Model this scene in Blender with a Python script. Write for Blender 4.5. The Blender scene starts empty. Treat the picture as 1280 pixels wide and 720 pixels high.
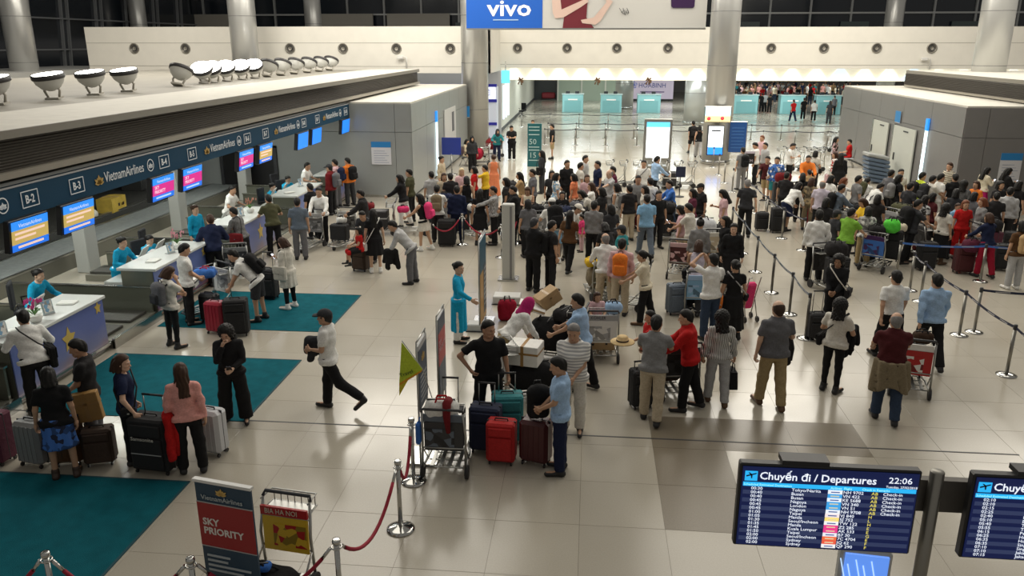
import bpy, math, random
import numpy as np
from mathutils import Matrix, Vector
S = bpy.context.scene
COL = S.collection
PI = math.pi
RND = random.Random(7)
# ---------------------------------------------------------------- camera
FPX = 1000.0; HC = 5.6
def _n(v): v = np.array(v, float); return v / np.linalg.norm(v)
_Y = _n([101., 306., 1000.]); _X = np.array([10440., -303., -1000.]); _X = _n(_X - _Y * _X.dot(_Y))
_Z = np.cross(_X, _Y)
if _Z[1] < 0: _Z = -_Z
RW = np.array([_X, _Y, _Z])
cam = bpy.data.objects.new('camera', bpy.data.cameras.new('camera')); COL.objects.link(cam)
cam.data.sensor_width = 36.0; cam.data.lens = 36.0 * FPX / 1280.0
cam.data.clip_start = 0.1; cam.data.clip_end = 400
_m = Matrix.Identity(4)
for i in range(3):
    _m[i][0] = RW[i][0]; _m[i][1] = RW[i][1]; _m[i][2] = -RW[i][2]
_m[2][3] = HC
cam.matrix_world = _m
S.camera = cam
def ray(px, py): return RW @ np.array([(px - 640) / FPX, (360 - py) / FPX, 1.0])
def at(px, py, z=0.0):
    d = ray(px, py); t = (z - HC) / d[2]; return Vector((d[0] * t, d[1] * t, z))
def aty(px, py, y):
    d = ray(px, py); t = y / d[1]; return Vector((d[0] * t, y, HC + d[2] * t))
# ---------------------------------------------------------------- view, world, lamps and added fill lights of the hall
S.view_settings.view_transform = 'Standard'; S.view_settings.look = 'None'
S.view_settings.gamma = 1.0; S.view_settings.use_curve_mapping = False
S.view_settings.exposure = 0.0
S.cycles.use_denoising = True
S.cycles.max_bounces = 5; S.cycles.diffuse_bounces = 2; S.cycles.glossy_bounces = 3
w = bpy.data.worlds.new('hall_air'); S.world = w; w.use_nodes = True
w.node_tree.nodes['Background'].inputs[0].default_value = (1.0, 0.95, 0.87, 1)
w.node_tree.nodes['Background'].inputs[1].default_value = 0.23
def area(name, loc, sx, sy, power, color, rot=(0, 0, 0)):
    l = bpy.data.lights.new(name, 'AREA'); l.shape = 'RECTANGLE'; l.size = sx; l.size_y = sy
    l.energy = power; l.color = color
    o = bpy.data.objects.new(name, l); COL.objects.link(o); o.location = loc; o.rotation_euler = rot
    return o
for (x, y, p) in [(-6, 15, 380), (7, 15, 360), (-7, 25, 900), (7, 25, 780), (-8, 36, 1800), (8, 38, 1900), (21, 33, 1500), (-21, 34, 2000), (-4, 44, 800), (14, 45, 900)]:  # last two added to brighten the white bulkhead
    area('hall_ceiling_lamp', (x, y, 13.0), 9, 8, p, (1.0, 0.94, 0.83))  # area fills standing in for uplight bounced off the unseen ceiling
for y in (12, 16.5, 21, 26):
    area('canopy_ceiling_lamp', (-11.8, y, 3.42), 3.2, .5, 125, (0.97, 1.0, 0.93))
for (x, y) in [(-3, 57), (6, 57), (15, 57), (-3, 66), (6, 66), (15, 66), (0, 77), (8, 77), (15, 82), (24, 82), (24, 62)]:
    area('far_hall_ceiling_lamp', (x, y, 4.3), 5.0, 1.6, 330, (0.93, 1.0, 0.98))
# ---------------------------------------------------------------- materials
PAL = dict(white=(.80, .79, .75), offwhite=(.66, .63, .56), cream=(.70, .63, .48), black=(.012, .012, .013), charcoal=(.035, .036, .04),
    dark=(.022, .021, .022), grey=(.22, .22, .22), lgrey=(.42, .42, .42), mgrey=(.13, .13, .14), navy=(.012, .018, .05), blue=(.05, .16, .50), lblue=(.34, .50, .72),
    sky=(.22, .42, .62), denim=(.035, .055, .095), teal=(.03, .22, .24), aodai=(.01, .34, .58), red=(.45, .012, .012), dred=(.16, .012, .015), maroon=(.07, .012, .014),
    crimson=(.30, .01, .03), pink=(.72, .34, .30), hotpink=(.72, .05, .18), magenta=(.42, .015, .13), rose=(.62, .40, .42), orange=(.75, .20, .03), coral=(.70, .22, .10),
    yellow=(.75, .48, .03), neon=(.62, .75, .06), green=(.20, .42, .05), lime=(.10, .60, .06), olive=(.07, .07, .035), khaki=(.36, .27, .14), tan=(.45, .30, .15), beige=(.50, .42, .30),
    brown=(.10, .05, .022), dbrown=(.045, .025, .015), gold=(.36, .20, .06), purple=(.06, .02, .10), lilac=(.55, .50, .58), camo=(.20, .16, .10), silver=(.55, .56, .58),
    slate=(.12, .15, .19), plum=(.10, .02, .04), hair=(.008, .007, .006), hbrown=(.045, .02, .010), hgrey=(.20, .19, .18), hblond=(.55, .45, .28), hred=(.16, .05, .02), hwhite=(.6, .57, .5),
    skin=(.50, .29, .18), skin2=(.42, .23, .14), skin3=(.60, .38, .26), skin4=(.05, .027, .017), skin5=(.30, .16, .09), steel=(.50, .50, .48), alu=(.42, .42, .40))
def col(c): return PAL[c] if isinstance(c, str) else c
_M = {}
def mat(c, rough=.6, metal=0., kind='plain', emit=0., spec=.5, c2=None, scale=40., alpha=1.):
    key = (c if isinstance(c, str) else tuple(c), rough, metal, kind, emit, spec, c2 if (c2 is None or isinstance(c2, str)) else tuple(c2), scale, alpha)
    if key in _M: return _M[key]
    m = bpy.data.materials.new(kind + '_' + (c if isinstance(c, str) else 'tone')); m.use_nodes = True; _M[key] = m
    nt = m.node_tree; b = nt.nodes['Principled BSDF']; rgb = (*col(c), 1)
    b.inputs['Base Color'].default_value = rgb; b.inputs['Roughness'].default_value = rough
    b.inputs['Metallic'].default_value = metal; b.inputs['Specular IOR Level'].default_value = spec
    if emit:
        b.inputs['Emission Color'].default_value = rgb; b.inputs['Emission Strength'].default_value = emit
    if alpha < 1:
        b.inputs['Alpha'].default_value = alpha
    L = nt.links.new
    def N(t, **k):
        n = nt.nodes.new(t)
        for a, v in k.items(): setattr(n, a, v)
        return n
    if kind in ('fabric', 'plain', 'stone', 'carpet', 'wood'):
        tc = N('ShaderNodeTexCoord'); nz = N('ShaderNodeTexNoise'); mx = N('ShaderNodeMix', data_type='RGBA')
        nz.inputs['Scale'].default_value = scale; nz.inputs['Detail'].default_value = 2.0
        L(tc.outputs['Object'], nz.inputs['Vector']); L(nz.outputs['Fac'], mx.inputs['Factor'])
        k = {'fabric': .28, 'plain': .06, 'stone': .14, 'carpet': .30, 'wood': .3}[kind]
        if c2 is not None:
            mx.inputs['A'].default_value = rgb; mx.inputs['B'].default_value = (*col(c2), 1)
        else:
            mx.inputs['A'].default_value = (*[v * (1 - k) for v in rgb[:3]], 1); mx.inputs['B'].default_value = (*[min(1, v * (1 + k)) for v in rgb[:3]], 1)
        L(mx.outputs['Result'], b.inputs['Base Color'])
        if kind in ('fabric', 'carpet'):
            n2 = N('ShaderNodeTexNoise'); n2.inputs['Scale'].default_value = 14. if kind == 'fabric' else 120.
            L(tc.outputs['Object'], n2.inputs['Vector'])
            bp = N('ShaderNodeBump'); bp.inputs['Strength'].default_value = .5; bp.inputs['Distance'].default_value = .02
            L(n2.outputs['Fac'], bp.inputs['Height']); L(bp.outputs['Normal'], b.inputs['Normal'])
    elif kind in ('hstripe', 'vstripe', 'plaid'):
        tc = N('ShaderNodeTexCoord'); mx = N('ShaderNodeMix', data_type='RGBA')
        wv = N('ShaderNodeTexWave'); wv.bands_direction = 'Z' if kind == 'hstripe' else 'X'
        wv.inputs['Scale'].default_value = scale; L(tc.outputs['Object'], wv.inputs['Vector'])
        cr = N('ShaderNodeMath', operation='GREATER_THAN'); cr.inputs[1].default_value = .5
        L(wv.outputs['Fac'], cr.inputs[0]); L(cr.outputs[0], mx.inputs['Factor'])
        mx.inputs['A'].default_value = rgb; mx.inputs['B'].default_value = (*col(c2), 1)
        L(mx.outputs['Result'], b.inputs['Base Color'])
    elif kind == 'camo' or kind == 'print':
        tc = N('ShaderNodeTexCoord'); nz = N('ShaderNodeTexVoronoi'); cr = N('ShaderNodeValToRGB')
        nz.inputs['Scale'].default_value = scale; L(tc.outputs['Object'], nz.inputs['Vector'])
        cr.color_ramp.interpolation = 'CONSTANT'; cr.color_ramp.elements[0].color = rgb
        cr.color_ramp.elements[1].color = (*col(c2), 1); cr.color_ramp.elements[1].position = .45
        e = cr.color_ramp.elements.new(.75); e.color = (*[v * .4 for v in rgb[:3]], 1)
        sp = N('ShaderNodeSeparateColor'); L(nz.outputs['Color'], sp.inputs[0]); L(sp.outputs[0], cr.inputs['Fac'])
        L(cr.outputs['Color'], b.inputs['Base Color'])
    return m
def glow(c, e): return mat(c, .4, 0, 'lit', e)
def fab(c): return mat(c, .85, 0, 'fabric', 0, .2)
def metal(c='steel', r=.22): return mat(c, r, 1.0, 'metal')
# ---------------------------------------------------------------- mesh builder
class MB:
    def __init__(s): s.v = []; s.f = []; s.m = []; s.sm = []
    def add(s, v, f, mi=0, smooth=False):
        b = len(s.v); s.v += [tuple(p) for p in v]; s.f += [tuple(i + b for i in q) for q in f]
        s.m += [mi] * len(f); s.sm += [smooth] * len(f); return s
    def box(s, c, d, rz=0., rx=0., ry=0., mi=0, bev=0.):
        hx, hy, hz = d[0] / 2, d[1] / 2, d[2] / 2
        R = Matrix.Rotation(rz, 3, 'Z') @ Matrix.Rotation(ry, 3, 'Y') @ Matrix.Rotation(rx, 3, 'X')
        C = Vector(c)
        if bev <= 0 or bev * 2 >= min(d):
            v = [R @ Vector((x * hx, y * hy, z * hz)) + C for z in (-1, 1) for y in (-1, 1) for x in (-1, 1)]
            f = [(0, 2, 3, 1), (4, 5, 7, 6), (0, 1, 5, 4), (2, 6, 7, 3), (0, 4, 6, 2), (1, 3, 7, 5)]
            return s.add(v, f, mi)
        # chamfered box
        v = []; idx = {}
        for sx in (-1, 1):
            for sy in (-1, 1):
                for sz in (-1, 1):
                    for a in range(3):
                        p = [sx * (hx - bev), sy * (hy - bev), sz * (hz - bev)]
                        p[a] = (sx * hx, sy * hy, sz * hz)[a]
                        idx[(sx, sy, sz, a)] = len(v); v.append(R @ Vector(p) + C)
        f = []
        for a in range(3):
            b_, c_ = (a + 1) % 3, (a + 2) % 3
            for sg in (-1, 1):
                q = []
                for (u, w_) in ((-1, -1), (1, -1), (1, 1), (-1, 1)):
                    t = [0, 0, 0]; t[a] = sg; t[b_] = u; t[c_] = w_; q.append(idx[(*t, a)])
                f.append(tuple(q) if sg > 0 else tuple(q[::-1]))
            for u in (-1, 1):
                for w_ in (-1, 1):
                    def I(sa, ax):
                        t = [0, 0, 0]; t[a] = sa; t[b_] = u; t[c_] = w_; return idx[(*t, ax)]
                    q = (I(-1, b_), I(1, b_), I(1, c_), I(-1, c_))
                    f.append(q if u * w_ > 0 else q[::-1])
        for sx in (-1, 1):
            for sy in (-1, 1):
                for sz in (-1, 1):
                    q = tuple(idx[(sx, sy, sz, a)] for a in range(3)); f.append(q if sx * sy * sz > 0 else q[::-1])
        return s.add(v, f, mi, False)
    def tube(s, pts, r, n=8, mi=0, cap=True, smooth=True):
        P = [Vector(p) for p in pts]; rr = r if isinstance(r, (list, tuple)) else [r] * len(P)
        v = []; f = []; up = None
        for i, p in enumerate(P):
            d = (P[min(i + 1, len(P) - 1)] - P[max(i - 1, 0)])
            d = d.normalized() if d.length > 1e-9 else Vector((0, 0, 1))
            if up is None: up = Vector((1, 0, 0)) if abs(d.z) > .9 else Vector((0, 0, 1))
            u = d.cross(up); u = u.normalized() if u.length > 1e-6 else Vector((1, 0, 0)); w_ = u.cross(d).normalized(); up = w_
            for k in range(n):
                a = 2 * PI * k / n; v.append(p + (u * math.cos(a) + w_ * math.sin(a)) * rr[i])
        for i in range(len(P) - 1):
            for k in range(n):
                f.append((i * n + k, i * n + (k + 1) % n, (i + 1) * n + (k + 1) % n, (i + 1) * n + k))
        s.add(v, f, mi, smooth)
        if cap:
            b = len(s.v) - len(v)
            s.f += [tuple(b + k for k in range(n))[::-1], tuple(b + (len(P) - 1) * n + k for k in range(n))]; s.m += [mi] * 2; s.sm += [False] * 2
        return s
    def lathe(s, prof, c=(0, 0, 0), n=16, mi=0, smooth=True):
        v = []; f = []
        for (r, z) in prof:
            for k in range(n):
                a = 2 * PI * k / n; v.append((c[0] + r * math.cos(a), c[1] + r * math.sin(a), c[2] + z))
        for i in range(len(prof) - 1):
            for k in range(n): f.append((i * n + k, i * n + (k + 1) % n, (i + 1) * n + (k + 1) % n, (i + 1) * n + k))
        f += [tuple(range(n))[::-1], tuple((len(prof) - 1) * n + k for k in range(n))]
        return s.add(v, f, mi, smooth)
    def cyl(s, c, r, h, n=16, axis='z', mi=0):
        d = {'x': (h / 2, 0, 0), 'y': (0, h / 2, 0), 'z': (0, 0, h / 2)}[axis]
        C = Vector(c); D = Vector(d); return s.tube([C - D, C + D], r, n, mi)
    def prism(s, poly, fn, t, mi=0):
        # polygon (u,v) list -> fn(u,v,w) point; thickness t along w
        n = len(poly); v = [fn(u, q, 0) for (u, q) in poly] + [fn(u, q, t) for (u, q) in poly]
        f = [tuple(range(n))[::-1], tuple(range(n, 2 * n))] + [(i, (i + 1) % n, n + (i + 1) % n, n + i) for i in range(n)]
        return s.add(v, f, mi)
    def mesh(s, name):
        me = bpy.data.meshes.new(name); me.from_pydata([tuple(p) for p in s.v], [], s.f)
        me.polygons.foreach_set('material_index', s.m); me.polygons.foreach_set('use_smooth', s.sm); me.update(); return me
    def build(s, name, mats, parent=None, loc=(0, 0, 0), rz=0.):
        return obj(name, s.mesh(name), mats, parent, loc, rz)
def obj(name, me, mats, parent=None, loc=(0, 0, 0), rz=0.):
    o = bpy.data.objects.new(name, me); COL.objects.link(o)
    if mats is not None and not len(me.materials):
        for m in (mats if isinstance(mats, (list, tuple)) else [mats]): me.materials.append(m)
    if parent: o.parent = parent
    o.location = loc; o.rotation_euler = (0, 0, rz); return o
def empty(name, loc=(0, 0, 0), rz=0.):
    o = bpy.data.objects.new(name, None); COL.objects.link(o); o.location = loc; o.rotation_euler = (0, 0, rz); o.empty_display_size = .1; return o
def tag(o, label=None, cat=None, group=None, kind=None):
    if label: o['label'] = label
    if cat: o['category'] = cat
    if group: o['group'] = group
    if kind: o['kind'] = kind
    return o
def dup(o, loc=None, rz=None, label=None, group=None, mats=None):
    c = o.copy(); COL.objects.link(c)
    if loc is not None: c.location = loc
    if rz is not None: c.rotation_euler = (0, 0, rz)
    if label: c['label'] = label
    if group: c['group'] = group
    for ch in o.children:
        d = ch.copy(); COL.objects.link(d); d.parent = c
        for g in ch.children:
            e = g.copy(); COL.objects.link(e); e.parent = d
    return c
_TXT = []
def text(s, size, m, parent, origin, right, up, align='LEFT', name='lettering', ext=.0015, sx=1., bold=0., sp=1., lsp=1.):
    cu = bpy.data.curves.new(name, 'FONT'); cu.body = s; cu.size = size; cu.align_x = align; cu.extrude = ext; cu.resolution_u = 2
    cu.offset = bold; cu.space_character = sp; cu.space_line = lsp
    o = bpy.data.objects.new(name, cu); COL.objects.link(o)
    r = Vector(right).normalized(); u = Vector(up).normalized(); nrm = r.cross(u)
    M = Matrix(((r.x * sx, u.x, nrm.x, origin[0]), (r.y * sx, u.y, nrm.y, origin[1]), (r.z * sx, u.z, nrm.z, origin[2]), (0, 0, 0, 1)))
    cu.materials.append(m)
    _TXT.append((o, name, M, parent)); return o
def flush_text():
    dg = bpy.context.evaluated_depsgraph_get()
    for (o, name, M, parent) in _TXT:
        me = bpy.data.meshes.new_from_object(o.evaluated_get(dg)); cu = o.data
        n = bpy.data.objects.new(name, me); COL.objects.link(n); n.parent = parent
        n.matrix_local = M
        bpy.data.objects.remove(o); bpy.data.curves.remove(cu)
    _TXT.clear()
# ================================================================ FLOOR
def st(o): o['kind'] = 'structure'; return o
def tilemat(name, c, lines=False, speck=.10, rough=.16):
    m = bpy.data.materials.new(name); m.use_nodes = True; nt = m.node_tree; b = nt.nodes['Principled BSDF']; L = nt.links.new
    tc = nt.nodes.new('ShaderNodeNewGeometry'); nz = nt.nodes.new('ShaderNodeTexNoise'); nz.inputs['Scale'].default_value = 55; nz.inputs['Detail'].default_value = 3
    n2 = nt.nodes.new('ShaderNodeTexNoise'); n2.inputs['Scale'].default_value = 1.3
    oi = nt.nodes.new('ShaderNodeObjectInfo')
    L(tc.outputs['Position'], nz.inputs['Vector']); L(tc.outputs['Position'], n2.inputs['Vector'])
    mx = nt.nodes.new('ShaderNodeMix'); mx.data_type = 'RGBA'; L(nz.outputs['Fac'], mx.inputs['Factor'])
    mx.inputs['A'].default_value = (*[v * (1 - speck) for v in c], 1); mx.inputs['B'].default_value = (*[v * (1 + speck) for v in c], 1)
    hs = nt.nodes.new('ShaderNodeHueSaturation'); L(mx.outputs['Result'], hs.inputs['Color'])
    ma = nt.nodes.new('ShaderNodeMath'); ma.operation = 'MULTIPLY_ADD'; ma.inputs[1].default_value = .07; ma.inputs[2].default_value = .965
    L(oi.outputs['Random'], ma.inputs[0]); L(ma.outputs[0], hs.inputs['Value'])
    src = hs.outputs['Color']
    if lines:
        br = nt.nodes.new('ShaderNodeTexBrick'); br.offset = 0; br.inputs['Scale'].default_value = 1.0
        br.inputs['Brick Width'].default_value = 1.03; br.inputs['Row Height'].default_value = 1.03; br.inputs['Mortar Size'].default_value = .004
        br.inputs['Mortar'].default_value = (*[v * .55 for v in c], 1); L(tc.outputs['Position'], br.inputs['Vector']); L(src, br.inputs['Color1']); L(src, br.inputs['Color2'])
        src = br.outputs['Color']
    L(src, b.inputs['Base Color'])
    mr = nt.nodes.new('ShaderNodeMapRange'); mr.inputs['To Min'].default_value = rough - .05; mr.inputs['To Max'].default_value = rough + .10
    L(n2.outputs['Fac'], mr.inputs['Value']); L(mr.outputs['Result'], b.inputs['Roughness'])
    b.inputs['Specular IOR Level'].default_value = .45
    return m
FC = (.43, .395, .325)
M_FLOOR = tilemat('floor_terrazzo', FC); M_FLOORL = tilemat('floor_terrazzo_far', FC, True, rough=.13); M_DARK = tilemat('floor_terrazzo_dark', (.20, .168, .12), speck=.22, rough=.3)
TS = 1.03; TX0, TY0 = -9 * TS, 8.5 - 3 * TS; NXT, NYT = 20, 15
TX1, TY1 = TX0 + NXT * TS, TY0 + NYT * TS
fl = MB()
fl.box(((TX0 + TX1) / 2, (TY0 + TY1) / 2, -.103), (NXT * TS, NYT * TS, .2))
fl.box((0, (TY1 + 110) / 2, -.1), (120, 110 - TY1, .2)); fl.box((0, (TY0 - 4) / 2, -.1), (120, TY0 + 4, .2))
fl.box(((-60 + TX0) / 2, (TY0 + TY1) / 2, -.1), (TX0 + 60, NYT * TS, .2)); fl.box(((60 + TX1) / 2, (TY0 + TY1) / 2, -.1), (60 - TX1, NYT * TS, .2))
floor = st(fl.build('floor', M_FLOORL)); floor['label'] = 'polished beige terrazzo floor of the departure hall'
tme = MB().box((0, 0, -.003), (TS - .004, TS - .004, .006), bev=.0015).mesh('floor_tile'); tme.materials.append(M_FLOOR)
dme = tme.copy(); dme.materials[0] = M_DARK
nrow = MB().box((0, 0, -.004), (TS * .36, TS - .006, .008)).mesh('floor_tile'); nrow.materials.append(M_DARK)
for i in range(NXT):
    for j in range(NYT):
        cx, cy = TX0 + (i + .5) * TS, TY0 + (j + .5) * TS
        dk = (1.0 < cx < 4.1 and 8.4 < cy < 11.6) and (cx < 2.05 or cy > 10.56)
        o = bpy.data.objects.new('floor_tile', dme if dk else tme); COL.objects.link(o); o.parent = floor; o.location = (cx, cy, 0)
o = MB().box((-1.5, 10.83, .001), (15.4, .03, .004)).build('expansion_joint', mat('charcoal', .5), floor)
# ================================================================ LEFT CANOPY, COUNTERS, BELTS
XB = -8.9
M_LG = mat((.40, .41, .39), .45); M_WP = mat((.56, .54, .48), .6, kind='stone', scale=3); M_STEEL = metal('steel', .25); M_GLS = mat((.13, .135, .105), .15, .2, spec=.7)
M_DK = mat('charcoal', .5); M_BLK = mat('black', .4); M_TEALSIGN = mat((.006, .046, .092), .6, spec=.2)
CY1 = 41.9
roof = MB(); roof.box((-10.1, (5 + CY1) / 2, 4.27), (2.5, CY1 - 5, .12)); rg2 = MB().box((-17, (5 + CY1) / 2, 4.23), (11.4, CY1 - 5, .1))
R1 = tag(st(roof.build('roof_canopy_left', M_WP)), 'long white canopy roof over the airline check-in counters')
rg2.build('roof_walkway', mat((.27, .255, .22), .6, kind='stone', scale=1.5), R1)
MB().box((-8.86, (5 + CY1) / 2, 4.27), (.06, CY1 - 5, .13)).build('roof_edge_trim', mat((.22, .205, .175), .4, .3), R1)
MB().box((-8.88, (5 + CY1) / 2, 3.66), (.12, CY1 - 5, .10)).build('lower_trim', mat((.30, .275, .23), .4, .3), R1)
MB().box((-9.12, (5 + CY1) / 2, 3.95), (.06, CY1 - 5, .56)).build('louver_backing', mat('dark', .7), R1)
sl = MB().box((0, 0, 0), (.09, CY1 - 5, .028), ry=.55).mesh('louver_slat'); sl.materials.append(mat((.040, .034, .026), .5))
for i in range(11):
    o = bpy.data.objects.new('louver_slat', sl); COL.objects.link(o); o.parent = R1; o.location = (-8.97, (5 + CY1) / 2, 3.735 + i * .046)
MB().box((-11.6, 17.5, 3.5), (5.2, 24, .06)).build('canopy_ceiling', M_LG, R1)
# airline sign band with lettering
sg = empty('airline_sign_band', (XB, 17.5, 2.98)); tag(sg, 'long dark blue airline sign band above the check-in counters', 'sign')
MB().box((-.05, 0, .25), (.10, 24.1, .50)).build('sign_panel', M_TEALSIGN, sg)
MB().box((.004, 0, .49), (.012, 24.1, .03)).build('sign_edge', mat('lgrey', .4), sg)
M_WT = mat((.62, .64, .64), .5, emit=.12); M_GOLD = mat((.40, .26, .07), .4, emit=.08)
def flower(mb, fn, cx, cy, r, mi=0, t=.004):
    for k, a in enumerate((-78, -52, -26, 0, 26, 52, 78)):
        a = math.radians(a); L_ = r * (1.0 if k % 2 else .82); pts = []
        for (u, v_) in ((0, 0), (.34, .14), (.75, .10), (1, 0), (.75, -.10), (.34, -.14)):
            x = u * L_; y = v_ * L_ * 1.4; pts.append((cx + x * math.sin(a) + y * math.cos(a), cy + x * math.cos(a) - y * math.sin(a)))
        mb.prism(pts, fn, t, mi)
def ringpoly(mb, fn, cx, cy, r, wd, t=.004, n=20, mi=0):
    for k in range(n):
        a, b = 2 * PI * k / n, 2 * PI * (k + 1) / n
        mb.prism([(cx + r * math.cos(a), cy + r * math.sin(a)), (cx + r * math.cos(b), cy + r * math.sin(b)), (cx + (r - wd) * math.cos(b), cy + (r - wd) * math.sin(b)), (cx + (r - wd) * math.cos(a), cy + (r - wd) * math.sin(a))][::-1], fn, t, mi)
fn = lambda u, v, w: (.012 + w, u - 17.5, v)
for k in range(6):
    y = 13.73 + 4.28 * (k - 1)
    if True:
        fl_ = MB(); rg = MB(); flower(fl_, fn, y, .16, .17)
        text('VietnamAirlines', .27, M_WT, sg, (.014, y + .17 - 17.5, .165), (0, 1, 0), (0, 0, 1), sx=.78)
        ringpoly(rg, fn, y + 1.78, .25, .125, .018); flower(rg, fn, y + 1.78, .2, .10); fl_.build('lotus_emblem', M_GOLD, sg); rg.build('alliance_emblem', M_WT, sg)
nums = [(11.85, 'B-2'), (13.07, 'B-3'), (16.05, 'B-4'), (17.28, 'B-5'), (20.3, 'B-6'), (21.52, 'B-7'), (24.58, 'B-8'), (25.87, 'B-9'), (29.0, 'B-10')]
for y, s_ in nums:
    text(s_, .185, M_WT, sg, (.014, y - 17.5, .185), (0, 1, 0), (0, 0, 1), 'CENTER', sx=.85, bold=.004)
    bx = MB()
    for (du, dv, su, sv) in ((0, .125, .40, .014), (0, -.125, .40, .014), (-.195, 0, .014, .26), (.195, 0, .014, .26)):
        bx.box((.016, y + du - 17.5, .25 + dv), (.006, su, sv))
    bx.build('number_frame', M_WT, sg)
# hanging monitors
def monitor(y, kind, label):
    e = empty('counter_monitor', (-8.82, y, 2.98)); tag(e, label, 'monitor', 'monitors over the check-in counters')
    MB().box((-.08, 0, -.25), (.10, .92, .52), ry=.12, bev=.01).build('housing', M_BLK, e)
    MB().box((-.16, -.12, -.05), (.10, .10, .22)).build('bracket', M_BLK, e)
    def scr(name, z0, z1, m):
        f2 = lambda u, v, w: (-.012 + (v + .25) * .1206 + w, u, v)
        MB().prism([(-.43, z0), (.43, z0), (.43, z1), (-.43, z1)], f2, .006).build(name, m, e)
    B1 = glow((.010, .13, .62), 1.1); B2 = glow((.02, .22, .75), 1.0)
    if kind == 'plain':
        scr('screen', -.49, -.02, glow((.015, .20, .75), 1.0))
        for z in (-.10, -.2, -.27, -.34, -.41): scr('screen_line', z, z + .03, B2)
    else:
        scr('screen_header', -.16, -.02, B2); scr('screen_footer', -.49, -.38, B1)
        scr('screen_body', -.38, -.16, glow((.52, .02, .20), 1.0) if kind == 'pink' else glow((.45, .32, .09), .9))
        W = glow((.7, .75, .85), .7); up = (.12, 0, 1)
        text('VietnamAirlines', .085, W, e, (.008, -.27, -.125), (0, 1, 0), up); 
        if kind == 'pink': text('SKY\nPRIORITY', .10, glow((.85, .6, .7), .8), e, (-.004, -.36, -.25), (0, 1, 0), up, lsp=.9)
        f3 = lambda u, v, w: (-.006 + (v + .25) * .1206 + w, u, v)
        lp = MB()
        for (a, b, z) in ((-.3, .3, -.45),) + (((-.36, .34, -.235), (-.36, .12, -.31)) if kind != 'pink' else ()): lp.prism([(a, z), (b, z), (b, z + .035), (a, z + .035)], f3, .003)
        lp.build('print_line', glow((.8, .55, .45) if kind != 'pink' else (.4, .6, .9), .8), e)
for y, k, l in [(11.65, 'gold', 'monitor with gold band hanging below the B-2 number'), (12.92, 'gold', 'monitor with gold band hanging below the B-3 number'), (15.8, 'pink', 'monitor with pink band hanging below the B-4 number'),
                (17.08, 'pink', 'monitor with pink band hanging below the B-5 number'), (20.0, 'pink', 'monitor with pink band hanging below the B-6 number'), (21.3, 'gold', 'monitor with gold band hanging below the B-7 number'),
                (24.25, 'plain', 'plain blue monitor hanging below the B-8 number'), (25.55, 'plain', 'plain blue monitor hanging below the B-9 number'), (28.75, 'plain', 'plain blue monitor beside the grey kiosk wall, last of the row')]:
    monitor(y, k, l)
# counters
def ad_mat(name, top, mid, low):
    m = bpy.data.materials.new(name); m.use_nodes = True; nt = m.node_tree; b = nt.nodes['Principled BSDF']; L = nt.links.new
    tc = nt.nodes.new('ShaderNodeTexCoord'); sx = nt.nodes.new('ShaderNodeSeparateXYZ'); L(tc.outputs['Object'], sx.inputs[0])
    nz = nt.nodes.new('ShaderNodeTexNoise'); nz.inputs['Scale'].default_value = 1.6; L(tc.outputs['Object'], nz.inputs['Vector'])
    ad = nt.nodes.new('ShaderNodeMath'); ad.operation = 'MULTIPLY_ADD'; ad.inputs[1].default_value = .7; L(nz.outputs['Fac'], ad.inputs[0]); L(sx.outputs['Z'], ad.inputs[2])
    cr = nt.nodes.new('ShaderNodeValToRGB'); L(ad.outputs[0], cr.inputs['Fac']); e = cr.color_ramp.elements
    e[0].position = .35; e[0].color = (*low, 1); e[1].position = 1.25 if False else 1.0; e[1].color = (*top, 1); q = e.new(.7); q.color = (*mid, 1)
    L(cr.outputs['Color'], b.inputs['Base Color']); b.inputs['Roughness'].default_value = .35; return m
ADS = [ad_mat('ad_print_dawn', (.13, .17, .42), (.20, .22, .40), (.32, .22, .20)), ad_mat('ad_print_dusk', (.12, .17, .40), (.10, .10, .22), (.45, .14, .03))]
CTR = [(10.95, 13.5), (15.3, 17.75), (19.5, 22.0), (23.7, 26.2), (27.7, 29.2)]
CLAB = ['check-in counter with lavender starry front panel, pink orchid on top', 'check-in counter with orange and blue front, two flower pots on top', 'third check-in counter, behind the man in the olive shirt', 'fourth check-in counter where two blue-clad clerks sit', 'last check-in counter against the grey kiosk wall']
for k, (y0, y1) in enumerate(CTR):
    L_ = y1 - y0; e = empty('check_in_counter', (-9.4, (y0 + y1) / 2, 0)); tag(e, CLAB[k], 'counter', 'airline check-in counters')
    MB().box((0, 0, .52), (.70, L_ - .04, 1.02)).build('counter_body', M_GLS, e)
    MB().box((0, 0, 1.06), (.86, L_, .06), bev=.008).build('worktop', mat((.62, .64, .62), .25), e)
    MB().box((.365, 0, .54), (.02, L_ - .06, .95)).build('front_panel', ADS[k % 2], e)
    MB().box((-.56, 0, .74), (.44, L_ - .1, .05)).build('desk_top', mat((.55, .56, .53), .3), e)
    MB().box((-.56, -L_ / 2 + .08, .36), (.42, .05, .70)).build('desk_side', M_GLS, e); MB().box((-.56, L_ / 2 - .08, .36), (.42, .05, .70)).build('desk_side', M_GLS, e)
    MB().box((.39, 0, .13), (.05, L_, .05)).build('kick_rail', M_STEEL, e)
    if k < 3:
        for (u, v_, s_) in ((.62, .62, .24), (.98, .9, .13)):
            pts = []
            for i in range(10):
                a = math.radians(36 * i + 90); r = s_ if i % 2 == 0 else s_ * .5; pts.append((u * L_ - L_ / 2 + r * math.cos(a) * .8 - .15, v_ + r * math.sin(a)))
            MB().prism(pts, lambda a, b, w: (.376 + w, a, b), .006).build('star_motif', mat((.62, .44, .10), .4), e)
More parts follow.
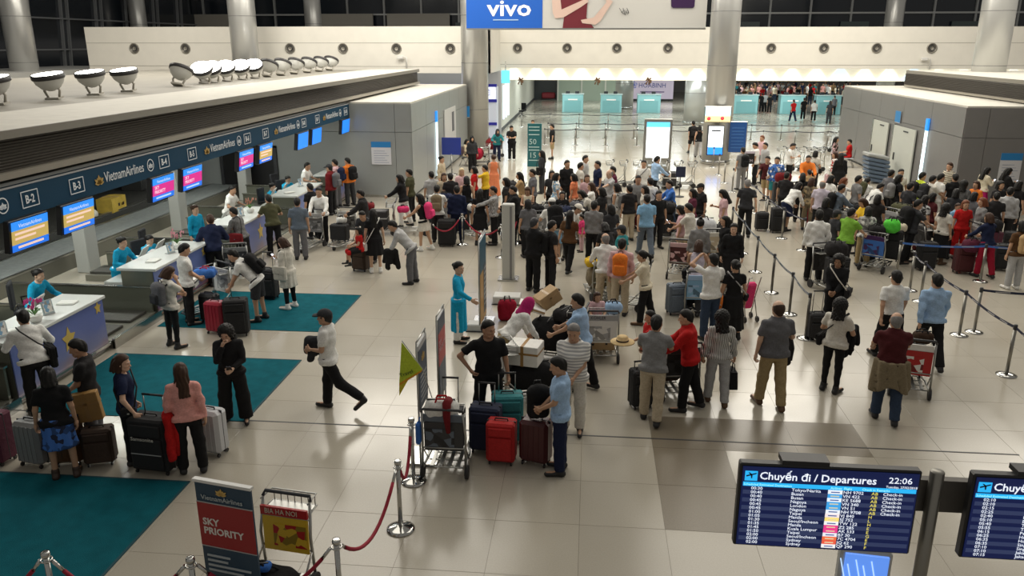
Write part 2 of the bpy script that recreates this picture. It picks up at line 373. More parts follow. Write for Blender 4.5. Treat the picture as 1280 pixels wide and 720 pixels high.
for k in range(5):
    y0 = CTR[k][1] + .03 if k < 5 else 0; y1 = CTR[k + 1][0] - .03 if k + 1 < 5 else None
    if k == 4: y0, y1 = 8.9, 10.9
    e = empty('baggage_weigh_belt', (-10.6, (y0 + y1) / 2, 0)); w_ = y1 - y0
    tag(e, ['baggage weigh belt between the orchid counter and the second counter', 'baggage weigh belt between the second and third counters', 'baggage weigh belt between the third and fourth counters', 'baggage weigh belt just before the last counter by the kiosk', 'baggage weigh belt before the nearest counter, beside the brown suitcase'][k], 'baggage belt', 'baggage weigh belts')
    MB().box((0, 0, .08), (3.3, w_, .16)).build('belt_base', mat((.20, .195, .16), .3, .3), e)
    for s_ in (-1, 1): MB().box((-.1, s_ * w_ * .25, .19), (3.0, w_ * .36, .06), bev=.01).build('belt', mat((.05, .048, .04), .6, kind='fabric'), e)
    MB().box((-.45, 0, .33), (2.2, .05, .36)).build('lane_divider', M_GLS, e); MB().box((-.45, 0, .525), (2.25, .09, .03)).build('divider_cap', M_STEEL, e)
    MB().box((-.1, w_ / 2 - .03, .42), (3.2, .05, .56)).build('side_wall', M_GLS, e); MB().box((-.1, w_ / 2 - .03, .715), (3.25, .09, .03)).build('wall_cap', M_STEEL, e)
    MB().box((1.64, 0, .1), (.06, w_, .20)).build('front_kerb', M_STEEL, e)
e = empty('baggage_conveyor', (-13.93, 20, 0)); tag(e, 'long grey baggage conveyor running behind the check-in counters', 'conveyor')
MB().box((0, 0, .19), (1.3, 36, .38)).build('conveyor_frame', mat((.13, .125, .10), .4, .2), e); MB().box((0, 0, .395), (1.12, 36, .03)).build('conveyor_belt', mat((.20, .215, .21), .5, kind='fabric', scale=8), e)
for s_ in (-1, 1): MB().box((s_ * .61, 0, .40), (.08, 36, .05)).build('side_rail', metal('alu', .35), e)
pm = MB().box((0, 0, 1.75), (.34, .50, 3.5), bev=.02).mesh('canopy_pillar'); pm.materials.append(mat((.42, .425, .40), .4))
for px, py, in ((109, 318), (223, 262), (306, 225), (362, 200)):
    d = ray(px, py); y = d[1] / d[0] * -12.75
    o = bpy.data.objects.new('pillar_canopy', pm); COL.objects.link(o); o.location = (-12.75, y, 0); st(o)
# back of house behind the conveyor
tag(st(MB().box((-20, 20, 1.7), (.2, 40, 3.4)).build('wall_back_office', mat((.10, .10, .09), .6))), 'dim back office wall behind the baggage conveyor')
bh = empty('back_ledge', (-16.3, 18, 0)); tag(bh, 'dark equipment ledge behind the baggage conveyor', 'ledge')
MB().box((0, 0, .22), (2.6, 28, .44)).build('ledge_body', mat((.06, .06, .055), .5), bh); MB().box((1.2, 0, .47), (.12, 28, .05)).build('ledge_rail', metal('alu', .4), bh)
for (x, y, a, b_, h_, lab) in [(-15.6, 17.5, .8, 1.3, .9, 'dark cabinet behind the conveyor under the B-2 monitor'), (-16.6, 28.3, .8, 1.6, 1.2, 'low dark cabinet behind the conveyor near the third pillar')]:
    c = empty('equipment_cabinet', (x, y, .44)); tag(c, lab, 'cabinet')
    MB().box((0, 0, h_ / 2), (a, b_, h_), bev=.02).build('cabinet_body', mat((.05, .05, .05), .5), c)
    for s_ in (-1, 1):
        d = MB().box((a / 2 + .008, s_ * b_ * .25, h_ * .5), (.02, b_ * .46, h_ * .9)).build('cabinet_door', mat((.07, .07, .07), .45), c); MB().box((a / 2 + .03, s_ * .06, h_ * .55), (.02, .02, .14)).build('door_handle', M_STEEL, d)
c = empty('cardboard_box', (-15.3, 24.1, .44)); tag(c, 'yellow cardboard box standing behind the baggage conveyor', 'box')
MB().box((0, 0, .22), (.5, .95, .44), rz=.1).build('box_body', mat((.55, .38, .06), .7, kind='wood', scale=6), c); MB().box((0, 0, .443), (.52, .08, .008), rz=.1).build('packing_tape', mat('tan', .4), c)
for q in range(3): MB().box((.255, -.25 + q * .25, .2), (.01, .09, .09), rz=.1).build('print_mark', mat('dbrown', .6), c)
for (x, y, s_, lab) in [(-15.3, 22.9, .24, 'white plastic sack slumped beside the yellow cardboard box'), (-15.5, 27.5, .3, 'pale sack behind the conveyor below the B-4 monitor')]:
    mb = MB(); mb.lathe([(s_ * .6, 0), (s_, s_ * .3), (s_ * .95, s_ * .8), (s_ * .5, s_ * 1.2), (s_ * .16, s_ * 1.35), (s_ * .26, s_ * 1.55), (.01, s_ * 1.5)], n=12)
    tag(mb.build('plastic_sack', mat('offwhite', .5, kind='fabric'), None, (x, y, .44)), lab, 'sack')
# spot lamps standing on the canopy roof
def uplight_meshes():
    a = MB().lathe([(.06, -.02), (.20, .04), (.31, .16), (.35, .27), (.36, .28)], n=20).mesh('lamp_bowl'); a.materials.append(mat((.55, .55, .52), .4))
    b = MB().lathe([(.365, .27), (.375, .28), (.375, .38), (.355, .385)], n=20).mesh('lamp_rim'); b.materials.append(mat('dark', .5))
    c = MB().lathe([(.35, .375), (.34, .392), (.2, .40), (.01, .402)], n=20).mesh('lamp_lens'); c.materials.append(glow((1., .97, .90), 14.0))
    d = MB(); d.box((0, 0, -.19), (.36, .22, .05)); d.tube([(-.14, 0, -.18), (-.2, 0, -.02), (-.17, 0, .08)], .03, 6); d.tube([(.14, 0, -.18), (.2, 0, -.02), (.17, 0, .08)], .03, 6)
    d = d.mesh('lamp_bracket'); d.materials.append(mat((.38, .36, .31), .5)); return a, b, c, d
UM = uplight_meshes()
def uplight(x, y, z, lab, tx=-.25, ty=0., lit=True):
    e = empty('roof_spot_lamp', (x, y, z + .24)); e.rotation_euler = (tx, ty, 0); tag(e, lab, 'lamp', 'spot lamps on the canopy roof')
    for nm, me in zip(('lamp_bowl', 'lamp_rim', 'lamp_lens', 'lamp_bracket'), UM):
        o = bpy.data.objects.new(nm, me); COL.objects.link(o); o.parent = e
UL = [(15, 125), (62, 120), (105, 115), (147, 115), (197, 104), (226, 103), (240, 103), (262, 102), (287, 101), (308, 98), (328, 96), (347, 92), (360, 88), (375, 85), (390, 83), (402, 82)]
ordn = ['first', 'second', 'third', 'fourth', 'fifth', 'sixth', 'seventh', 'eighth', 'ninth', 'tenth', 'eleventh', 'twelfth', 'thirteenth', 'fourteenth', 'fifteenth', 'sixteenth']
for i, (px, py) in enumerate(UL):
    y = 17.0 + (0, 1.9, 3.6, 5.2, 8.2, 9.9, 10.6, 11.7, 13., 14.2, 15.5, 17., 18.6, 20.3, 22., 23.6)[i]
    uplight(-13.1, y, 4.27, 'white bowl spot lamp, %s of the canopy roof row counting from the near end' % ordn[i], .14 if i < 4 else (.55 if 4 < i < 10 else -.5), -.05 if i < 4 else .12)
# ================================================================ KIOSK BLOCKS
def kiosk(name, x0, x1, y0, y1, face, label):
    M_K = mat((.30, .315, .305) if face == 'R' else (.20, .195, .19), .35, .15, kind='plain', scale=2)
    b = MB(); b.box(((x0 + x1) / 2, (y0 + y1) / 2, 1.74), (x1 - x0 - .06, y1 - y0 - .06, 3.48))
    k = tag(st(b.build(name, mat((.05, .05, .05), .6))), label)
    MB().box(((x0 + x1) / 2, (y0 + y1) / 2, 3.50), (x1 - x0, y1 - y0, .06)).build('kiosk_top', M_WP, k)
    zs = [(0.1, 1.22), (1.235, 2.44), (2.455, 3.47)]; MB().box(((x0 + x1) / 2, y0 - .01, .05), (x1 - x0 + .02, .04, .1)).build('plinth', M_STEEL, k)
    n = 3 if x1 - x0 < 9 else 5; xs = np.linspace(x0, x1, n + 1)
    if face == 'R': xs = np.array([x0, x0 + (x1 - x0) * .45, x1 - .6, x1])
    if face == 'L': xs = np.array([x0, x0 + .75, x0 + 3.6, x1])
    for i in range(len(xs) - 1):
        for (a, c) in ((.1, 2.44), (2.455, 3.47)): MB().box(((xs[i] + xs[i + 1]) / 2, y0 - .005, (a + c) / 2), (xs[i + 1] - xs[i] - .015, .05, c - a)).build('wall_panel', M_K, k)
    xf = x1 if face == 'R' else x0; ys = np.linspace(y0, y1, 6)
    for i in range(5):
        for (a, c) in ((.1, 2.44), (2.455, 3.47)): MB().box((xf, (ys[i] + ys[i + 1]) / 2, (a + c) / 2), (.05, ys[i + 1] - ys[i] - .015, c - a)).build('wall_panel', M_K, k)
    return k
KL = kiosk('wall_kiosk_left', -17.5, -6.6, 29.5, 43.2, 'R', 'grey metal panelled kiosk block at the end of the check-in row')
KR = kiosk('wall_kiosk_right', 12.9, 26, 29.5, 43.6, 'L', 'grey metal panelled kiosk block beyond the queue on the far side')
# right canopy
r2 = MB(); r2.box((21, 30, 4.27), (11.4, 24, .12)); R2 = tag(st(r2.build('roof_canopy_right', M_WP)), 'white canopy roof above the grey kiosk beyond the queue')
MB().box((15.3, 30, 3.95), (.06, 24, .56)).build('louver_backing', mat('dark', .7), R2); MB().box((15.28, 30, 4.27), (.1, 24, .14)).build('roof_edge_trim', mat((.22, .205, .175), .4, .3), R2); MB().box((15.28, 30, 3.62), (.12, 24, .10)).build('lower_trim', mat((.30, .275, .23), .4, .3), R2)
s2 = MB().box((0, 0, 0), (.09, 24, .028), ry=-.55).mesh('louver_slat'); s2.materials.append(mat((.040, .034, .026), .5))
for i in range(11):
    o = bpy.data.objects.new('louver_slat', s2); COL.objects.link(o); o.parent = R2; o.location = (15.25, 30, 3.70 + i * .048)
# kiosk doors, notices
def notice(x, y, z, w_, h_, lab, xface=False, top=.25):
    e = empty('notice_poster', (x, y, z)); tag(e, lab, 'poster')
    f = (lambda u, v, w: (-w if xface == 'L' else w, u, v)) if xface else (lambda u, v, w: (u, -w, v))
    MB().prism([(-w_ / 2, 0), (w_ / 2, 0), (w_ / 2, h_), (-w_ / 2, h_)], f, .012).build('poster_sheet', mat((.62, .62, .64), .4), e)
    f2 = (lambda u, v, w: ((-w if xface == 'L' else w) + (-.012 if xface == 'L' else .012), u, v)) if xface else (lambda u, v, w: (u, -.012 - w, v))
    MB().prism([(-w_ / 2, h_ * (1 - top)), (w_ / 2, h_ * (1 - top)), (w_ / 2, h_), (-w_ / 2, h_)], f2, .004).build('poster_header', mat((.02, .20, .48), .4), e)
    for i in range(6):
        z_ = h_ * (.08 + .1 * i); MB().prism([(-w_ * .38, z_), (w_ * (.38 - .1 * (i % 3)), z_), (w_ * (.38 - .1 * (i % 3)), z_ + .02), (-w_ * .38, z_ + .02)], f2, .003).build('print_line', mat((.30, .33, .42), .5), e)
notice(-7.75, 29.45, 1.25, .75, .85, 'blue headed notice poster on the grey kiosk behind the airline counters')
notice(14.6, 29.45, .95, .72, 1.0, 'blue headed notice poster on the grey kiosk above the phone-reading woman')
def lightstrip(x, y, lab):
    e = empty('lit_door_sign', (x, y, 0)); tag(e, lab, 'sign')
    MB().box((0, 0, 1.25), (.06, .16, 2.3)).build('lit_column', glow((.80, .95, 1.0), 1.2), e); MB().box((0, 0, 2.62), (.07, .22, .45)).build('blue_cap', glow((.02, .25, .75), .9), e)
lightstrip(-6.53, 34.2, 'tall lit strip sign on the door side of the airline kiosk'); lightstrip(12.82, 32.45, 'tall lit strip sign with blue cap beside the pale kiosk door')
b_ = empty('blank_white_board', (-6.54, 37.6, .9)); tag(b_, 'large white board with a dark portrait print on the kiosk side', 'board')
MB().box((0, 0, .95), (.04, 3.0, 1.75)).build('board_sheet', mat((.60, .60, .58), .4), b_); MB().box((.025, .7, 1.15), (.01, .55, .9)).build('dark_print', mat((.10, .10, .11), .5), b_); MB().box((.025, -.3, .35), (.01, 1.9, .04)).build('print_line', mat('grey', .5), b_)
for i, (y, lab) in enumerate(((34.55, 'pale kiosk door beside the lit blue strip sign'), (37.35, 'farther pale kiosk door with dark frame'))):
    d = empty('door_%d' % (i + 1), (12.83, y, 0)); st(d); d['label'] = lab
    MB().box((-.03, 0, 1.15), (.05, 2.35 if i == 0 else 1.9, 2.3)).build('door_leaf', mat((.50, .52, .47), .4), d); MB().box((-.02, 1.24 if i == 0 else 1.02, 1.15), (.09, .1, 2.35)).build('door_jamb', M_STEEL, d); h2 = MB().box((-.08, .75, 1.05), (.04, .04, .3)).build('door_handle', M_DK, d)
    MB().box((-.065, -.2, 2.15), (.02, .5, .05)).build('door_closer', M_DK, d)
for i, (x, w_) in enumerate(((-12.9, 2.0),)):
    d = empty('door_3', (x, 29.42, 0)); st(d); d['label'] = 'dark conveyor opening in the grey kiosk wall'
    MB().box((0, 0, .95), (w_, .06, 1.7)).build('dark_opening', M_BLK, d)
    for s_ in (-1, 1): MB().box((s_ * (w_ / 2 + .06), -.03, .95), (.12, .12, 1.9)).build('opening_jamb', M_DK, d)
    MB().box((0, -.03, 1.88), (w_ + .24, .12, .1)).build('opening_head', M_STEEL, d)
# ================================================================ COLUMNS
M_COL = mat((.50, .50, .48), .30, .55, 'brushed')
def column(x, y, r, h_, label, joints=(2.2, 4.6, 7.0)):
    c = MB().lathe([(r, 0), (r, h_)], n=40).build('column', M_COL, None, (x, y, 0)); tag(st(c), label)
    MB().lathe([(r * 1.03, 0), (r * 1.03, .18), (r * 1.0, .2)], n=40).build('column_base', M_STEEL, c)
    for z in joints: MB().lathe([(r * 1.003, z - .012), (r * 1.003, z + .012)], n=40).build('column_joint', mat((.16, .16, .16), .5, .5), c)
column(-6.25, 44.0, .72, 14, 'round steel column behind the airline kiosk, in front of the white shop'); column(6.1, 39.9, .68, 14, 'round steel column behind the lit colourful advert')
column(-18.9, 44, .72, 14, 'round steel column rising behind the glowing roof lamps'); column(-31.2, 43, .72, 14, 'round steel column at the dark side glazing')
q = aty(1236, 86, 40.5); column(q.x, 40.5, .72, 14, 'round steel column rising above the canopy beyond the queue')
for px, lab in ((172, 'distant round column before dark glazing above the lamps'), (391, 'distant round column before dark glazing above the white wall'), (1118, 'distant round column before the glazing beyond the queue')):
    q = aty(px, 20, 62); column(q.x, 62, .62, 14, lab)
q = aty(869, 150, 60); column(q.x, 60, .85, 4.1, 'squat grey column standing among the security desks', (2.2,))
q = aty(780, 130, 74); column(q.x, 74, .8, 4.1, 'pale column beside the lavender shop sign', (2.2,))
# ================================================================ FAR WALLS
M_WALL = mat((.84, .81, .73), .6, kind='plain', scale=1.5)
def bulk(name, x0, x1, y, z0, z1, label, vents):
    o = tag(st(MB().box(((x0 + x1) / 2, y + .2, (z0 + z1) / 2), (x1 - x0, .4, z1 - z0)).build(name, M_WALL)), label)
    for z in (5.62, 4.35): MB().box(((x0 + x1) / 2, y - .004, z), (x1 - x0, .012, .025)).build('wall_groove', mat((.42, .40, .35), .6), o)
    for x in vents:
        v1 = MB().lathe([(.29, 0), (.29, .05), (.235, .06), (.225, .02)], n=24); v1 = v1.build('vent_ring', mat((.30, .28, .24), .4, .4), o, (x, y, 5.32)); v1.rotation_euler = (PI / 2, 0, 0)
        v2 = MB().lathe([(.225, .0), (.225, .03), (.17, .01), (.15, .05), (.12, .05), (.11, .01), (.01, .01)], n=24).build('vent_bowl', mat('dark', .5), v1, (0, 0, 0))
    return o
bulk('wall_far_left', -29.3, -5.65, 46, 3.99, 6.5, 'white bulkhead wall with round vents behind the lamp-topped canopy', [-26.39, -23.3, -20.2, -17.1, -14.02, -10.95, -7.9])
bulk('wall_far_right', -5.65, 34, 51, 4.14, 6.52, 'white bulkhead wall with round vents over the security hall', [-4.58, -1.55, 1.46, 4.52, 7.55, 10.58, 13.63, 16.64, 19.75, 22.8])
tag(st(MB().box((-5.75, 48.6, 5.25), (.2, 5.2, 2.52)).build('wall_return', M_WALL)), 'short return wall joining the two white bulkheads')
tag(st(MB().box((-17.5, 50, 2.0), (24, .2, 4.0)).build('wall_shop_back', mat((.55, .57, .58), .6))), 'pale wall behind the shops under the white bulkhead')
tag(st(MB().box((8, 76, 4.45), (64, 48, .1)).build('ceiling_far_hall', mat((.70, .70, .66), .6))), 'low white ceiling of the far security hall')
# recessed fascia; the wall-wash light on it is built as glowing scallops
sc_ = MB(); x = -5.5; parts = []
fasc = tag(st(MB().box((14, 51.9, 3.78), (39.4, .1, .78)).build('trim_fascia', glow((.95, .90, .72), .55))), 'pale fascia under the white bulkhead with wall-wash light built as glowing scallops')  # panel glows by itself in place of lamps washing it
sm1 = MB().prism([(-.66, 0), (.66, 0), (.42, .42), (.18, .70), (-.18, .70), (-.42, .42)], lambda u, v, w: (u, -w * (.3 + .7 * (1 - v / .75)), v), .16).mesh('painted_light_scallop'); sm1.materials.append(glow((1.0, .96, .82), .95))
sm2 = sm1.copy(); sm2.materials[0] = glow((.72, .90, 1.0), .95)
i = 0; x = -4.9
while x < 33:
    o = bpy.data.objects.new('painted_light_scallop', sm2 if i in (17, 22, 14) else sm1); COL.objects.link(o); o.parent = fasc; o.location = (x, 51.84, 3.42); x += 1.42; i += 1
tag(st(MB().box((-6.0, 76, 2.1), (.2, 50, 4.2)).build('wall_corridor', mat((.62, .61, .53), .45))), 'cream corridor wall running back beside the security desks')
st(MB().box((-5.88, 76, .1), (.05, 50, .2)).build('baseboard_corridor', M_DK))
tag(st(MB().box((20, 100, 2.1), (60, .2, 4.3)).build('wall_hall_end', mat((.34, .32, .30), .6))), 'dim end wall of the security hall')
gp = tag(st(MB().box((.2, 84, 2.1), (7.2, .12, 4.2)).build('wall_green_panels', mat((.42, .50, .40), .35))), 'pale green panelled wall behind the first security desk')
for i in range(4): MB().box((-3.4 + i * 2.4, 83.9, 2.1), (.16, .12, 4.2)).build('panel_post', mat((.70, .70, .62), .4), gp)
dkr = tag(st(MB().box((-4.6, 85, 2.1), (2.6, .1, 4.2)).build('window_1', mat((.045, .05, .055), .2))), 'dark shop opening with reddish goods')
MB().box((-4.4, 84.7, .45), (1.4, .4, .6), bev=.1).build('red_goods', mat((.30, .03, .04), .6), dkr)
ss = empty('shop_sign', (5.9, 84, .1)); tag(ss, 'lavender shop sign with blue lettering above the security desks', 'sign')
MB().box((0, 0, .95), (4.6, .12, 2.2)).build('sign_panel', mat((.58, .50, .62), .4, emit=.15), ss); MB().box((0, -.02, .0), (4.6, .1, .2)).build('sign_base', M_BLK, ss)
text('HOABINH', .66, mat((.04, .06, .28), .5), ss, (-1.2, -.07, 1.22), (1, 0, 0), (0, 0, 1), sx=.92); text('\u2740', .9, mat((.02, .10, .55), .5), ss, (-2.1, -.07, 1.2), (1, 0, 0), (0, 0, 1)); MB().box((.2, -.07, .8), (2.4, .01, .12)).build('print_line', mat((.2, .15, .3), .5), ss)
dk2 = tag(st(MB().box((1.9, 86, 2.1), (3.6, .1, 4.2)).build('window_2', mat((.10, .12, .14), .2))), 'dim shop window behind the second security desk')
for i in range(4): MB().box((1.9, 85.9, .8 + i * .6), (3.2, .3, .05)).build('shop_shelf', mat('lgrey', .4), dk2)
# glazing above bulkhead and at the left side
gw = tag(st(MB().box((2, 74, 9.5), (110, .1, 7)).build('window_3', mat((.012, .017, .024), .12, spec=.6))), 'dark night glazing above the white bulkhead')
for i in range(27): MB().box((-42 + i * 3.35, 73.85, 9.5), (.16, .2, 7)).build('window_mullion', mat((.30, .31, .31), .4, .3), gw)
for z in (6.3, 8.05, 10.2): MB().box((2, 73.85, z), (90, .22, .14)).build('window_transom', mat((.40, .41, .41), .4, .3), gw)
for x in (-33.5, -22.3, -15.4): MB().box((x, 73.4, 7.2), (5.6, .3, 1.8)).build('spandrel_panel', mat((.30, .285, .25), .6), gw)
for i, x in enumerate((-11, 2, 13, 22, 31)): MB().box((x, 73.7, 7.1), (2.3, .1, .5)).build('reflected_panel', mat((.05, .07, .07), .4), gw)
gs = tag(st(MB().box((-36, 48, 8), (.1, 56, 9)).build('window_4', mat((.012, .016, .022), .12, spec=.6))), 'dark side glazing beyond the canopy lamps')
for i in range(14):
    for d_ in (0, .7): MB().box((-35.85, 22 + i * 4.0 + d_, 8), (.2, .10, 9), rx=-.12).build('window_mullion', mat((.22, .23, .24), .4, .3), gs)
for z in (5.2, 7.2, 9.4): MB().box((-35.85, 48, z), (.15, 56, .1)).build('window_transom', mat((.22, .23, .24), .4, .3), gs)
tag(st(MB().box((-32.5, 44, 3.9), (6, 18, .5)).build('trim_ledge', mat((.38, .38, .36), .6))), 'grey ledge below the dark side glazing')
# ================================================================ PEOPLE: field-grown bodies
def surfnet(F, lo, h):
    ins = F < 0; nx, ny, nz = F.shape
    c = ins[:-1, :-1, :-1].astype(np.int8)
    cnt = np.zeros((nx - 1, ny - 1, nz - 1), np.int8)
    for a in (0, 1):
        for b in (0, 1):
            for d in (0, 1): cnt += ins[a:nx - 1 + a, b:ny - 1 + b, d:nz - 1 + d]
    act = (cnt > 0) & (cnt < 8)
    I, J, K = np.nonzero(act); n = len(I)
    idx = -np.ones(act.shape, np.int64); idx[I, J, K] = np.arange(n)
    P = np.zeros((n, 3)); W = np.zeros(n)
    cor = [(a, b, d) for a in (0, 1) for b in (0, 1) for d in (0, 1)]
    for p in cor:
        for ax in range(3):
            if p[ax]: continue
            q = list(p); q[ax] = 1
            f0 = F[I + p[0], J + p[1], K + p[2]]; f1 = F[I + q[0], J + q[1], K + q[2]]
            m = (f0 < 0) != (f1 < 0); t = np.where(m, f0 / np.where(m, f0 - f1, 1), 0)
            pos = np.array(p, float)[None, :].repeat(n, 0); pos[:, ax] += t
            P += pos * m[:, None]; W += m
    V = (P / W[:, None] + np.stack([I, J, K], 1)) * h + np.array(lo)
    Q = []
    for ax in range(3):
        b, d = (ax + 1) % 3, (ax + 2) % 3
        sl0 = [slice(None)] * 3; sl1 = [slice(None)] * 3; sl0[ax] = slice(0, -1); sl1[ax] = slice(1, None)
        A = ins[tuple(sl0)]; B = ins[tuple(sl1)]; ch = A != B
        E_ = np.nonzero(ch); e = np.stack(E_, 1); ok = (e[:, b] > 0) & (e[:, d] > 0) & (e[:, b] < F.shape[b] - 1) & (e[:, d] < F.shape[d] - 1); e = e[ok]
        fl = A[tuple(e.T)]
        def cid(db, dd):
            g = e.copy(); g[:, b] -= db; g[:, d] -= dd; return idx[tuple(g.T)]
        q = np.stack([cid(1, 1), cid(0, 1), cid(0, 0), cid(1, 0)], 1); q[~fl] = q[~fl][:, ::-1]; Q.append(q)
    Q = np.concatenate(Q); return V, Q[(Q >= 0).all(1)]
def grid(lo, hi, h):
    n = [int(math.ceil((b - a) / h)) + 1 for a, b in zip(lo, hi)]
    return np.meshgrid(*[lo[i] + h * np.arange(n[i]) for i in range(3)], indexing='ij')
def smin(a, b, k):
    h = np.clip(.5 + .5 * (b - a) / k, 0, 1); return b * (1 - h) + a * h - k * h * (1 - h)
def cone(G, a, b, r1, r2):
    ax, ay, az = a; dx, dy, dz = b[0] - ax, b[1] - ay, b[2] - az; L2 = dx * dx + dy * dy + dz * dz + 1e-9
    X, Y, Z = G[0] - ax, G[1] - ay, G[2] - az
    t = np.clip((X * dx + Y * dy + Z * dz) / L2, 0, 1)
    return np.sqrt((X - dx * t) ** 2 + (Y - dy * t) ** 2 + (Z - dz * t) ** 2) - (r1 + (r2 - r1) * t)
def ell(G, c, r):
    q = np.sqrt(((G[0] - c[0]) / r[0]) ** 2 + ((G[1] - c[1]) / r[1]) ** 2 + ((G[2] - c[2]) / r[2]) ** 2); return (q - 1) * min(r)
def half(G, p, n): return (G[0] - p[0]) * n[0] + (G[1] - p[1]) * n[1] + (G[2] - p[2]) * n[2]
# ---- heads, hands, hair templates (head local: chin z~0, face +y)
def headfield(G, fem):
    d = ell(G, (0, -.012, .135), (.076, .098, .098)); d = smin(d, ell(G, (0, .012, .068), (.060 if not fem else .055, .072, .068)), .035)
    d = smin(d, cone(G, (0, .058, .018), (0, .066, .022), .022, .020), .03)          # chin
    for s in (-1, 1):
        d = smin(d, cone(G, (s * .050, .02, .045), (s * .03, .055, .022), .018, .018), .03)   # jaw
        d = smin(d, cone(G, (s * .038, .066, .085), (s * .045, .055, .082), .016, .016), .02) # cheek
        d = -smin(-d, ell(G, (s * .031, .094, .112), (.020, .018, .013)), .012)              # eye sockets
        d = smin(d, ell(G, (s * .031, .074, .111), (.015, .014, .013)), .004)
        d = smin(d, cone(G, (s * .012, .089, .130), (s * .045, .076, .131), .007, .006), .014) # brow
        d = smin(d, ell(G, (s * .079, -.005, .105), (.010, .022, .033)), .006)              # ears
    d = smin(d, cone(G, (0, .086, .118), (0, .108, .078), .007, .011), .012)
    for s in (-1, 1): d = smin(d, ell(G, (s * .012, .094, .074), (.009, .010, .008)), .008)
    d = smin(d, ell(G, (0, .080, .046), (.024, .012, .0055)), .006); d = smin(d, ell(G, (0, .079, .036), (.020, .012, .0065)), .006)
    d = smin(d, cone(G, (0, -.022, -.10), (0, -.015, .06), .052 if fem else .060, .050 if fem else .056), .03)
    return d
_T = {}
def head_t(fem, q):
    k = ('h', fem, q)
    if k not in _T:
        h = (.0075, .0105, .017)[q]; lo, hi = (-.105, -.125, -.10), (.105, .125, .245); _T[k] = surfnet(headfield(grid(lo, hi, h), fem), lo, h)
    return _T[k]
def handfield(G, curl):
    # wrist at origin, fingers along -z, palm facing -x... thumb towards +y (right hand); mirrored for left
    d = cone(G, (0, 0, .0), (0, -.004, -.03), .023, .026); d = smin(d, ell(G, (0, -.002, -.058), (.017, .040, .047)), .02)
    for i, (y, L) in enumerate(((.029, .070), (.009, .080), (-.011, .074), (-.030, .058))):
        p = np.array([0, y, -.090]); ang = 0.12
        for s_ in range(3):
            l = L * (.44, .31, .25)[s_]; ang += curl * (.75, .95, .6)[s_]
            q = p + l * np.array([-math.sin(ang), y * .25 / .07 * (.12 if curl < .8 else -.05), -math.cos(ang)])
            d = smin(d, cone(G, p, q, .0092 - s_ * .0008, .0084 - s_ * .0008), .004); p = q
    p = np.array([-.006, .028, -.028]); q = np.array([-.020, .058, -.060]); r = q + np.array([-.012 - .02 * curl, .012 - .02 * curl, -.034])
    d = smin(d, cone(G, p, q, .0135, .011), .012); d = smin(d, cone(G, q, r, .0105, .0085), .003)
    return d
def hand_t(curl, q):
    k = ('f', curl, q)
    if k not in _T:
        h = (.0048, .0075, .014)[q]; lo, hi = (-.115, -.065, -.19), (.045, .085, .035); _T[k] = surfnet(handfield(grid(lo, hi, h), curl), lo, h)
    return _T[k]
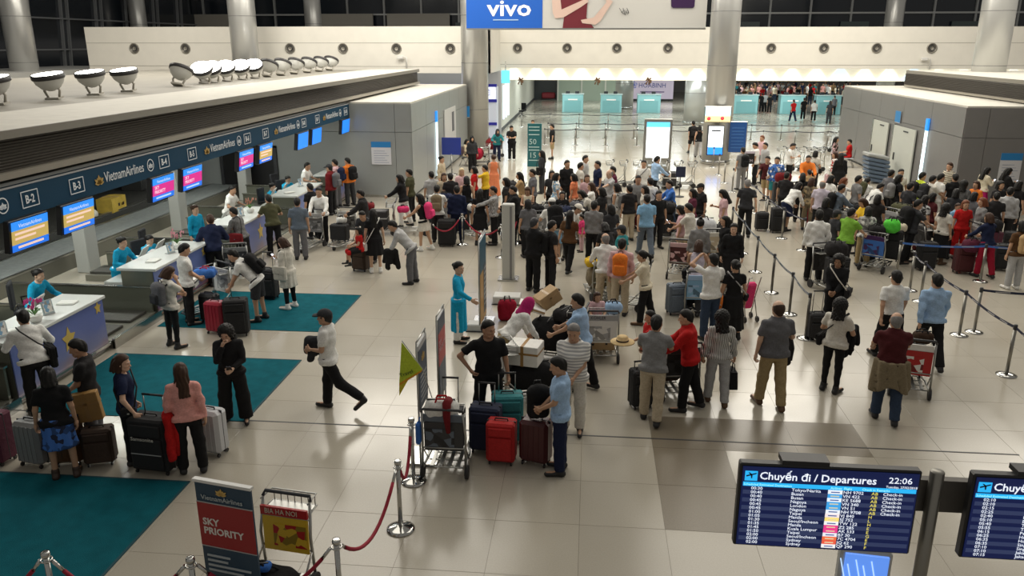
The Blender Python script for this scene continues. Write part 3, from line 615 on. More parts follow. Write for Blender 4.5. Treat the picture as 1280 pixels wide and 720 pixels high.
def hair_t(style, q):
    k = ('r', style, q)
    if k in _T: return _T[k]
    h = (.009, .012, .02)[q]; lo, hi = (-.20, -.24, -.34), (.20, .16, .30); G = grid(lo, hi, h)
    cap = ell(G, (0, -.016, .140), (.089, .110, .109)); face = half(G, (0, .052, .150), (0, -.86, -.42))   # >0 in front of the hairline
    wav = .003 * np.sin(G[0] * 130 + 2 * np.sin(G[2] * 18)) + .003 * np.sin(G[1] * 110 + 2 * np.sin(G[2] * 15 + 1))
    if style in ('short', 'spiky'):
        low = half(G, (0, -.02, .068), (0, .60, -.80)); d = smin(ell(G, (0, -.016, .138), (.081, .103, .107)), cone(G, (0, -.050, .10), (0, -.042, .02), .064, .055), .03); low = low + .010 * np.sin(G[0] * 75 + 1) + .006 * np.sin(G[1] * 110); d = np.maximum(d + wav * .7, low); d = np.maximum(d, -(face) if False else half(G, (0, .045, .165), (0, .70, -.71)))
        d = np.minimum(d, np.maximum(ell(G, (0, -.005, .150), (.088, .100, .105)), half(G, (0, .06, .185), (0, .35, -.94)))); 
    elif style == 'bald':
        d = smin(ell(G, (0, -.016, .134), (.081, .102, .104)), cone(G, (0, -.050, .10), (0, -.042, .02), .064, .055), .03); d = np.maximum(np.maximum(d + wav * .5, half(G, (0, -.02, .068), (0, .60, -.80))), half(G, (0, -.03, .165), (0, .45, .89)))
    elif style == 'cap':
        d = np.maximum(ell(G, (0, -.012, .145), (.094, .114, .104)), half(G, (0, 0, .145), (0, .05, -1))); d = np.minimum(d, np.maximum(ell(G, (0, .105, .150), (.075, .085, .02)), half(G, (0, .05, .14), (0, -1, 0))))
    elif style == 'scarf':
        d = ell(G, (0, -.012, .12), (.098, .115, .135)); d = smin(d, cone(G, (0, -.02, .05), (0, -.03, -.08), .10, .13), .05); d = np.maximum(d, -ell(G, (0, .12, .095), (.058, .08, .085)))
    else:
        fr = half(G, (0, .040, .160), (0, .82, -.57)); d = np.maximum(cap + wav, fr); d = np.maximum(d, half(G, (0, 0, .03), (0, 0, -1)))
        top = np.maximum(ell(G, (0, -.008, .150), (.090, .105, .106)), half(G, (0, .06, .178), (0, .45, -.9))); d = np.minimum(d, top)
        if style in ('long', 'bob', 'curly'):
            zl = {'long': -.24, 'bob': -.015, 'curly': -.12}[style]; w_ = {'long': .085, 'bob': .098, 'curly': .118}[style]
            bk = cone(G, (0, -.055, .10), (0, -.085, zl), .088, w_ * .85); bk = np.minimum(bk, np.minimum(cone(G, (.066, -.01, .11), (.072, -.015, max(zl, -.14)), .030, .028), cone(G, (-.066, -.01, .11), (-.072, -.015, max(zl, -.14)), .030, .028)))
            bk = np.maximum(bk, -ell(G, (0, .06, .05), (.062, .12, .16))); bk = np.maximum(bk, half(G, (0, 0, zl), (0, 0, -1)))
            if style == 'curly': bk = bk + .012 * np.sin(G[0] * 95) * np.sin(G[2] * 80) * np.sin(G[1] * 85 + 1)
            d = smin(d, bk + wav * 1.5, .02)
            if style == 'curly': d = smin(d, np.maximum(ell(G, (0, -.032, .125), (.118, .118, .132)), -ell(G, (0, .11, .085), (.068, .10, .105))) + .011 * np.sin(G[0] * 95) * np.sin(G[2] * 88) * np.sin(G[1] * 92), .02)
        if style == 'bun': d = smin(d, ell(G, (0, -.125, .155), (.042, .036, .042)), .012)
        if style == 'top': d = smin(d, ell(G, (0, -.05, .265), (.038, .038, .032)), .012)
        if style == 'pony': d = smin(smin(d, cone(G, (0, -.12, .16), (0, -.17, .10), .03, .034), .02), cone(G, (0, -.17, .10), (0, -.16, -.10), .034, .012), .03)
    _T[k] = surfnet(d, lo, h); return _T[k]
def rot(ax, a):
    return np.array(Matrix.Rotation(a, 3, ax))
# ---- poses. hands are targets in body space (x right, y forward, z up; 1.70 m figure); legs: swing, spread, knee
HN = (.25, .03, .78)
POSE = dict(
    stand=dict(), stand2=dict(legs=((.02, .05, .04), (-.04, .09, .02)), L=(-.26, .06, .78), R=(.24, -.01, .79), head=(.2, .08)),
    walk=dict(legs=((.34, .02, .10), (-.30, .02, .22)), L=(-.25, -.16, .80), R=(.25, .20, .84), lean=.05, curl=.9),
    walk2=dict(legs=((-.42, .02, .52), (.14, .02, .06)), L=(-.06, .24, 1.06), R=(.10, .26, 1.02), lean=.0, curl=.9),
    push=dict(L=(-.20, .44, 1.02), R=(.20, .44, 1.02), lean=.16, legs=((.14, .03, .10), (-.18, .03, .10)), curl=1.3),
    bend=dict(L=(-.20, .52, .72), R=(.18, .54, .74), lean=.70, legs=((.10, .05, .12), (-.05, .05, .06)), curl=.9, head=(0, .2)),
    lean=dict(L=(-.22, .42, 1.06), R=(.22, .40, 1.06), lean=.30, legs=((.06, .05, .06), (-.08, .05, .04)), curl=.3),
    phone=dict(R=(.07, .30, 1.18), L=(-.22, .06, .80), head=(0, .42), curl=1.0, legs=((.0, .05, .03), (-.03, .05, .03))),
    phone2=dict(R=(.06, .31, 1.13), L=(-.06, .31, 1.13), head=(0, .45), curl=1.0),
    think=dict(R=(.05, .17, 1.40), L=(-.08, .28, 1.05), head=(-.1, .45), curl=1.1, legs=((0, .10, .03), (-.03, .10, .03))),
    hip=dict(R=(.25, .05, .99), L=(-.27, .10, .78), Rp=(1, -.15, 0), head=(.55, .05), curl=.9, legs=((0, .10, .0), (-.02, .10, .0))),
    cross=dict(R=(-.10, .22, 1.16), L=(.10, .24, 1.13), curl=.7, head=(0, .1)),
    front=dict(R=(.05, .24, .95), L=(-.05, .25, .96), curl=.9, head=(0, .25)),
    handle=dict(R=(.34, .10, .92), L=(-.23, .10, .84), curl=1.3, head=(-.4, .1)),
    drag=dict(R=(.28, -.22, .80), L=(-.25, .10, .80), curl=1.4, legs=((.24, .02, .06), (-.26, .02, .16)), lean=.05),
    raise_=dict(L=(-.16, .20, 1.62), R=(.25, .06, .88), Lp=(-1, .2, .1), curl=.8, head=(0, -.05)),
    reach=dict(R=(.26, .55, 1.06), L=(-.24, .04, .80), curl=.3, head=(-.2, .1)),
    reachl=dict(L=(-.26, .52, 1.18), R=(.24, .05, .80), curl=.6),
    carry=dict(L=(-.14, .26, 1.10), R=(.14, .28, 1.08), curl=.8, head=(.2, .1)),
    bag=dict(R=(.28, .06, .76), L=(-.25, .04, .80), curl=1.4, legs=((.16, .03, .05), (-.14, .03, .1))),
    sit=dict(sit=1, L=(-.16, .42, .80), R=(.16, .42, .80), lean=.14, curl=.5, head=(0, .25)),
    sitlap=dict(sit=1, L=(-.10, .34, .68), R=(.10, .34, .68), lean=.05, curl=.6, head=(.2, .15)),
    guide=dict(R=(.36, .30, 1.04), L=(-.22, .05, .78), curl=.2, head=(-.5, .05)),
    jacket=dict(R=(.22, .26, .98), L=(-.26, .04, .78), curl=.9, legs=((.18, .03, .04), (-.14, .03, .1))),
    child=dict(L=(-.30, .10, .90), R=(.30, .12, .95), head=(.3, .1)),
)
def two_bone(a, t, l1, l2, pole):
    a = np.array(a, float); t = np.array(t, float); d = t - a; L = np.linalg.norm(d); L2 = min(L, (l1 + l2) * .995); d /= L
    t = a + d * L2; x = (l1 * l1 - l2 * l2 + L2 * L2) / (2 * L2); hgt = math.sqrt(max(l1 * l1 - x * x, 0)); p = np.array(pole, float); p = p - d * p.dot(d); p /= np.linalg.norm(p) + 1e-9
    return a + d * x + p * hgt, t
def skel(pose, fem):
    P = dict(L=(-HN[0], HN[1], HN[2]), R=HN, lean=.02, legs=((.01, .035, .03), (-.01, .035, .03)), head=(0, .08), curl=.55); P.update(POSE[pose])
    J = {}; sw = .175 if not fem else .155; hw = .088
    zs = 0.0
    if P.get('sit'): P['legs'] = ((1.45, .10, 1.45), (1.45, .10, 1.42))
    hipz = 0.0; legs = []
    for s, (a, ab, kn) in zip((-1, 1), P['legs']):
        h0 = np.array([s * hw, 0, 0.]); k = h0 + .42 * np.array([s * math.sin(ab), math.sin(a) * math.cos(ab), -math.cos(a) * math.cos(ab)])
        b = a - kn; an = k + .40 * np.array([s * math.sin(ab) * .4, math.sin(b), -math.cos(b)]); fa = b if kn > .5 and not P.get('sit') else 0
        toe = an + np.array([s * .03, .165 * math.cos(fa), .165 * math.sin(fa) - .035]); legs.append([h0, k, an, toe])
    up = .085 - min(l[2][2] for l in legs)
    for l in legs:
        for i in range(4): l[i] = l[i] + np.array([0, 0, up])
    J['legs'] = legs; hip = np.array([0, 0, up]); R = rot('X', -P['lean']); J['R'] = R; J['hip'] = hip
    dz = up - .905
    ch = lambda p: hip + R @ (np.array(p, float) - np.array([0, 0, .905]))
    J['ch'] = ch; J['arms'] = []
    for s, nm in ((-1, 'L'), (1, 'R')):
        sh = ch((s * sw, -.01, 1.365)); t = np.array(P[nm], float); t[2] += dz if not P.get('sit') else 0.0
        if P.get('sit'): t = t + np.array([0, 0, 0.0])
        pole = P.get(nm + 'p', (s * .55, -.75, -.35)); el, wr = two_bone(sh, t, .275, .245, pole); J['arms'].append((s, sh, el, wr))
    J['neck'] = ch((0, -.015, 1.42)); J['headR'] = R @ rot('X', 0) ; hy, hp = P['head']
    J['headR'] = rot('X', -P['lean'] * .35) @ rot('Z', hy) @ rot('X', -hp); J['headO'] = ch((0, 0.005, 1.464)) ; J['curl'] = P['curl']; J['fem'] = fem; J['pose'] = pose
    return J
def torso(G, J, infl, fem, belly=0.):
    hip, R = J['hip'], J['R']; X, Y, Z = G[0] - hip[0], G[1] - hip[1], G[2] - hip[2]
    Q = [R[0, i] * X + R[1, i] * Y + R[2, i] * Z for i in range(3)]; Q[2] = Q[2] + .905
    zk = np.array([.80, .90, .98, 1.06, 1.16, 1.26, 1.36, 1.41, 1.45])
    rx = np.array([.150, .168, .158, .145, .150, .162, .155, .120, .070]); ry = np.array([.095, .108, .100, .096, .105, .112, .095, .075, .055]); yo = np.array([-.005, -.008, 0, .004, .004, 0, -.008, -.012, -.015])
    if fem: rx = np.array([.155, .172, .150, .128, .132, .142, .132, .104, .058]); ry = np.array([.098, .108, .092, .085, .098, .110, .088, .068, .048])
    if belly: ry[1:6] += belly; yo[1:6] += belly * .6; rx[1:6] += belly * .5
    RX = np.interp(Q[2], zk, rx) + infl; RY = np.interp(Q[2], zk, ry) + infl; YO = np.interp(Q[2], zk, yo)
    q = np.sqrt((Q[0] / RX) ** 2 + ((Q[1] - YO) / RY) ** 2); d = (q - 1) * np.minimum(RX, RY)
    d = np.maximum(d, np.maximum(Q[2] - 1.45 - infl, .80 - infl - Q[2]))
    return d, Q
def legsf(G, J, infl, fat=1., wide=0.):
    D = None
    for (h0, k, an, toe) in J['legs']:
        d = smin(cone(G, h0, k, .083 * fat + infl, .056 * fat + infl + wide * .5), cone(G, k, an, .055 * fat + infl + wide * .6, .038 + infl + wide), .025); D = d if D is None else smin(D, d, .012)
    return D
def armsf(G, J, infl, frac=2.0, end=None):
    D = None
    for (s, sh, el, wr) in J['arms']:
        if frac >= 1: 
            d = smin(cone(G, sh, el, .050 + infl, .040 + infl), cone(G, el, wr, .040 + infl, .027 + infl), .015)
            if frac < 2:
                p = el + (wr - el) * (frac - 1 + .0); n = (wr - el) / np.linalg.norm(wr - el); d = np.maximum(d, np.where(cone(G, el, wr, .0, .0) < cone(G, sh, el, 0, 0), half(G, p, n), -1))
        else:
            p = sh + (el - sh) * frac; n = (el - sh) / np.linalg.norm(el - sh); d = np.maximum(cone(G, sh, sh + (el - sh) * min(frac + .15, 1), .046 + infl, .048 + infl), half(G, p, n))
        D = d if D is None else np.minimum(D, d)
    return D
def bounds(J, pad=.12):
    pts = [p for l in J['legs'] for p in l] + [p for a in J['arms'] for p in a[1:]] + [J['headO'], J['neck'], J['hip'] + np.array([.2, .15, 0]), J['hip'] - np.array([.2, .15, 0])]
    pts = np.array(pts); return pts.min(0) - pad, pts.max(0) + pad
def wrinkle(G, a=.004): return a * (np.sin(G[2] * 38 + G[0] * 21 + 3 * np.sin(G[1] * 9)) + np.sin(G[2] * 23 - G[0] * 33 + G[1] * 17))
def to_mesh(name, chunks):
    # chunks: (V, Q, matidx)
    vs = []; fs = []; mi = []; b = 0
    for V, Q, m in chunks: vs.append(V); fs.append(Q + b); mi.append(np.full(len(Q), m)); b += len(V)
    V = np.concatenate(vs); Q = np.concatenate(fs); me = bpy.data.meshes.new(name)
    me.vertices.add(len(V)); me.vertices.foreach_set('co', V.astype(np.float32).ravel()); me.loops.add(len(Q) * 4); me.loops.foreach_set('vertex_index', Q.astype(np.int32).ravel())
    me.polygons.add(len(Q)); me.polygons.foreach_set('loop_start', np.arange(len(Q), dtype=np.int32) * 4); me.polygons.foreach_set('loop_total', np.full(len(Q), 4, np.int32))
    me.polygons.foreach_set('material_index', np.concatenate(mi).astype(np.int32)); me.polygons.foreach_set('use_smooth', np.ones(len(Q), bool)); me.update(calc_edges=True); return me
def ball(c, r, n=6):
    b = MB(); b.lathe([(max(r * math.sin(a), 1e-4), -r * math.cos(a)) for a in np.linspace(0, PI, n)], n=8); V = np.array(b.v) + np.array(c); Q = np.array([f if len(f) == 4 else None for f in b.f if len(f) == 4]); return V, Q
_C = {}
def body_mesh(pose, fem, q):
    k = ('body', pose, fem, q)
    if k in _C: return _C[k]
    J = skel(pose, fem); h = (.019, .026, .038)[q]; lo, hi = bounds(J); G = grid(lo, hi, h)
    d, _ = torso(G, J, -.004, fem); d = smin(d, legsf(G, J, -.003), .03); d = smin(d, armsf(G, J, -.003), .03)
    d = smin(d, cone(G, J['neck'], J['headO'] + J['headR'] @ np.array([0, -.015, .03]), .056 if not fem else .048, .054 if not fem else .046), .03)
    for (h0, kn, an, toe) in J['legs']: d = smin(d, cone(G, an + np.array([0, -.02, -.03]), toe, .034, .026), .02)
    ch = [(*surfnet(d, lo, h), 0)]
    HV, HQ = head_t(fem, q); R, O = J['headR'], J['headO']
    ch.append((HV @ R.T + O, HQ, 0))
    if q < 2:
        for s in (-1, 1):
            for (c, r, m) in (((s * .031, .0775, .111), .0112, 1), ((s * .031, .0835, .1105), .0068, 2)):
                V, Q = ball(c, r); ch.append((V @ R.T + O, Q, m))
            V, Q = ball((0, 0, 0), 1.0); V = V * np.array([.016, .006, .0035]) + np.array([s * .031, .0905, .1345]); ch.append((V @ R.T + O, Q, 2))
        V, Q = ball((0, 0, 0), 1.0, 6); V = V * np.array([.021, .007, .006]) + np.array([0, .0875, .041]); ch.append((V @ R.T + O, Q, 3))
    FV, FQ = hand_t(J['curl'], q)
    for (s, sh, el, wr) in J['arms']:
        z = (wr - el); z /= np.linalg.norm(z); side = np.array([s * 1., 0, 0]); side = side - z * side.dot(z)
        if np.linalg.norm(side) < .2: side = np.array([0, 0, 1.]) - z * z[2]
        side /= np.linalg.norm(side); fw = np.cross(side, -z) * 1.0
        V = FV.copy(); Mx = np.stack([side, np.cross(-z, side) * 1.0, -z], 1)
        if s < 0: 
            V = V * np.array([1, -1, 1]); Qf = FQ[:, ::-1]
        else: Qf = FQ
        # keep the thumb pointing forward/up
        ty = Mx[:, 1] * (1 if s > 0 else -1)
        if (ty[1] + ty[2] * .8) < 0: V = V * np.array([1, -1, 1]); Qf = Qf[:, ::-1]
        ch.append((V @ Mx.T + wr, Qf if np.linalg.det(Mx) > 0 else Qf[:, ::-1], 0))
    me = to_mesh('person', ch); _C[k] = me
    me.materials.append(mat('skin', .5)); me.materials.append(mat((.75, .73, .70), .3)); me.materials.append(mat('hair', .4)); me.materials.append(mat((.40, .14, .11), .5)); return me
def garment(kind, typ, pose, fem, q, belly=0.):
    k = (kind, typ, pose, fem, q, belly)
    if k in _C: return _C[k]
    J = skel(pose, fem); h = (.018, .025, .036)[q]; lo, hi = bounds(J, .2 if typ in ('D', 'd', 'a', 'skirt', 'lskirt', 'coat') else .14); G = grid(lo, hi, h); wr_ = wrinkle(G, .0035 if typ != 'l' else .005)
    Q0 = None; sit = POSE[pose].get('sit')
    def cone_skirt(z0, z1, r0, r1, dep=.72):
        zz = G[2] - (J['hip'][2] - .905); t = np.clip((z0 - zz) / (z0 - z1), 0, 1); RX = r0 + (r1 - r0) * t; X = G[0] - J['hip'][0]; Y = G[1] - J['hip'][1]
        q_ = np.sqrt((X / RX) ** 2 + (Y / (RX * dep + .02)) ** 2); an = np.arctan2(Y, X)
        dd = (q_ - 1) * RX * dep + .012 * np.sin(an * 9) * t; dd = np.maximum(dd, np.maximum(zz - z0, z1 - zz))
        for lg in (legsf(G, J, .022),): dd = smin(dd, np.maximum(lg, np.maximum(z1 - zz, zz - z0)), .03)
        return dd
    if kind == 'top':
        infl = {'t': .021, 'l': .021, 'k': .010, 'j': .030, 'd': .012, 'D': .012, 'a': .010, 'coat': .030, 's': .014}[typ]
        d, Q = torso(G, J, infl, fem, belly)
        sl = {'t': .72, 's': .72, 'l': 1.97, 'k': None, 'j': 1.97, 'd': .55, 'D': None, 'a': 1.97, 'coat': 1.97}[typ]
        if sl: d = smin(d, armsf(G, J, .014 if typ not in ('j', 'coat') else .024, sl), .03)
        hem = {'t': .845, 's': .93, 'l': .86, 'k': .87, 'j': .84, 'd': .88, 'D': .88, 'a': .88, 'coat': .86}[typ]
        if typ in ('t', 'l', 'k', 'j', 's', 'a', 'coat'): d = smin(d, np.maximum(legsf(G, J, .044 if typ != 's' else .010, 1., .03), Q[2] - .93), .03)
        d = d + wr_
        if not sit: d = np.maximum(d, hem - Q[2])
        else: d = np.maximum(d, .84 - Q[2])
        d = np.maximum(d, -(np.sqrt(Q[0] ** 2 + (Q[1] - .02) ** 2 + (Q[2] - 1.475) ** 2) - (.078 if typ not in ('k', 'D', 'j') else (.10 if typ != 'j' else .07))))
        if typ == 'j': d = np.minimum(d, np.maximum(np.abs(np.sqrt(Q[0] ** 2 + (Q[1] + .01) ** 2) - .078) - .012, np.abs(Q[2] - 1.435) - .035))
        if not sit:
            if typ == 'd': d = smin(d, cone_skirt(.95, .50, .155, .235), .03)
            if typ == 'D': d = smin(d, cone_skirt(.95, .12, .155, .25), .03)
            if typ == 'coat': d = smin(d, cone_skirt(.95, .55, .18, .215), .03)
            if typ == 'a':
                sk = cone_skirt(.95, .26, .176, .180); sk = np.maximum(sk, -(np.abs(G[1] - J['hip'][1]) - .014 + np.where(G[2] < .70, 0, 1) * .5)); d = np.minimum(d, sk)
        else:
            if typ in ('a', 'd'): d = smin(d, np.maximum(legsf(G, J, .022), .40 - G[2]), .03)
    else:
        d0, Q = torso(G, J, .004, fem, belly); d0 = np.maximum(d0, Q[2] - .965)
        if typ in ('p', 'w', 'm', 's'):
            infl = {'p': .014, 'w': .020, 'm': .004, 's': .022}[typ]; lg = legsf(G, J, infl, 1., {'p': .018, 'w': .045, 'm': 0., 's': .03}[typ]); d = smin(d0, lg + wr_ * .6, .03)
            for (h0, kn, an, toe) in J['legs']:
                n = (an - kn) / np.linalg.norm(an - kn)
                if typ == 's': p = kn + (h0 - kn) * .08; n2 = (kn - h0) / np.linalg.norm(kn - h0); cut = half(G, p, n2); near = cone(G, kn, an, 0, 0) < .16
                else: p = an + n * (.0 if typ != 'm' else -.03); cut = half(G, p, n); near = cone(G, an, an + np.array([0, .0, -.06]), 0, 0) < .16
                d = np.where(near & (np.abs(G[0] - (an[0] if typ != 's' else kn[0])) < .11), np.maximum(d, cut), d)
        elif typ == 'skirt': d = smin(d0, cone_skirt(.955, .50, .150, .225), .02)
        elif typ == 'mini': d = smin(d0, cone_skirt(.955, .62, .150, .215), .02)
        elif typ == 'lskirt': d = smin(d0, cone_skirt(.955, .22, .150, .25), .02)
    V, Qd = surfnet(d, lo, h)
    me = to_mesh(kind, [(V, Qd, 0)]); me.materials.append(None); _C[k] = me; return me
def shoe_mesh(pose, fem, q, side, boot=False):
    k = ('shoe', pose, fem, q, side, boot)
    if k in _C: return _C[k]
    J = skel(pose, fem); h0, kn, an, toe = J['legs'][side]; h = (.013, .018, .03)[q]
    lo = np.minimum(an, toe) - .09; hi = np.maximum(an, toe) + (.09 if not boot else .2); G = grid(lo, hi, h)
    f = toe - an; f = f - np.array([0, 0, f[2]]) if abs(f[2] + .035) < .05 else f
    heel = an + np.array([0, -.035, -.045]); d = smin(cone(G, heel, toe + np.array([0, 0, -.012]), .042, .034), cone(G, an, heel, .044, .042), .03); d = smin(d, cone(G, an, an + (kn - an) * (.10 if not boot else .42), .048, .05 if not boot else .058), .02)
    if abs((toe - an)[2] + .035) < .03: d = np.maximum(d, -(G[2] - (an[2] - .083)))
    V, Qd = surfnet(d, lo, h); me = to_mesh('shoe', [(V, Qd, 0)]); me.materials.append(None); _C[k] = me; return me
def hair_mesh(style, pose, fem, q):
    k = ('hair', style, pose, fem, q)
    if k in _C: return _C[k]
    J = skel(pose, fem); V, Qd = hair_t(style, q); me = to_mesh('hair', [(V @ J['headR'].T + J['headO'], Qd, 0)]); me.materials.append(None); _C[k] = me; return me
def setm(o, m, i=0):
    s = o.material_slots[i]; s.link = 'OBJECT'; s.material = m
def cloth_mat(c):
    # colour code, optionally with a pattern: "white/vs/black"
    if isinstance(c, str) and '/' in c:
        a, k, b = c.split('/')
        if k == 'vs': return mat(a, .8, 0, 'vstripe', c2=b, scale=14)
        if k == 'hs': return mat(a, .8, 0, 'hstripe', c2=b, scale=7)
        if k == 'pl': return mat(a, .8, 0, 'fabric', c2=b, scale=30)
        return mat(a, .8, 0, 'print', c2=b, scale=16)
    return fab(c)
PEOPLE = {}
OCC = []   # floor discs already taken: x, y, r
def settle(circ, lim=.55, skip=False):
    dx = dy = 0.
    if not skip:
        for _ in range(40):
            px = py = 0.
            for (x, y, r) in circ:
                for (X, Y, R_) in OCC:
                    ex, ey = x + dx - X, y + dy - Y; D = math.hypot(ex, ey); o = r + R_ - D
                    if o > .005:
                        if D < 1e-3: ex, ey, D = .01, .006, .0117
                        px += ex / D * o; py += ey / D * o
            if abs(px) + abs(py) < .004: break
            dx += px * .35; dy += py * .35; L = math.hypot(dx, dy)
            if L > lim: dx *= lim / L; dy *= lim / L
    for (x, y, r) in circ: OCC.append((x + dx, y + dy, r))
    return dx, dy
def person(key, hx, hy, hgt, face, pose, top, bot, hair, label, skin='skin', shoes='black', base=None, q=None, z=0., belly=0., boot=False, group=None):
    fem = hair[0].isupper() if isinstance(hair, str) else False
    hs, hcol = hair.split(':'); style = hs.lower()
    J = skel(pose, fem); sc = hgt / 1.70
    crown = J['headO'] + J['headR'] @ np.array([0, -.015, .245])
    if base is None:
        p = at(hx, hy, z + crown[2] * sc); a = math.radians(face)
        off = (crown[0] * sc * math.cos(a) - crown[1] * sc * math.sin(a), crown[0] * sc * math.sin(a) + crown[1] * sc * math.cos(a))
        base = (p.x - off[0], p.y - off[1], z)
    if z < .05:
        a = math.radians(face); cr = .21 * sc
        if pose in ('bend', 'lean') and base[0] > -8: cc = [(base[0], base[1], cr)]
        else: cc = [(base[0], base[1], cr)]
        dx, dy = settle(cc, .40, key[0] == 'c')
        base = (base[0] + dx, base[1] + dy, z)
    if q is None: q = 0 if base[1] < 17.5 else (1 if base[1] < 30 else 2)
    b = obj('person', body_mesh(pose, fem, q), None, None, base, math.radians(face)); b.scale = (sc * 1.06, sc * 1.06, sc); setm(b, mat(skin, .5)); tag(b, label, 'person', group)
    tt, tc = top.split(':'); g = obj({'d': 'dress', 'D': 'long_dress', 'a': 'tunic', 'j': 'jacket', 'coat': 'coat', 'k': 'sleeveless_top'}.get(tt, 'shirt'), garment('top', tt, pose, fem, q, belly), None, b); setm(g, cloth_mat(tc))
    if bot != '-':
        bt, bc = bot.split(':'); g = obj({'s': 'shorts', 'skirt': 'skirt', 'mini': 'skirt', 'lskirt': 'skirt', 'm': 'leggings'}.get(bt, 'trousers'), garment('bottom', bt, pose, fem, q, belly), None, b); setm(g, cloth_mat(bc))
    if style != 'none':
        g = obj({'cap': 'cap', 'scarf': 'headscarf'}.get(style, 'hair'), hair_mesh(style, pose, fem, q), None, b); setm(g, mat(hcol, .55 if style not in ('cap', 'scarf') else .85, kind='fabric', spec=.3))
        if style == 'cap': g = obj('hair', hair_mesh('bald', pose, fem, q), None, b); setm(g, mat('hair', .55))
    for s in (0, 1): g = obj('shoe', shoe_mesh(pose, fem, q, s, boot), None, b); setm(g, mat(shoes, .5))
    PEOPLE[key] = (b, J, sc, q); return b
# ================================================================ PROPS
def sdf_mesh(name, fn, lo, hi, h, m):
    G = grid(lo, hi, h); V, Q = surfnet(fn(G), lo, h); me = to_mesh(name, [(V, Q, 0)]); me.materials.append(m); return me
def rbox(G, c, b, r):
    q = [np.abs(G[i] - c[i]) - (b[i] - r) for i in range(3)]
    return np.sqrt(np.maximum(q[0], 0) ** 2 + np.maximum(q[1], 0) ** 2 + np.maximum(q[2], 0) ** 2) + np.minimum(np.maximum(q[0], np.maximum(q[1], q[2])), 0) - r
WHL = MB().cyl((0, 0, 0), .028, .024, 12, 'x').mesh('wheel'); WHL.materials.append(M_BLK)
def suitcase(px, py, w, d, h, c, rz, label, kind='hard', tele=0., base=None, word=None, z=0.):
    p = Vector(base) if base else at(px, py, z)
    if not base: dx, dy = settle([(p.x, p.y, max(w, d) * .48)]); p = p + Vector((dx, dy, 0))
    e = empty('suitcase', p, math.radians(rz)); tag(e, label, 'suitcase')
    M = mat(c, .35 if kind == 'hard' else .8, 0, 'plain' if kind == 'hard' else 'fabric'); z0 = .055
    bev = .045 if kind == 'hard' else .03
    MB().box((0, 0, z0 + h / 2), (w, d, h), bev=bev).build('shell', M, e)
    if kind == 'hard':
        rm = MB().box((0, 0, z0 + h / 2), (w * .05, .008, h * .86)).mesh('shell_rib'); rm.materials.append(M)
        for i in range(5):
            for s in (-1, 1): obj('shell_rib', rm, None, e, (-w * .36 + i * w * .18, s * (d / 2 + .003), 0))
    else:
        MB().box((0, -d / 2 - .015, z0 + h * .36), (w * .82, .04, h * .58), bev=.015).build('front_pocket', M, e); MB().box((0, -d / 2 - .012, z0 + h * .80), (w * .82, .03, h * .22), bev=.012).build('upper_pocket', M, e)
    MB().box((0, 0, z0 + h / 2), (w * 1.008, .018, h * 1.004), bev=.004).build('zip_seam', M_DK, e)
    MB().tube([(-.09, 0, z0 + h), (-.085, 0, z0 + h + .03), (.085, 0, z0 + h + .03), (.09, 0, z0 + h)], .011, 6).build('top_handle', M_BLK, e)
    for sx in (-1, 1):
        for sy in (-1, 1):
            o = bpy.data.objects.new('wheel', WHL); COL.objects.link(o); o.parent = e; o.location = (sx * (w / 2 - .05), sy * (d / 2 - .04), .029)
    if tele:
        b = MB()
        for s in (-1, 1): b.tube([(s * w * .26, d * .3, z0 + h - .03), (s * w * .26, d * .3, z0 + h + tele)], .009, 6)
        b.build('telescopic_rod', metal('alu', .3), e); MB().tube([(-w * .26 - .01, d * .3, z0 + h + tele), (w * .26 + .01, d * .3, z0 + h + tele)], .016, 8).build('pull_grip', M_BLK, e)
    if word: text(word, .075, mat('offwhite', .5), e, (-w * .36, -d / 2 - .04, z0 + h * .62), (1, 0, 0), (0, 0, 1), sx=1.1); MB().box((0, -d / 2 - .037, z0 + h * .36), (w * .8, .006, .012)).build('print_line', mat('lgrey', .5), e)
    return e
PACKS = {}
def pack_meshes(big):
    if big in PACKS: return PACKS[big]
    s = 1.25 if big else 1.
    def fn(G):
        d = rbox(G, (0, 0, 0), (.155 * s, .095 * s, .225 * s), .08); d = smin(d, ell(G, (0, -.01, .16 * s), (.14 * s, .10 * s, .11 * s)), .05); return d + .003 * np.sin(G[0] * 60) * np.sin(G[2] * 50)
    a = sdf_mesh('pack_body', fn, (-.25, -.18, -.34), (.25, .18, .38), .02, None)
    b = sdf_mesh('pack_pocket', lambda G: rbox(G, (0, -.105 * s, -.07 * s), (.115 * s, .045 * s, .10 * s), .035), (-.22, -.22, -.28), (.22, .02, .12), .016, None)
    c = MB().tube([(-.05, .06, .25 * s), (-.04, .05, .30 * s), (.04, .05, .30 * s), (.05, .06, .25 * s)], .01, 6).mesh('grab_loop'); c.materials.append(M_BLK)
    d = MB()
    for x in (-.1, .1): d.tube([(x, .10, .18), (x * 1.05, .20, .24), (x * 1.1, .30, .19), (x * 1.15, .335, .05), (x * 1.1, .30, -.08), (x * 1.2, .12, -.2)], .017, 6)
    d = d.mesh('shoulder_strap'); d.materials.append(M_DK)
    PACKS[big] = (a, b, c, d); return PACKS[big]
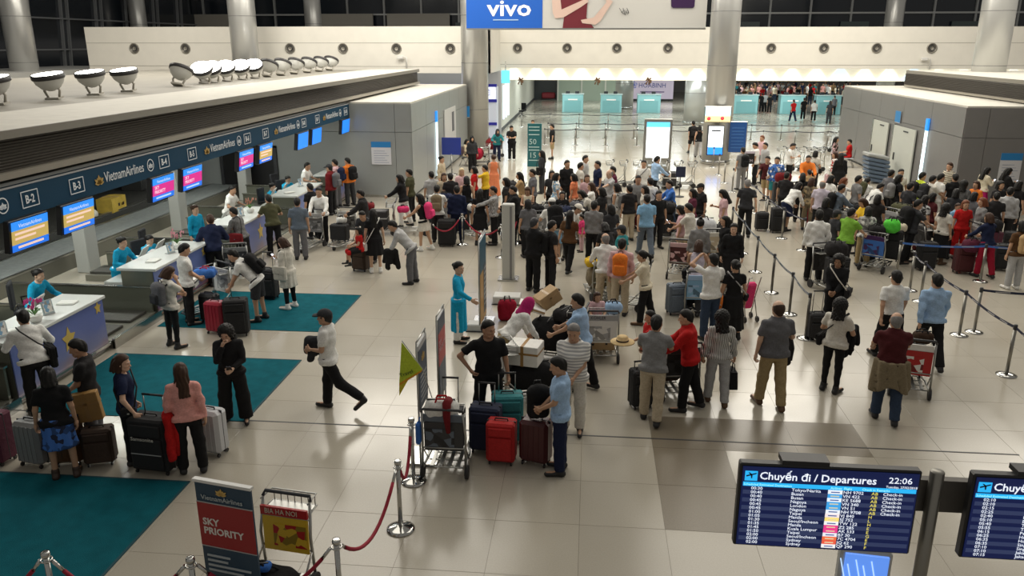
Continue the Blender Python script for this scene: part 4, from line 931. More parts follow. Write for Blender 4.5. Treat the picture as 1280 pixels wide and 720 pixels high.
def backpack(owner, c, label, big=False, c2=None, base=None, rz=0., front=False):
    a, b, l, st_ = pack_meshes(big)
    if owner:
        o, J, sc, q = PEOPLE[owner]; p = J['ch']((0, -.215 if not front else .22, 1.17)) * sc; rz = o.rotation_euler[2] + (PI if front else 0); co, si = math.cos(o.rotation_euler[2]), math.sin(o.rotation_euler[2])
        loc = (o.location.x + p[0] * co - p[1] * si, o.location.y + p[0] * si + p[1] * co, o.location.z + p[2]); tilt = -math.atan2(J['R'][1][2], J['R'][2][2]); sc_ = sc
    else: loc, tilt, sc_ = base, 0., 1.
    e = empty('backpack', loc, rz); tag(e, label, 'backpack'); e.scale = (sc_,) * 3
    e.rotation_euler = (tilt if owner and not front else 0, 0, rz)
    for nm, me, m in (('pack_body', a, fab(c)), ('pack_pocket', b, fab(c2 or c)), ('grab_loop', l, None), ('shoulder_strap', st_, None)):
        if nm == 'shoulder_strap' and not owner: continue
        k = obj(nm, me, None, e)
        if m: setm(k, m)
    return e
def worn(owner, lx, ly, lz):
    o, J, sc, q = PEOPLE[owner]; p = np.array([lx, ly, lz]) * sc; a = o.rotation_euler[2]
    return Vector((o.location.x + p[0] * math.cos(a) - p[1] * math.sin(a), o.location.y + p[0] * math.sin(a) + p[1] * math.cos(a), o.location.z + p[2])), a
def shoulder_bag(owner, c, label, side=1, w=.26, h=.20, d=.10, cross=True, name='shoulder_bag', strap='black', z=.92):
    p, a = worn(owner, side * .25, .02, z); e = empty(name, p, a); tag(e, label, 'bag'); sc = PEOPLE[owner][2]; e.scale = (sc,) * 3
    MB().box((0, 0, 0), (d, w, h), bev=.025).build('bag_body', fab(c), e); MB().box((side * d * .5, 0, h * .22), (.02, w * .96, h * .5), bev=.006).build('bag_flap', fab(c), e)
    MB().box((side * (d * .5 + .014), 0, -.01), (.008, .03, .02)).build('clasp', M_STEEL, e)
    zt = 1.44 - z
    xo = -side * .40 if cross else -side * .12
    MB().tube([(0, -w * .45, h * .4), (xo * .45, -.15, zt * .55), (xo * .95, -.09, zt * .98), (xo, 0, zt + .03), (xo * .95, .09, zt * .98), (xo * .45, .15, zt * .55), (0, w * .45, h * .4)], .012, 6).build('strap', mat(strap, .7), e)
    return e
def handbag(owner, c, label, side=1, w=.30, h=.24, d=.12, name='handbag', handle=.14):
    o, J, sc, q = PEOPLE[owner]; s, sh, el, wr = J['arms'][0 if side < 0 else 1]
    p, a = worn(owner, wr[0], wr[1] + .01, wr[2] - .10); e = empty(name, p, a); tag(e, label, 'bag'); e.scale = (sc,) * 3
    b = MB(); z1 = -handle; z0 = z1 - h
    b.add([(x * d / 2 * k, y * w / 2 * k, z) for (z, k) in ((z0, 1.), (z1, .8)) for (x, y) in ((-1, -1), (1, -1), (1, 1), (-1, 1))], [(3, 2, 1, 0), (4, 5, 6, 7), (0, 1, 5, 4), (1, 2, 6, 5), (2, 3, 7, 6), (3, 0, 4, 7)])
    b.build('bag_body', fab(c), e)
    for x in (-.03, .03): MB().tube([(x, -w * .22, z1), (x * .6, -w * .16, z1 + handle * .8), (0, 0, 0), (x * .6, w * .16, z1 + handle * .8), (x, w * .22, z1)], .008, 6).build('bag_handle', fab(c), e)
    return e
def drape(owner, c, label, side=1, h=.45, w=.30, name='folded_jacket', dz=0.):
    o, J, sc, q = PEOPLE[owner]; s, sh, el, wr = J['arms'][0 if side < 0 else 1]
    p, a = worn(owner, wr[0] * .92 + el[0] * .08, wr[1] * .8 + el[1] * .2, wr[2] * .9 + el[2] * .1 + dz); e = empty(name, p, a); tag(e, label, 'jacket'); e.scale = (sc,) * 3
    def fn(G):
        D = ell(G, (0, 0, .0), (.085, w * .55, .075))
        for i in range(5):
            y = (-.5 + i / 4) * w; L = h * (.78 + .22 * math.sin(i * 2.3 + 1)); x = .035 * math.sin(i * 1.9); D = smin(D, cone(G, (x * .5, y * .8, .0), (x * 1.6, y * 1.1, -L), .055, .062), .03)
        return D + .008 * np.sin(G[2] * 26 + G[1] * 30) * np.sin(G[0] * 40)
    obj('cloth_folds', sdf_mesh('cloth_folds', fn, (-.18, -w * .8 - .1, -h - .12), (.18, w * .8 + .1, .14), .02, fab(c)), None, e)
    MB().tube([(.06, -w * .2, .03), (.09, -w * .3, -h * .4), (.07, -w * .42, -h * .95)], [.045, .05, .035], 8).build('hanging_sleeve', fab(c), e); return e
def phone(owner, label, side=1, lit=True):
    o, J, sc, q = PEOPLE[owner]; s, sh, el, wr = J['arms'][0 if side < 0 else 1]
    p, a = worn(owner, wr[0] - side * .03, wr[1] + .09, wr[2] + .03); e = empty('mobile_phone', p, a); tag(e, label, 'phone'); e.rotation_euler = (-.7, 0, a)
    MB().box((0, 0, 0), (.075, .012, .15), bev=.004).build('phone_body', M_BLK, e); MB().box((0, -.0075, 0), (.066, .002, .136)).build('phone_screen', glow((.75, .82, .95), 1.2 if lit else .2), e); return e
def duffel(base, w, d, h, c, rz, label, name='travel_bag', c2=None, cat='bag'):
    e = empty(name, base, math.radians(rz)); tag(e, label, cat)
    me = sdf_mesh('bag_body', lambda G: rbox(G, (0, 0, h / 2), (w / 2, d / 2, h / 2), min(w, d, h) * .42) + .008 * np.sin(G[0] * 33 + G[2] * 20) * np.sin(G[1] * 30 + 1), (-w / 2 - .05, -d / 2 - .05, -.05), (w / 2 + .05, d / 2 + .05, h + .06), max(w, d, h) / 20, fab(c)); obj('bag_body', me, None, e)
    for y in (-d * .2, d * .2): MB().tube([(-w * .2, y * 1.6, h * .8), (-w * .12, y, h * 1.12), (w * .12, y, h * 1.12), (w * .2, y * 1.6, h * .8)], .014, 6).build('bag_handle', fab(c2 or 'dark'), e)
    MB().box((0, 0, h * 1.0), (w * .8, .02, .02)).build('zip_seam', M_BLK, e); return e
def carton(base, w, d, h, c, rz, label, ry=0., rx=0., tape='tan', name='cardboard_box', cat='box'):
    e = empty(name, base); e.rotation_euler = (rx, ry, math.radians(rz)); tag(e, label, cat)
    MB().box((0, 0, h / 2), (w, d, h), bev=.008).build('box_body', mat(c, .7, kind='stone', scale=12), e); MB().box((0, 0, h / 2), (.05, d + .006, h + .006)).build('packing_tape', mat(tape, .35), e)
    MB().box((0, 0, h * .62), (w + .006, d + .006, .035)).build('packing_tape', mat(tape, .35), e); return e
# ---- baggage trolley (handle at -y, platform towards +y)
TM = {}
def trolley_meshes():
    if TM: return TM
    b = MB()
    for s in (-1, 1):
        b.tube([(s * .29, -.40, .16), (s * .29, -.36, .62), (s * .27, -.44, 1.0)], .017, 8); b.tube([(s * .29, -.40, .16), (s * .27, .10, .15), (s * .16, .56, .13)], .018, 8); b.tube([(s * .29, -.38, .46), (s * .29, -.10, .17)], .012, 6)
    b.tube([(-.16, .56, .13), (.16, .56, .13)], .018, 8); b.tube([(-.29, -.38, .45), (.29, -.38, .45)], .013, 6); b.tube([(-.28, -.375, .825), (.28, -.375, .825)], .010, 6)
    for i in range(5): b.tube([(-.26 + i * .02, -.36 + i * .2, .155), (.26 - i * .02, -.36 + i * .2, .155)], .010, 6)
    TM['frame'] = b.mesh('trolley_frame'); TM['frame'].materials.append(metal('alu', .32))
    b = MB()
    for i in range(4): b.box((-.18 + i * .12, .08, .165), (.05, .86, .01))
    TM['platform'] = b.mesh('platform_slat'); TM['platform'].materials.append(metal('alu', .4))
    TM['handle'] = MB().tube([(-.275, -.44, 1.0), (-.26, -.47, 1.05), (.26, -.47, 1.05), (.275, -.44, 1.0)], .019, 8).mesh('handle_bar'); TM['handle'].materials.append(M_DK)
    for nm, sg_ in (('basket', 1), ('basket_rear', -1)):
        b = MB(); Y = lambda v: -.385 + sg_ * v
        for z in (.86, 1.0): b.tube([(-.27, Y(0), z), (-.26, Y(.22), z), (.26, Y(.22), z), (.27, Y(0), z)], .009, 6)
        b.box((0, Y(.11), .86), (.50, .20, .012))
        for i in range(7): x = -.24 + i * .08; b.tube([(x, Y(.22), .86), (x, Y(.22), 1.0)], .006, 5)
        TM[nm] = b.mesh('hand_basket'); TM[nm].materials.append(metal('alu', .35))
    TM['rear'] = MB().cyl((0, 0, 0), .095, .045, 16, 'x').mesh('rear_wheel'); TM['rear'].materials.append(mat('dark', .7)); TM['front'] = MB().cyl((0, 0, 0), .065, .05, 14, 'x').mesh('front_wheel'); TM['front'].materials.append(mat('dark', .7))
    return TM
def trolley(px, py, rz, label, ad=('white', 'lgrey'), base=None, print_=None, simple=False, group=None, tray='basket'):
    T = trolley_meshes(); p = Vector(base) if base else at(px, py)
    a = math.radians(rz); f_ = Vector((-math.sin(a), math.cos(a), 0))
    if not base: dx, dy = settle([(p.x + f_.x * k, p.y + f_.y * k, .27) for k in (-.22, .25)], .6); p = p + Vector((dx, dy, 0))
    e = empty('baggage_trolley', p, a); tag(e, label, 'trolley', group)
    for nm, k in (('trolley_frame', 'frame'), ('platform_slat', 'platform'), ('handle_bar', 'handle'), ('hand_basket', tray)): obj(nm, T[k], None, e)
    for s in (-1, 1): obj('rear_wheel', T['rear'], None, e, (s * .30, -.36, .096))
    obj('front_wheel', T['front'], None, e, (0, .50, .066))
    if simple: return e
    a, c2 = ad
    MB().box((0, -.375, .62), (.52, .02, .42), rx=.03).build('advert_panel', mat(a, .4), e)
    MB().box((0, -.37, .885), (.54, .03, .10)).build('panel_header', mat(c2, .4), e)
    for s in (-1, 1):
        MB().box((-.05, -.375 + s * .013, .60), (.38, .006, .26), rx=.03).build('advert_print', mat(a, .5, 0, 'print', c2=c2, scale=12), e)
    if print_:
        for s in (-1, 1): text(print_, .085, mat('charcoal', .5) if c2 != 'red' else mat('cream', .5), e, (-.22, -.389, .858) if s < 0 else (.22, -.351, .858), (1, 0, 0) if s < 0 else (-1, 0, 0), (0, 0, 1), sx=.85)
    return e
def load(tr, x, y, z): # point on a trolley in world space
    a = tr.rotation_euler[2]; return Vector((tr.location.x + x * math.cos(a) - y * math.sin(a), tr.location.y + x * math.sin(a) + y * math.cos(a), tr.location.z + z))
# ---- stanchions
BS = {}
def belt_stanchion(p, label, group, dark=False):
    k = 'd' if dark else 'l'
    if k not in BS:
        a = MB().lathe([(.17, 0), (.17, .012), (.10, .035), (.03, .05)], n=20).mesh('stanchion_base'); a.materials.append(metal('steel', .15))
        b = MB().lathe([(.030, .03), (.030, .86)], n=12).mesh('stanchion_pole'); b.materials.append(metal((.30, .29, .26) if not dark else (.14, .135, .12), .35))
        c = MB().lathe([(.032, .85), (.034, .86), (.034, .93), (.028, .945)], n=12).mesh('belt_head'); c.materials.append(M_DK); BS[k] = (a, b, c)
    e = empty('belt_stanchion', p); tag(e, label, 'stanchion', group)
    for nm, me in zip(('stanchion_base', 'stanchion_pole', 'belt_head'), BS[k]): obj(nm, me, None, e)
    return e
def belt(a, b, label, c='navy', group=None, z=.89, mark=True):
    a, b = Vector(a), Vector(b); d = b - a; L = d.length - .06; e = empty('queue_belt', (a + b) / 2, math.atan2(d.y, d.x)); tag(e, label, 'belt', group); n = 8; vs = []; fs = []
    mb = MB()
    for i in range(n):
        t0, t1 = i / n - .5, (i + 1) / n - .5; zf = lambda t: z - .05 * (1 - (2 * t) ** 2)
        mb.add([(t0 * L, -.002, zf(t0) - .024), (t1 * L, -.002, zf(t1) - .024), (t1 * L, -.002, zf(t1) + .024), (t0 * L, -.002, zf(t0) + .024), (t0 * L, .002, zf(t0) - .024), (t1 * L, .002, zf(t1) - .024), (t1 * L, .002, zf(t1) + .024), (t0 * L, .002, zf(t0) + .024)], [(0, 1, 2, 3), (7, 6, 5, 4), (3, 2, 6, 7), (0, 4, 5, 1)])
    mb.build('belt_webbing', mat(c, .7, kind='fabric'), e)
    if mark:
        m2 = MB()
        for q_ in (-.3, .05, .3):
            for s in (-1, 1): m2.box((q_ * L, s * .0035, z - .05 * (1 - (2 * q_) ** 2)), (.28, .002, .018))
        m2.build('woven_print', mat('lgrey', .6), e)
    return e
RS = {}
def rope_stanchion(p, label):
    if not RS:
        RS['b'] = MB().lathe([(.17, 0), (.17, .015), (.13, .03), (.06, .05), (.03, .06)], n=24).mesh('stanchion_base'); RS['p'] = MB().lathe([(.027, .04), (.027, .88)], n=14).mesh('stanchion_pole'); RS['h'] = MB().lathe([(.028, .87), (.040, .88), (.044, .905), (.040, .93), (.025, .932)], n=16).mesh('finial')
        RS['r'] = MB().tube([(.05 * math.cos(a), .05 * math.sin(a), .845) for a in np.linspace(0, 2 * PI, 17)], .010, 6, cap=False).mesh('hook_ring')
        for v in RS.values(): v.materials.append(metal('steel', .1))
    e = empty('rope_stanchion', p); tag(e, label, 'stanchion', 'chrome rope stanchions')
    for nm, k in (('stanchion_base', 'b'), ('stanchion_pole', 'p'), ('finial', 'h'), ('hook_ring', 'r')): obj(nm, RS[k], None, e)
    return e
def rope(a, b, label, sag=.42, z=.84, c='crimson'):
    a, b = Vector(a), Vector(b); m = (a + b) / 2; d = (b - a); d2 = d.normalized() * .06; A = a + d2 - m; B = b - d2 - m
    e = empty('velvet_rope', m); tag(e, label, 'rope'); pts = []
    for i in range(15):
        t = i / 14; p = A.lerp(B, t); pts.append((p.x, p.y, z - sag * (1 - (2 * t - 1) ** 2)))
    MB().tube(pts[1:-1], .021, 8).build('rope_cord', mat(c, .8, kind='fabric'), e)
    MB().tube([pts[0], pts[1]], .019, 8).build('rope_end_cap', metal('steel', .15), e); MB().tube([pts[-2], pts[-1]], .019, 8).build('rope_end_cap', metal('steel', .15), e); return e
# ---- office chair
CH = {}
def office_chair(x, y, rz, label, arms=True, c='charcoal'):
    if not CH:
        CH['seat'] = sdf_mesh('seat', lambda G: rbox(G, (0, 0, .46), (.24, .23, .045), .04), (-.3, -.3, .38), (.3, .3, .55), .02, None)
        CH['back'] = sdf_mesh('backrest', lambda G: rbox(G, (0, -.24 - .15 * (G[2] - .7) * 0, .80), (.21, .035, .27), .034), (-.28, -.34, .46), (.28, -.12, 1.14), .02, None)
        b = MB(); b.tube([(0, 0, .12), (0, 0, .42)], .028, 8); b.tube([(0, -.1, .42), (0, -.24, .46), (0, -.27, .62)], .02, 6)
        for i in range(5): a = i * 2 * PI / 5; b.tube([(0, 0, .11), (.27 * math.cos(a), .27 * math.sin(a), .07)], .018, 6)
        CH['base'] = b.mesh('chair_base'); CH['base'].materials.append(M_BLK); CH['caster'] = MB().cyl((0, 0, 0), .03, .03, 10, 'x').mesh('caster'); CH['caster'].materials.append(M_BLK)
        CH['arm'] = MB().tube([(.2, -.1, .45), (.28, -.1, .48), (.29, -.12, .66), (.28, .08, .68), (.27, .12, .64)], .016, 6).mesh('armrest'); CH['arm'].materials.append(M_BLK)
    e = empty('office_chair', (x, y, 0), math.radians(rz)); tag(e, label, 'chair')
    for nm, k in (('seat', 'seat'), ('backrest', 'back')): setm(obj(nm, CH[k], None, e), fab(c))
    obj('chair_base', CH['base'], None, e)
    for i in range(5): a = i * 2 * PI / 5; obj('caster', CH['caster'], None, e, (.27 * math.cos(a), .27 * math.sin(a), .031))
    if arms:
        obj('armrest', CH['arm'], None, e); o = obj('armrest', CH['arm'], None, e); o.scale = (-1, 1, 1)
    return e
# ================================================================ PEOPLE IN VIEW
# key, head-top pixel x, y, height, facing (0 away, 90 left, 180 towards camera, 270 right), pose, top, bottom, hair, label, extras
PP = [
# --- airline clerks
('c1', 47, 336, 1.58, 265, 'lean', 'a:aodai', 'p:white', 'Bun:hair', 'clerk in blue tunic standing behind the pink orchid at the first counter', dict(skin='skin3')),
('c2', 152, 296, 1.60, 262, 'lean', 'a:aodai', 'p:white', 'Bun:hair', 'clerk in blue tunic and white trousers reaching over the second counter', dict(skin='skin3')),
('c3', 187, 294, 1.56, 250, 'sit', 'a:aodai', 'p:white', 'Bun:hair', 'clerk in blue tunic seated beside the potted flowers on the second counter', dict(skin='skin3')),
('c4', 243, 256, 1.60, 250, 'stand', 'a:aodai', 'p:white', 'Bun:hbrown', 'clerk in blue tunic standing behind the man in the navy suit', dict(skin='skin3')),
('c5', 290, 232, 1.68, 268, 'lean', 't:white', 'p:black', 'short:hair', 'clerk in short white shirt reaching over the third counter', {}),
('c6', 341, 229, 1.58, 262, 'sit', 'a:aodai', 'p:white', 'Bun:hair', 'clerk in blue tunic seated among paper stacks at the fourth counter', dict(skin='skin3')),
('c7', 360, 220, 1.58, 235, 'sit', 'a:aodai', 'p:white', 'Bun:hair', 'clerk in blue tunic facing the hall at the fourth counter, by the small stand', dict(skin='skin3')),
('c8', 384, 203, 1.70, 265, 'lean', 't:white', 'p:black', 'short:hair', 'clerk in white shirt at the last counter by the kiosk wall', {}),
# --- near left
('p1', 27, 387, 1.70, 48, 'lean', 'l:white', 'p:black', 'short:hair', 'man in white shirt with black shoulder bag leaning on the first counter', {}),
('p2', 93, 424, 1.72, 110, 'front', 't:dark', 'p:mgrey', 'short:hair', 'man in glasses and black t-shirt clasping hands by the first counter', dict(skin='skin2')),
('p3', 58, 459, 1.58, 30, 'stand2', 't:black', 'skirt:blue/print/navy', 'Bob:hair', 'woman in black top and blue floral skirt seen from behind', dict(shoes='dbrown')),
('p4', 151, 443, 1.60, 300, 'handle', 't:navy', 'p:black', 'Bob:hbrown', 'woman in navy top holding the handle of the large black suitcase', dict(skin='skin3')),
('p5', 224, 454, 1.58, 25, 'stand2', 'l:pink', 'p:black', 'Long:hbrown', 'woman in pink jacket with long brown hair holding a red coat', {}),
('p6', 280, 408, 1.62, 195, 'think', 'l:black', 'w:black', 'Curly:hair', 'woman all in black with wide trousers reading her phone, hand at mouth', dict(skin='skin3')),
('p7', 405, 386, 1.70, 92, 'walk2', 't:white', 'p:black', 'cap:charcoal', 'man in cap and black-and-white t-shirt striding across the bare floor', {}),
('p8', 213, 333, 1.60, 330, 'think', 't:offwhite', 'm:black', 'Bob:hbrown', 'woman with grey backpack and dark leggings beside the second counter', {}),
('p9', 231, 304, 1.72, 310, 'front', 't:white', 'p:black', 'short:hair', 'man in white t-shirt and lanyard holding papers at the second counter', {}),
('p10', 262, 268, 1.74, 30, 'lean', 'j:navy', 'p:black', 'short:hbrown', 'man in dark navy suit leaning on the second counter', {}),
('p11', 291, 259, 1.66, 80, 'lean', 'l:grey/pl/dark', 'p:black', 'short:hair', 'man in grey checked shirt with a red bag at the counter', {}),
('p12', 289, 312, 1.70, 100, 'bend', 't:white', 's:charcoal', 'short:hair', 'man in white t-shirt bending over the trolley with the blue bundle', {}),
('p13', 351, 297, 1.60, 75, 'phone', 'coat:offwhite', 'm:black', 'Bob:hbrown', 'woman in white cardigan with a white tote bag on the third teal mat', dict(shoes='white')),
('p14', 335, 243, 1.70, 40, 'lean', 't:olive', 'p:black', 'short:hair', 'man in olive shirt standing at the third counter', {}),
('p15', 371, 247, 1.68, 15, 'stand', 't:slate', 'p:mgrey', 'short:hair', 'man in slate t-shirt and grey trousers between two trolleys', {}),
('p16', 387, 229, 1.66, 60, 'stand', 't:black', 'p:black', 'short:hair', 'man in black t-shirt with back turned at the fourth counter', {}),
('p17', 398, 234, 1.68, 185, 'push', 'l:white', 'p:black', 'short:hair', 'man in white long-sleeved top pushing a trolley toward the mats', {}),
('p18', 411, 205, 1.72, 80, 'stand', 'j:dred', 'p:black', 'cap:charcoal', 'man in dark red jacket and cap at the last counter', {}),
('p19', 418, 199, 1.70, 80, 'stand', 't:rose', 'p:mgrey', 'short:hair', 'man in rose shirt with dark pack behind the red-jacketed man', {}),
('p20', 434, 197, 1.72, 60, 'stand2', 'j:orange', 'p:charcoal', 'short:hair', 'man in orange jacket with black backpack near the kiosk wall', {}),
('p21', 450, 237, 1.70, 95, 'push', 'j:dark', 'p:black', 'short:hair', 'man in dark jacket pushing a loaded trolley before the kiosk', {}),
('p22', 452, 264, 1.60, 170, 'bend', 't:charcoal', 'p:black', 'short:hair', 'man with face turned to camera behind the child on the suitcase', {}),
('p23', 466, 261, 1.64, 20, 'stand', 'd:black', '-', 'Long:hair', 'woman in black dress with small white bag and white shoes', dict(shoes='white', skin='skin3')),
('p24', 447, 284, 1.20, 120, 'sitlap', 'd:red', 's:black', 'Bob:hair', 'small girl in red top sitting on the brown suitcase', dict(z=.30)),
('p25', 489, 276, 1.70, 95, 'bend', 'l:lgrey', 'p:mgrey', 'short:hair', 'man in grey shirt stooping with a dark jacket over his arm', {}),
('p26', 524, 242, 1.62, 80, 'push', 'k:black', 'mini:offwhite', 'Long:hair', 'woman in black top and white skirt with a pink backpack', dict(shoes='white')),
('p27', 499, 218, 1.68, 85, 'push', 'j:black', 'p:white', 'Bob:hair', 'person in black jacket with white trousers behind the striped bags', {}),
('p28', 511, 211, 1.74, 80, 'stand', 't:olive', 'p:dark', 'short:hair', 'man in grey-green t-shirt with white bag near the kiosk corner', {}),
('p29', 546, 231, 1.70, 5, 'push', 't:white', 'p:dark', 'short:hair', 'man in white t-shirt wearing a khaki backpack behind the rope', {}),
('p30', 539, 214, 1.66, 30, 'stand', 't:lgrey', 'p:denim', 'short:hair', 'man in grey t-shirt behind the khaki backpack', {}),
('p31', 550, 216, 1.62, 200, 'stand', 'l:beige', 'p:khaki', 'Bob:hbrown', 'woman in beige top facing the khaki backpack', {}),
('p32', 552, 195, 1.60, 250, 'stand', 'l:beige', 'p:beige', 'Bun:hair', 'woman in beige by the kiosk corner holding a red fan', {}),
('p33', 583, 220, 1.66, 10, 'stand2', 'k:black', 's:denim', 'Bob:hair', 'broad woman in black tank top behind the white-topped post', {}),
('p34', 577, 210, 1.60, 200, 'stand', 't:rose', 'p:lgrey', 'Bob:hblond', 'blond woman in pale pink top among the queue by the column', {}),
('p35', 606, 206, 1.62, 80, 'reachl', 't:yellow', 'p:black', 'short:hair', 'man in yellow shirt reaching out beside the orange dress', {}),
('p36', 594, 208, 1.58, 100, 'stand', 't:red', 'p:black', 'Bob:hair', 'woman in red shirt next to the yellow shirt', {}),
('p37', 617, 193, 1.64, 20, 'stand', 'D:coral', '-', 'Bun:hbrown', 'woman in long orange-red dress near the teal sign', {}),
('p38', 600, 236, 1.64, 350, 'stand', 'd:black', '-', 'Long:hair', 'woman in knee-length black dress behind the rope stanchion', {}),
('p39', 613, 233, 1.70, 95, 'reachl', 'l:lgrey/vs/grey', 'p:black', 'short:hair', 'man in pale striped shirt reaching across beside the black dress', {}),
('p40', 641, 232, 1.72, 95, 'push', 'j:black', 'p:black', 'short:hair', 'man in black suit jacket behind the tall white post', {}),
# --- centre queue
('q1', 649, 215, 1.60, 90, 'push', 't:tan', 'p:dark', 'Long:hair', 'woman in tan top near the queue head, beside the grey t-shirt man', {}),
('q2', 663, 211, 1.72, 95, 'stand', 't:mgrey', 'p:black', 'short:hair', 'man in dark grey t-shirt with the orange bag', {}),
('q3', 659, 234, 1.56, 170, 'phone2', 'k:cream', 'p:dark', 'Long:hbrown', 'woman in cream vest looking down, hands together in the queue', {}),
('q4', 690, 247, 1.74, 20, 'lean', 't:white', 's:sky', 'cap:white', 'man in white t-shirt and pale shorts with big black backpack', dict(shoes='white')),
('q5', 696, 216, 1.64, 290, 'stand', 't:white/print/sky', 'p:denim', 'Bob:hair', 'woman in white top with blue print in the centre queue', {}),
('q6', 709, 200, 1.78, 215, 'stand', 'l:black', 'p:dark', 'short:hair', 'tall man in glasses and black long-sleeved top', {}),
('q7', 726, 203, 1.70, 290, 'stand', 't:offwhite', 'p:khaki', 'short:hair', 'man in off-white shirt behind the coral top', {}),
('q8', 732, 194, 1.74, 250, 'stand', 't:lgrey', 'p:grey', 'short:hair', 'man in light grey shirt standing at the back of the centre queue', {}),
('q9', 747, 201, 1.76, 110, 'stand', 't:navy', 'p:dark', 'short:hair', 'man in navy t-shirt looking down, centre queue', {}),
('q10', 762, 212, 1.74, 120, 'reachl', 't:lgrey', 'p:grey', 'bald:hgrey', 'bald man in pale grey t-shirt', dict(skin='skin3')),
('q11', 766, 208, 1.72, 110, 'stand', 't:plum', 'p:dark', 'short:hair', 'man in plum shirt behind the bald man', {}),
('q12', 717, 217, 1.58, 70, 'stand', 't:coral', 'p:dark', 'Bob:hair', 'woman in coral blouse in the centre queue', {}),
('q13', 739, 228, 1.60, 95, 'reachl', 't:white', 'p:black', 'Long:hbrown', 'woman in white t-shirt with long auburn hair', {}),
('q14', 734, 218, 1.58, 190, 'stand', 't:rose', 'p:dark', 'Bob:hbrown', 'woman in pale rose shirt between coral blouse and auburn hair', {}),
('q15', 771, 229, 1.64, 60, 'stand', 'k:white', 's:white', 'Bob:hair', 'woman in short white romper with grey backpack', {}),
('q16', 743, 251, 1.70, 350, 'stand', 'l:grey', 'p:black', 'short:hair', 'man in grey shirt and black trousers carrying the toddler', {}),
('q17', 713, 263, 1.62, 340, 'walk', 't:brown', 'p:black', 'Long:hair', 'woman in brown top striding with black trousers', {}),
('q18', 724, 255, 1.70, 250, 'bend', 'l:white', 'p:grey', 'cap:offwhite', 'person in white top stooping over luggage in the centre queue', {}),
('q19', 727, 268, .95, 100, 'stand', 't:hotpink', 'p:rose', 'Short:hair', 'toddler in bright pink top carried in the queue', dict(z=.62)),
('q20', 668, 272, 1.76, 325, 'cross', 'j:black', 'p:black', 'short:charcoal', 'man in black suit standing beside the red rope', {}),
('q21', 678, 276, 1.68, 300, 'stand', 't:dark', 'p:dark', 'short:hair', 'man in dark clothes behind the black suit, carrying a backpack', {}),
('q22', 757, 291, 1.72, 15, 'push', 'l:white', 'p:beige', 'bald:hgrey', 'elderly man in loose white shirt with shaven head pushing a trolley', {}),
('q23', 778, 298, 1.68, 350, 'stand', 'l:rose', 'p:beige', 'short:hair', 'man in pink shirt wearing an orange backpack', {}),
('q24', 777, 281, 1.62, 60, 'stand', 't:teal', 'p:dark', 'cap:charcoal', 'person in teal top and dark cap', {}),
('q25', 756, 278, 1.62, 20, 'bend', 't:dark', 'p:black', 'Bob:hair', 'woman in dark top stooping next to the shaven-headed man', {}),
('q26', 803, 313, 1.58, 80, 'push', 't:cream', 'p:black', 'Pony:hair', 'girl in cream t-shirt with ponytail and brown boots', dict(shoes='brown', boot=True)),
('q27', 809, 243, 1.74, 10, 'walk', 't:sky', 'p:slate', 'short:hair', 'man in light blue t-shirt and jeans walking away in the gap', {}),
('q28', 822, 195, 1.72, 300, 'push', 'l:lblue', 'p:black', 'short:hair', 'man in light blue shirt pushing a trolley behind the queue', {}),
('q29', 805, 200, 1.70, 170, 'stand', 't:white', 'p:dark', 'short:hair', 'man in white shirt with a dark sash, facing the camera', {}),
('q30', 798, 219, 1.74, 185, 'stand', 't:grey', 'p:dark', 'short:hair', 'man in grey polo facing the camera, centre queue', dict(skin='skin2')),
('q31', 813, 222, 1.70, 20, 'stand', 't:white', 'p:grey', 'short:hair', 'man in white shirt with black diagonal strap seen from behind', {}),
('q32', 806, 232, 1.60, 100, 'stand', 't:offwhite', 'p:dark', 'Long:hair', 'woman with long black hair beside the diagonal strap', {}),
('q33', 837, 225, 1.70, 100, 'push', 'l:blue', 'p:denim', 'short:hair', 'man in denim blue shirt stooping over dark luggage', {}),
('q34', 876, 229, 1.70, 120, 'stand', 't:dark', 'p:black', 'cap:black', 'man in black cap behind the wrapped silver bundle', {}),
('q35', 866, 236, 1.62, 95, 'stand', 't:plum', 'p:dark', 'Bob:hair', 'woman in plum top behind the wrapped silver bundle', {}),
('q36', 902, 237, 1.62, 85, 'phone', 't:rose', 'p:dark', 'Long:hair', 'woman with long black hair and pink blouse beyond the black bags', {}),
('q37', 861, 254, 1.72, 60, 'push', 't:offwhite', 'p:khaki', 'short:hair', 'man in cream shirt looking aside, pushing a trolley', {}),
('q38', 853, 258, 1.60, 75, 'phone', 't:rose', 'p:beige', 'Bob:hair', 'woman in pale pink shirt reading her phone', {}),
('q39', 876, 273, 1.64, 350, 'stand', 'l:grey', 'p:beige', 'Top:hair', 'woman in loose grey shirt with topknot', {}),
('q40', 874, 300, 1.62, 345, 'push', 'k:lilac', 'p:charcoal', 'Bob:hbrown', 'woman in pale lilac vest with black straps pushing a trolley', {}),
('q41', 907, 270, 1.62, 100, 'stand', 'l:black', 'p:black', 'Long:hair', 'woman in black coat in profile beside the pale trolley', {}),
('q42', 918, 279, 1.62, 170, 'stand', 'l:black', 'lskirt:black', 'Bob:hair', 'woman in black with pale neckline facing the camera', dict(skin='skin3')),
('q43', 893, 317, 1.74, 30, 'raise_', 't:white', 'p:denim', 'short:hair', 'man in white t-shirt raising his arm beside the blue advert trolley', {}),
('q44', 920, 325, 1.60, 10, 'stand2', 'd:black', 'lskirt:black', 'Bun:hair', 'woman in long black dress with thin strap, pink pushchair beside her', {}),
('q45', 935, 224, 1.74, 355, 'drag', 't:charcoal', 'p:black', 'short:hgrey', 'man in charcoal shirt pulling a black suitcase away from the queue', {}),
# --- information desk area
('r1', 929, 184, 1.68, 20, 'stand', 't:grey', 'p:grey', 'short:hair', 'person with black backpack by the small black desk sign', {}),
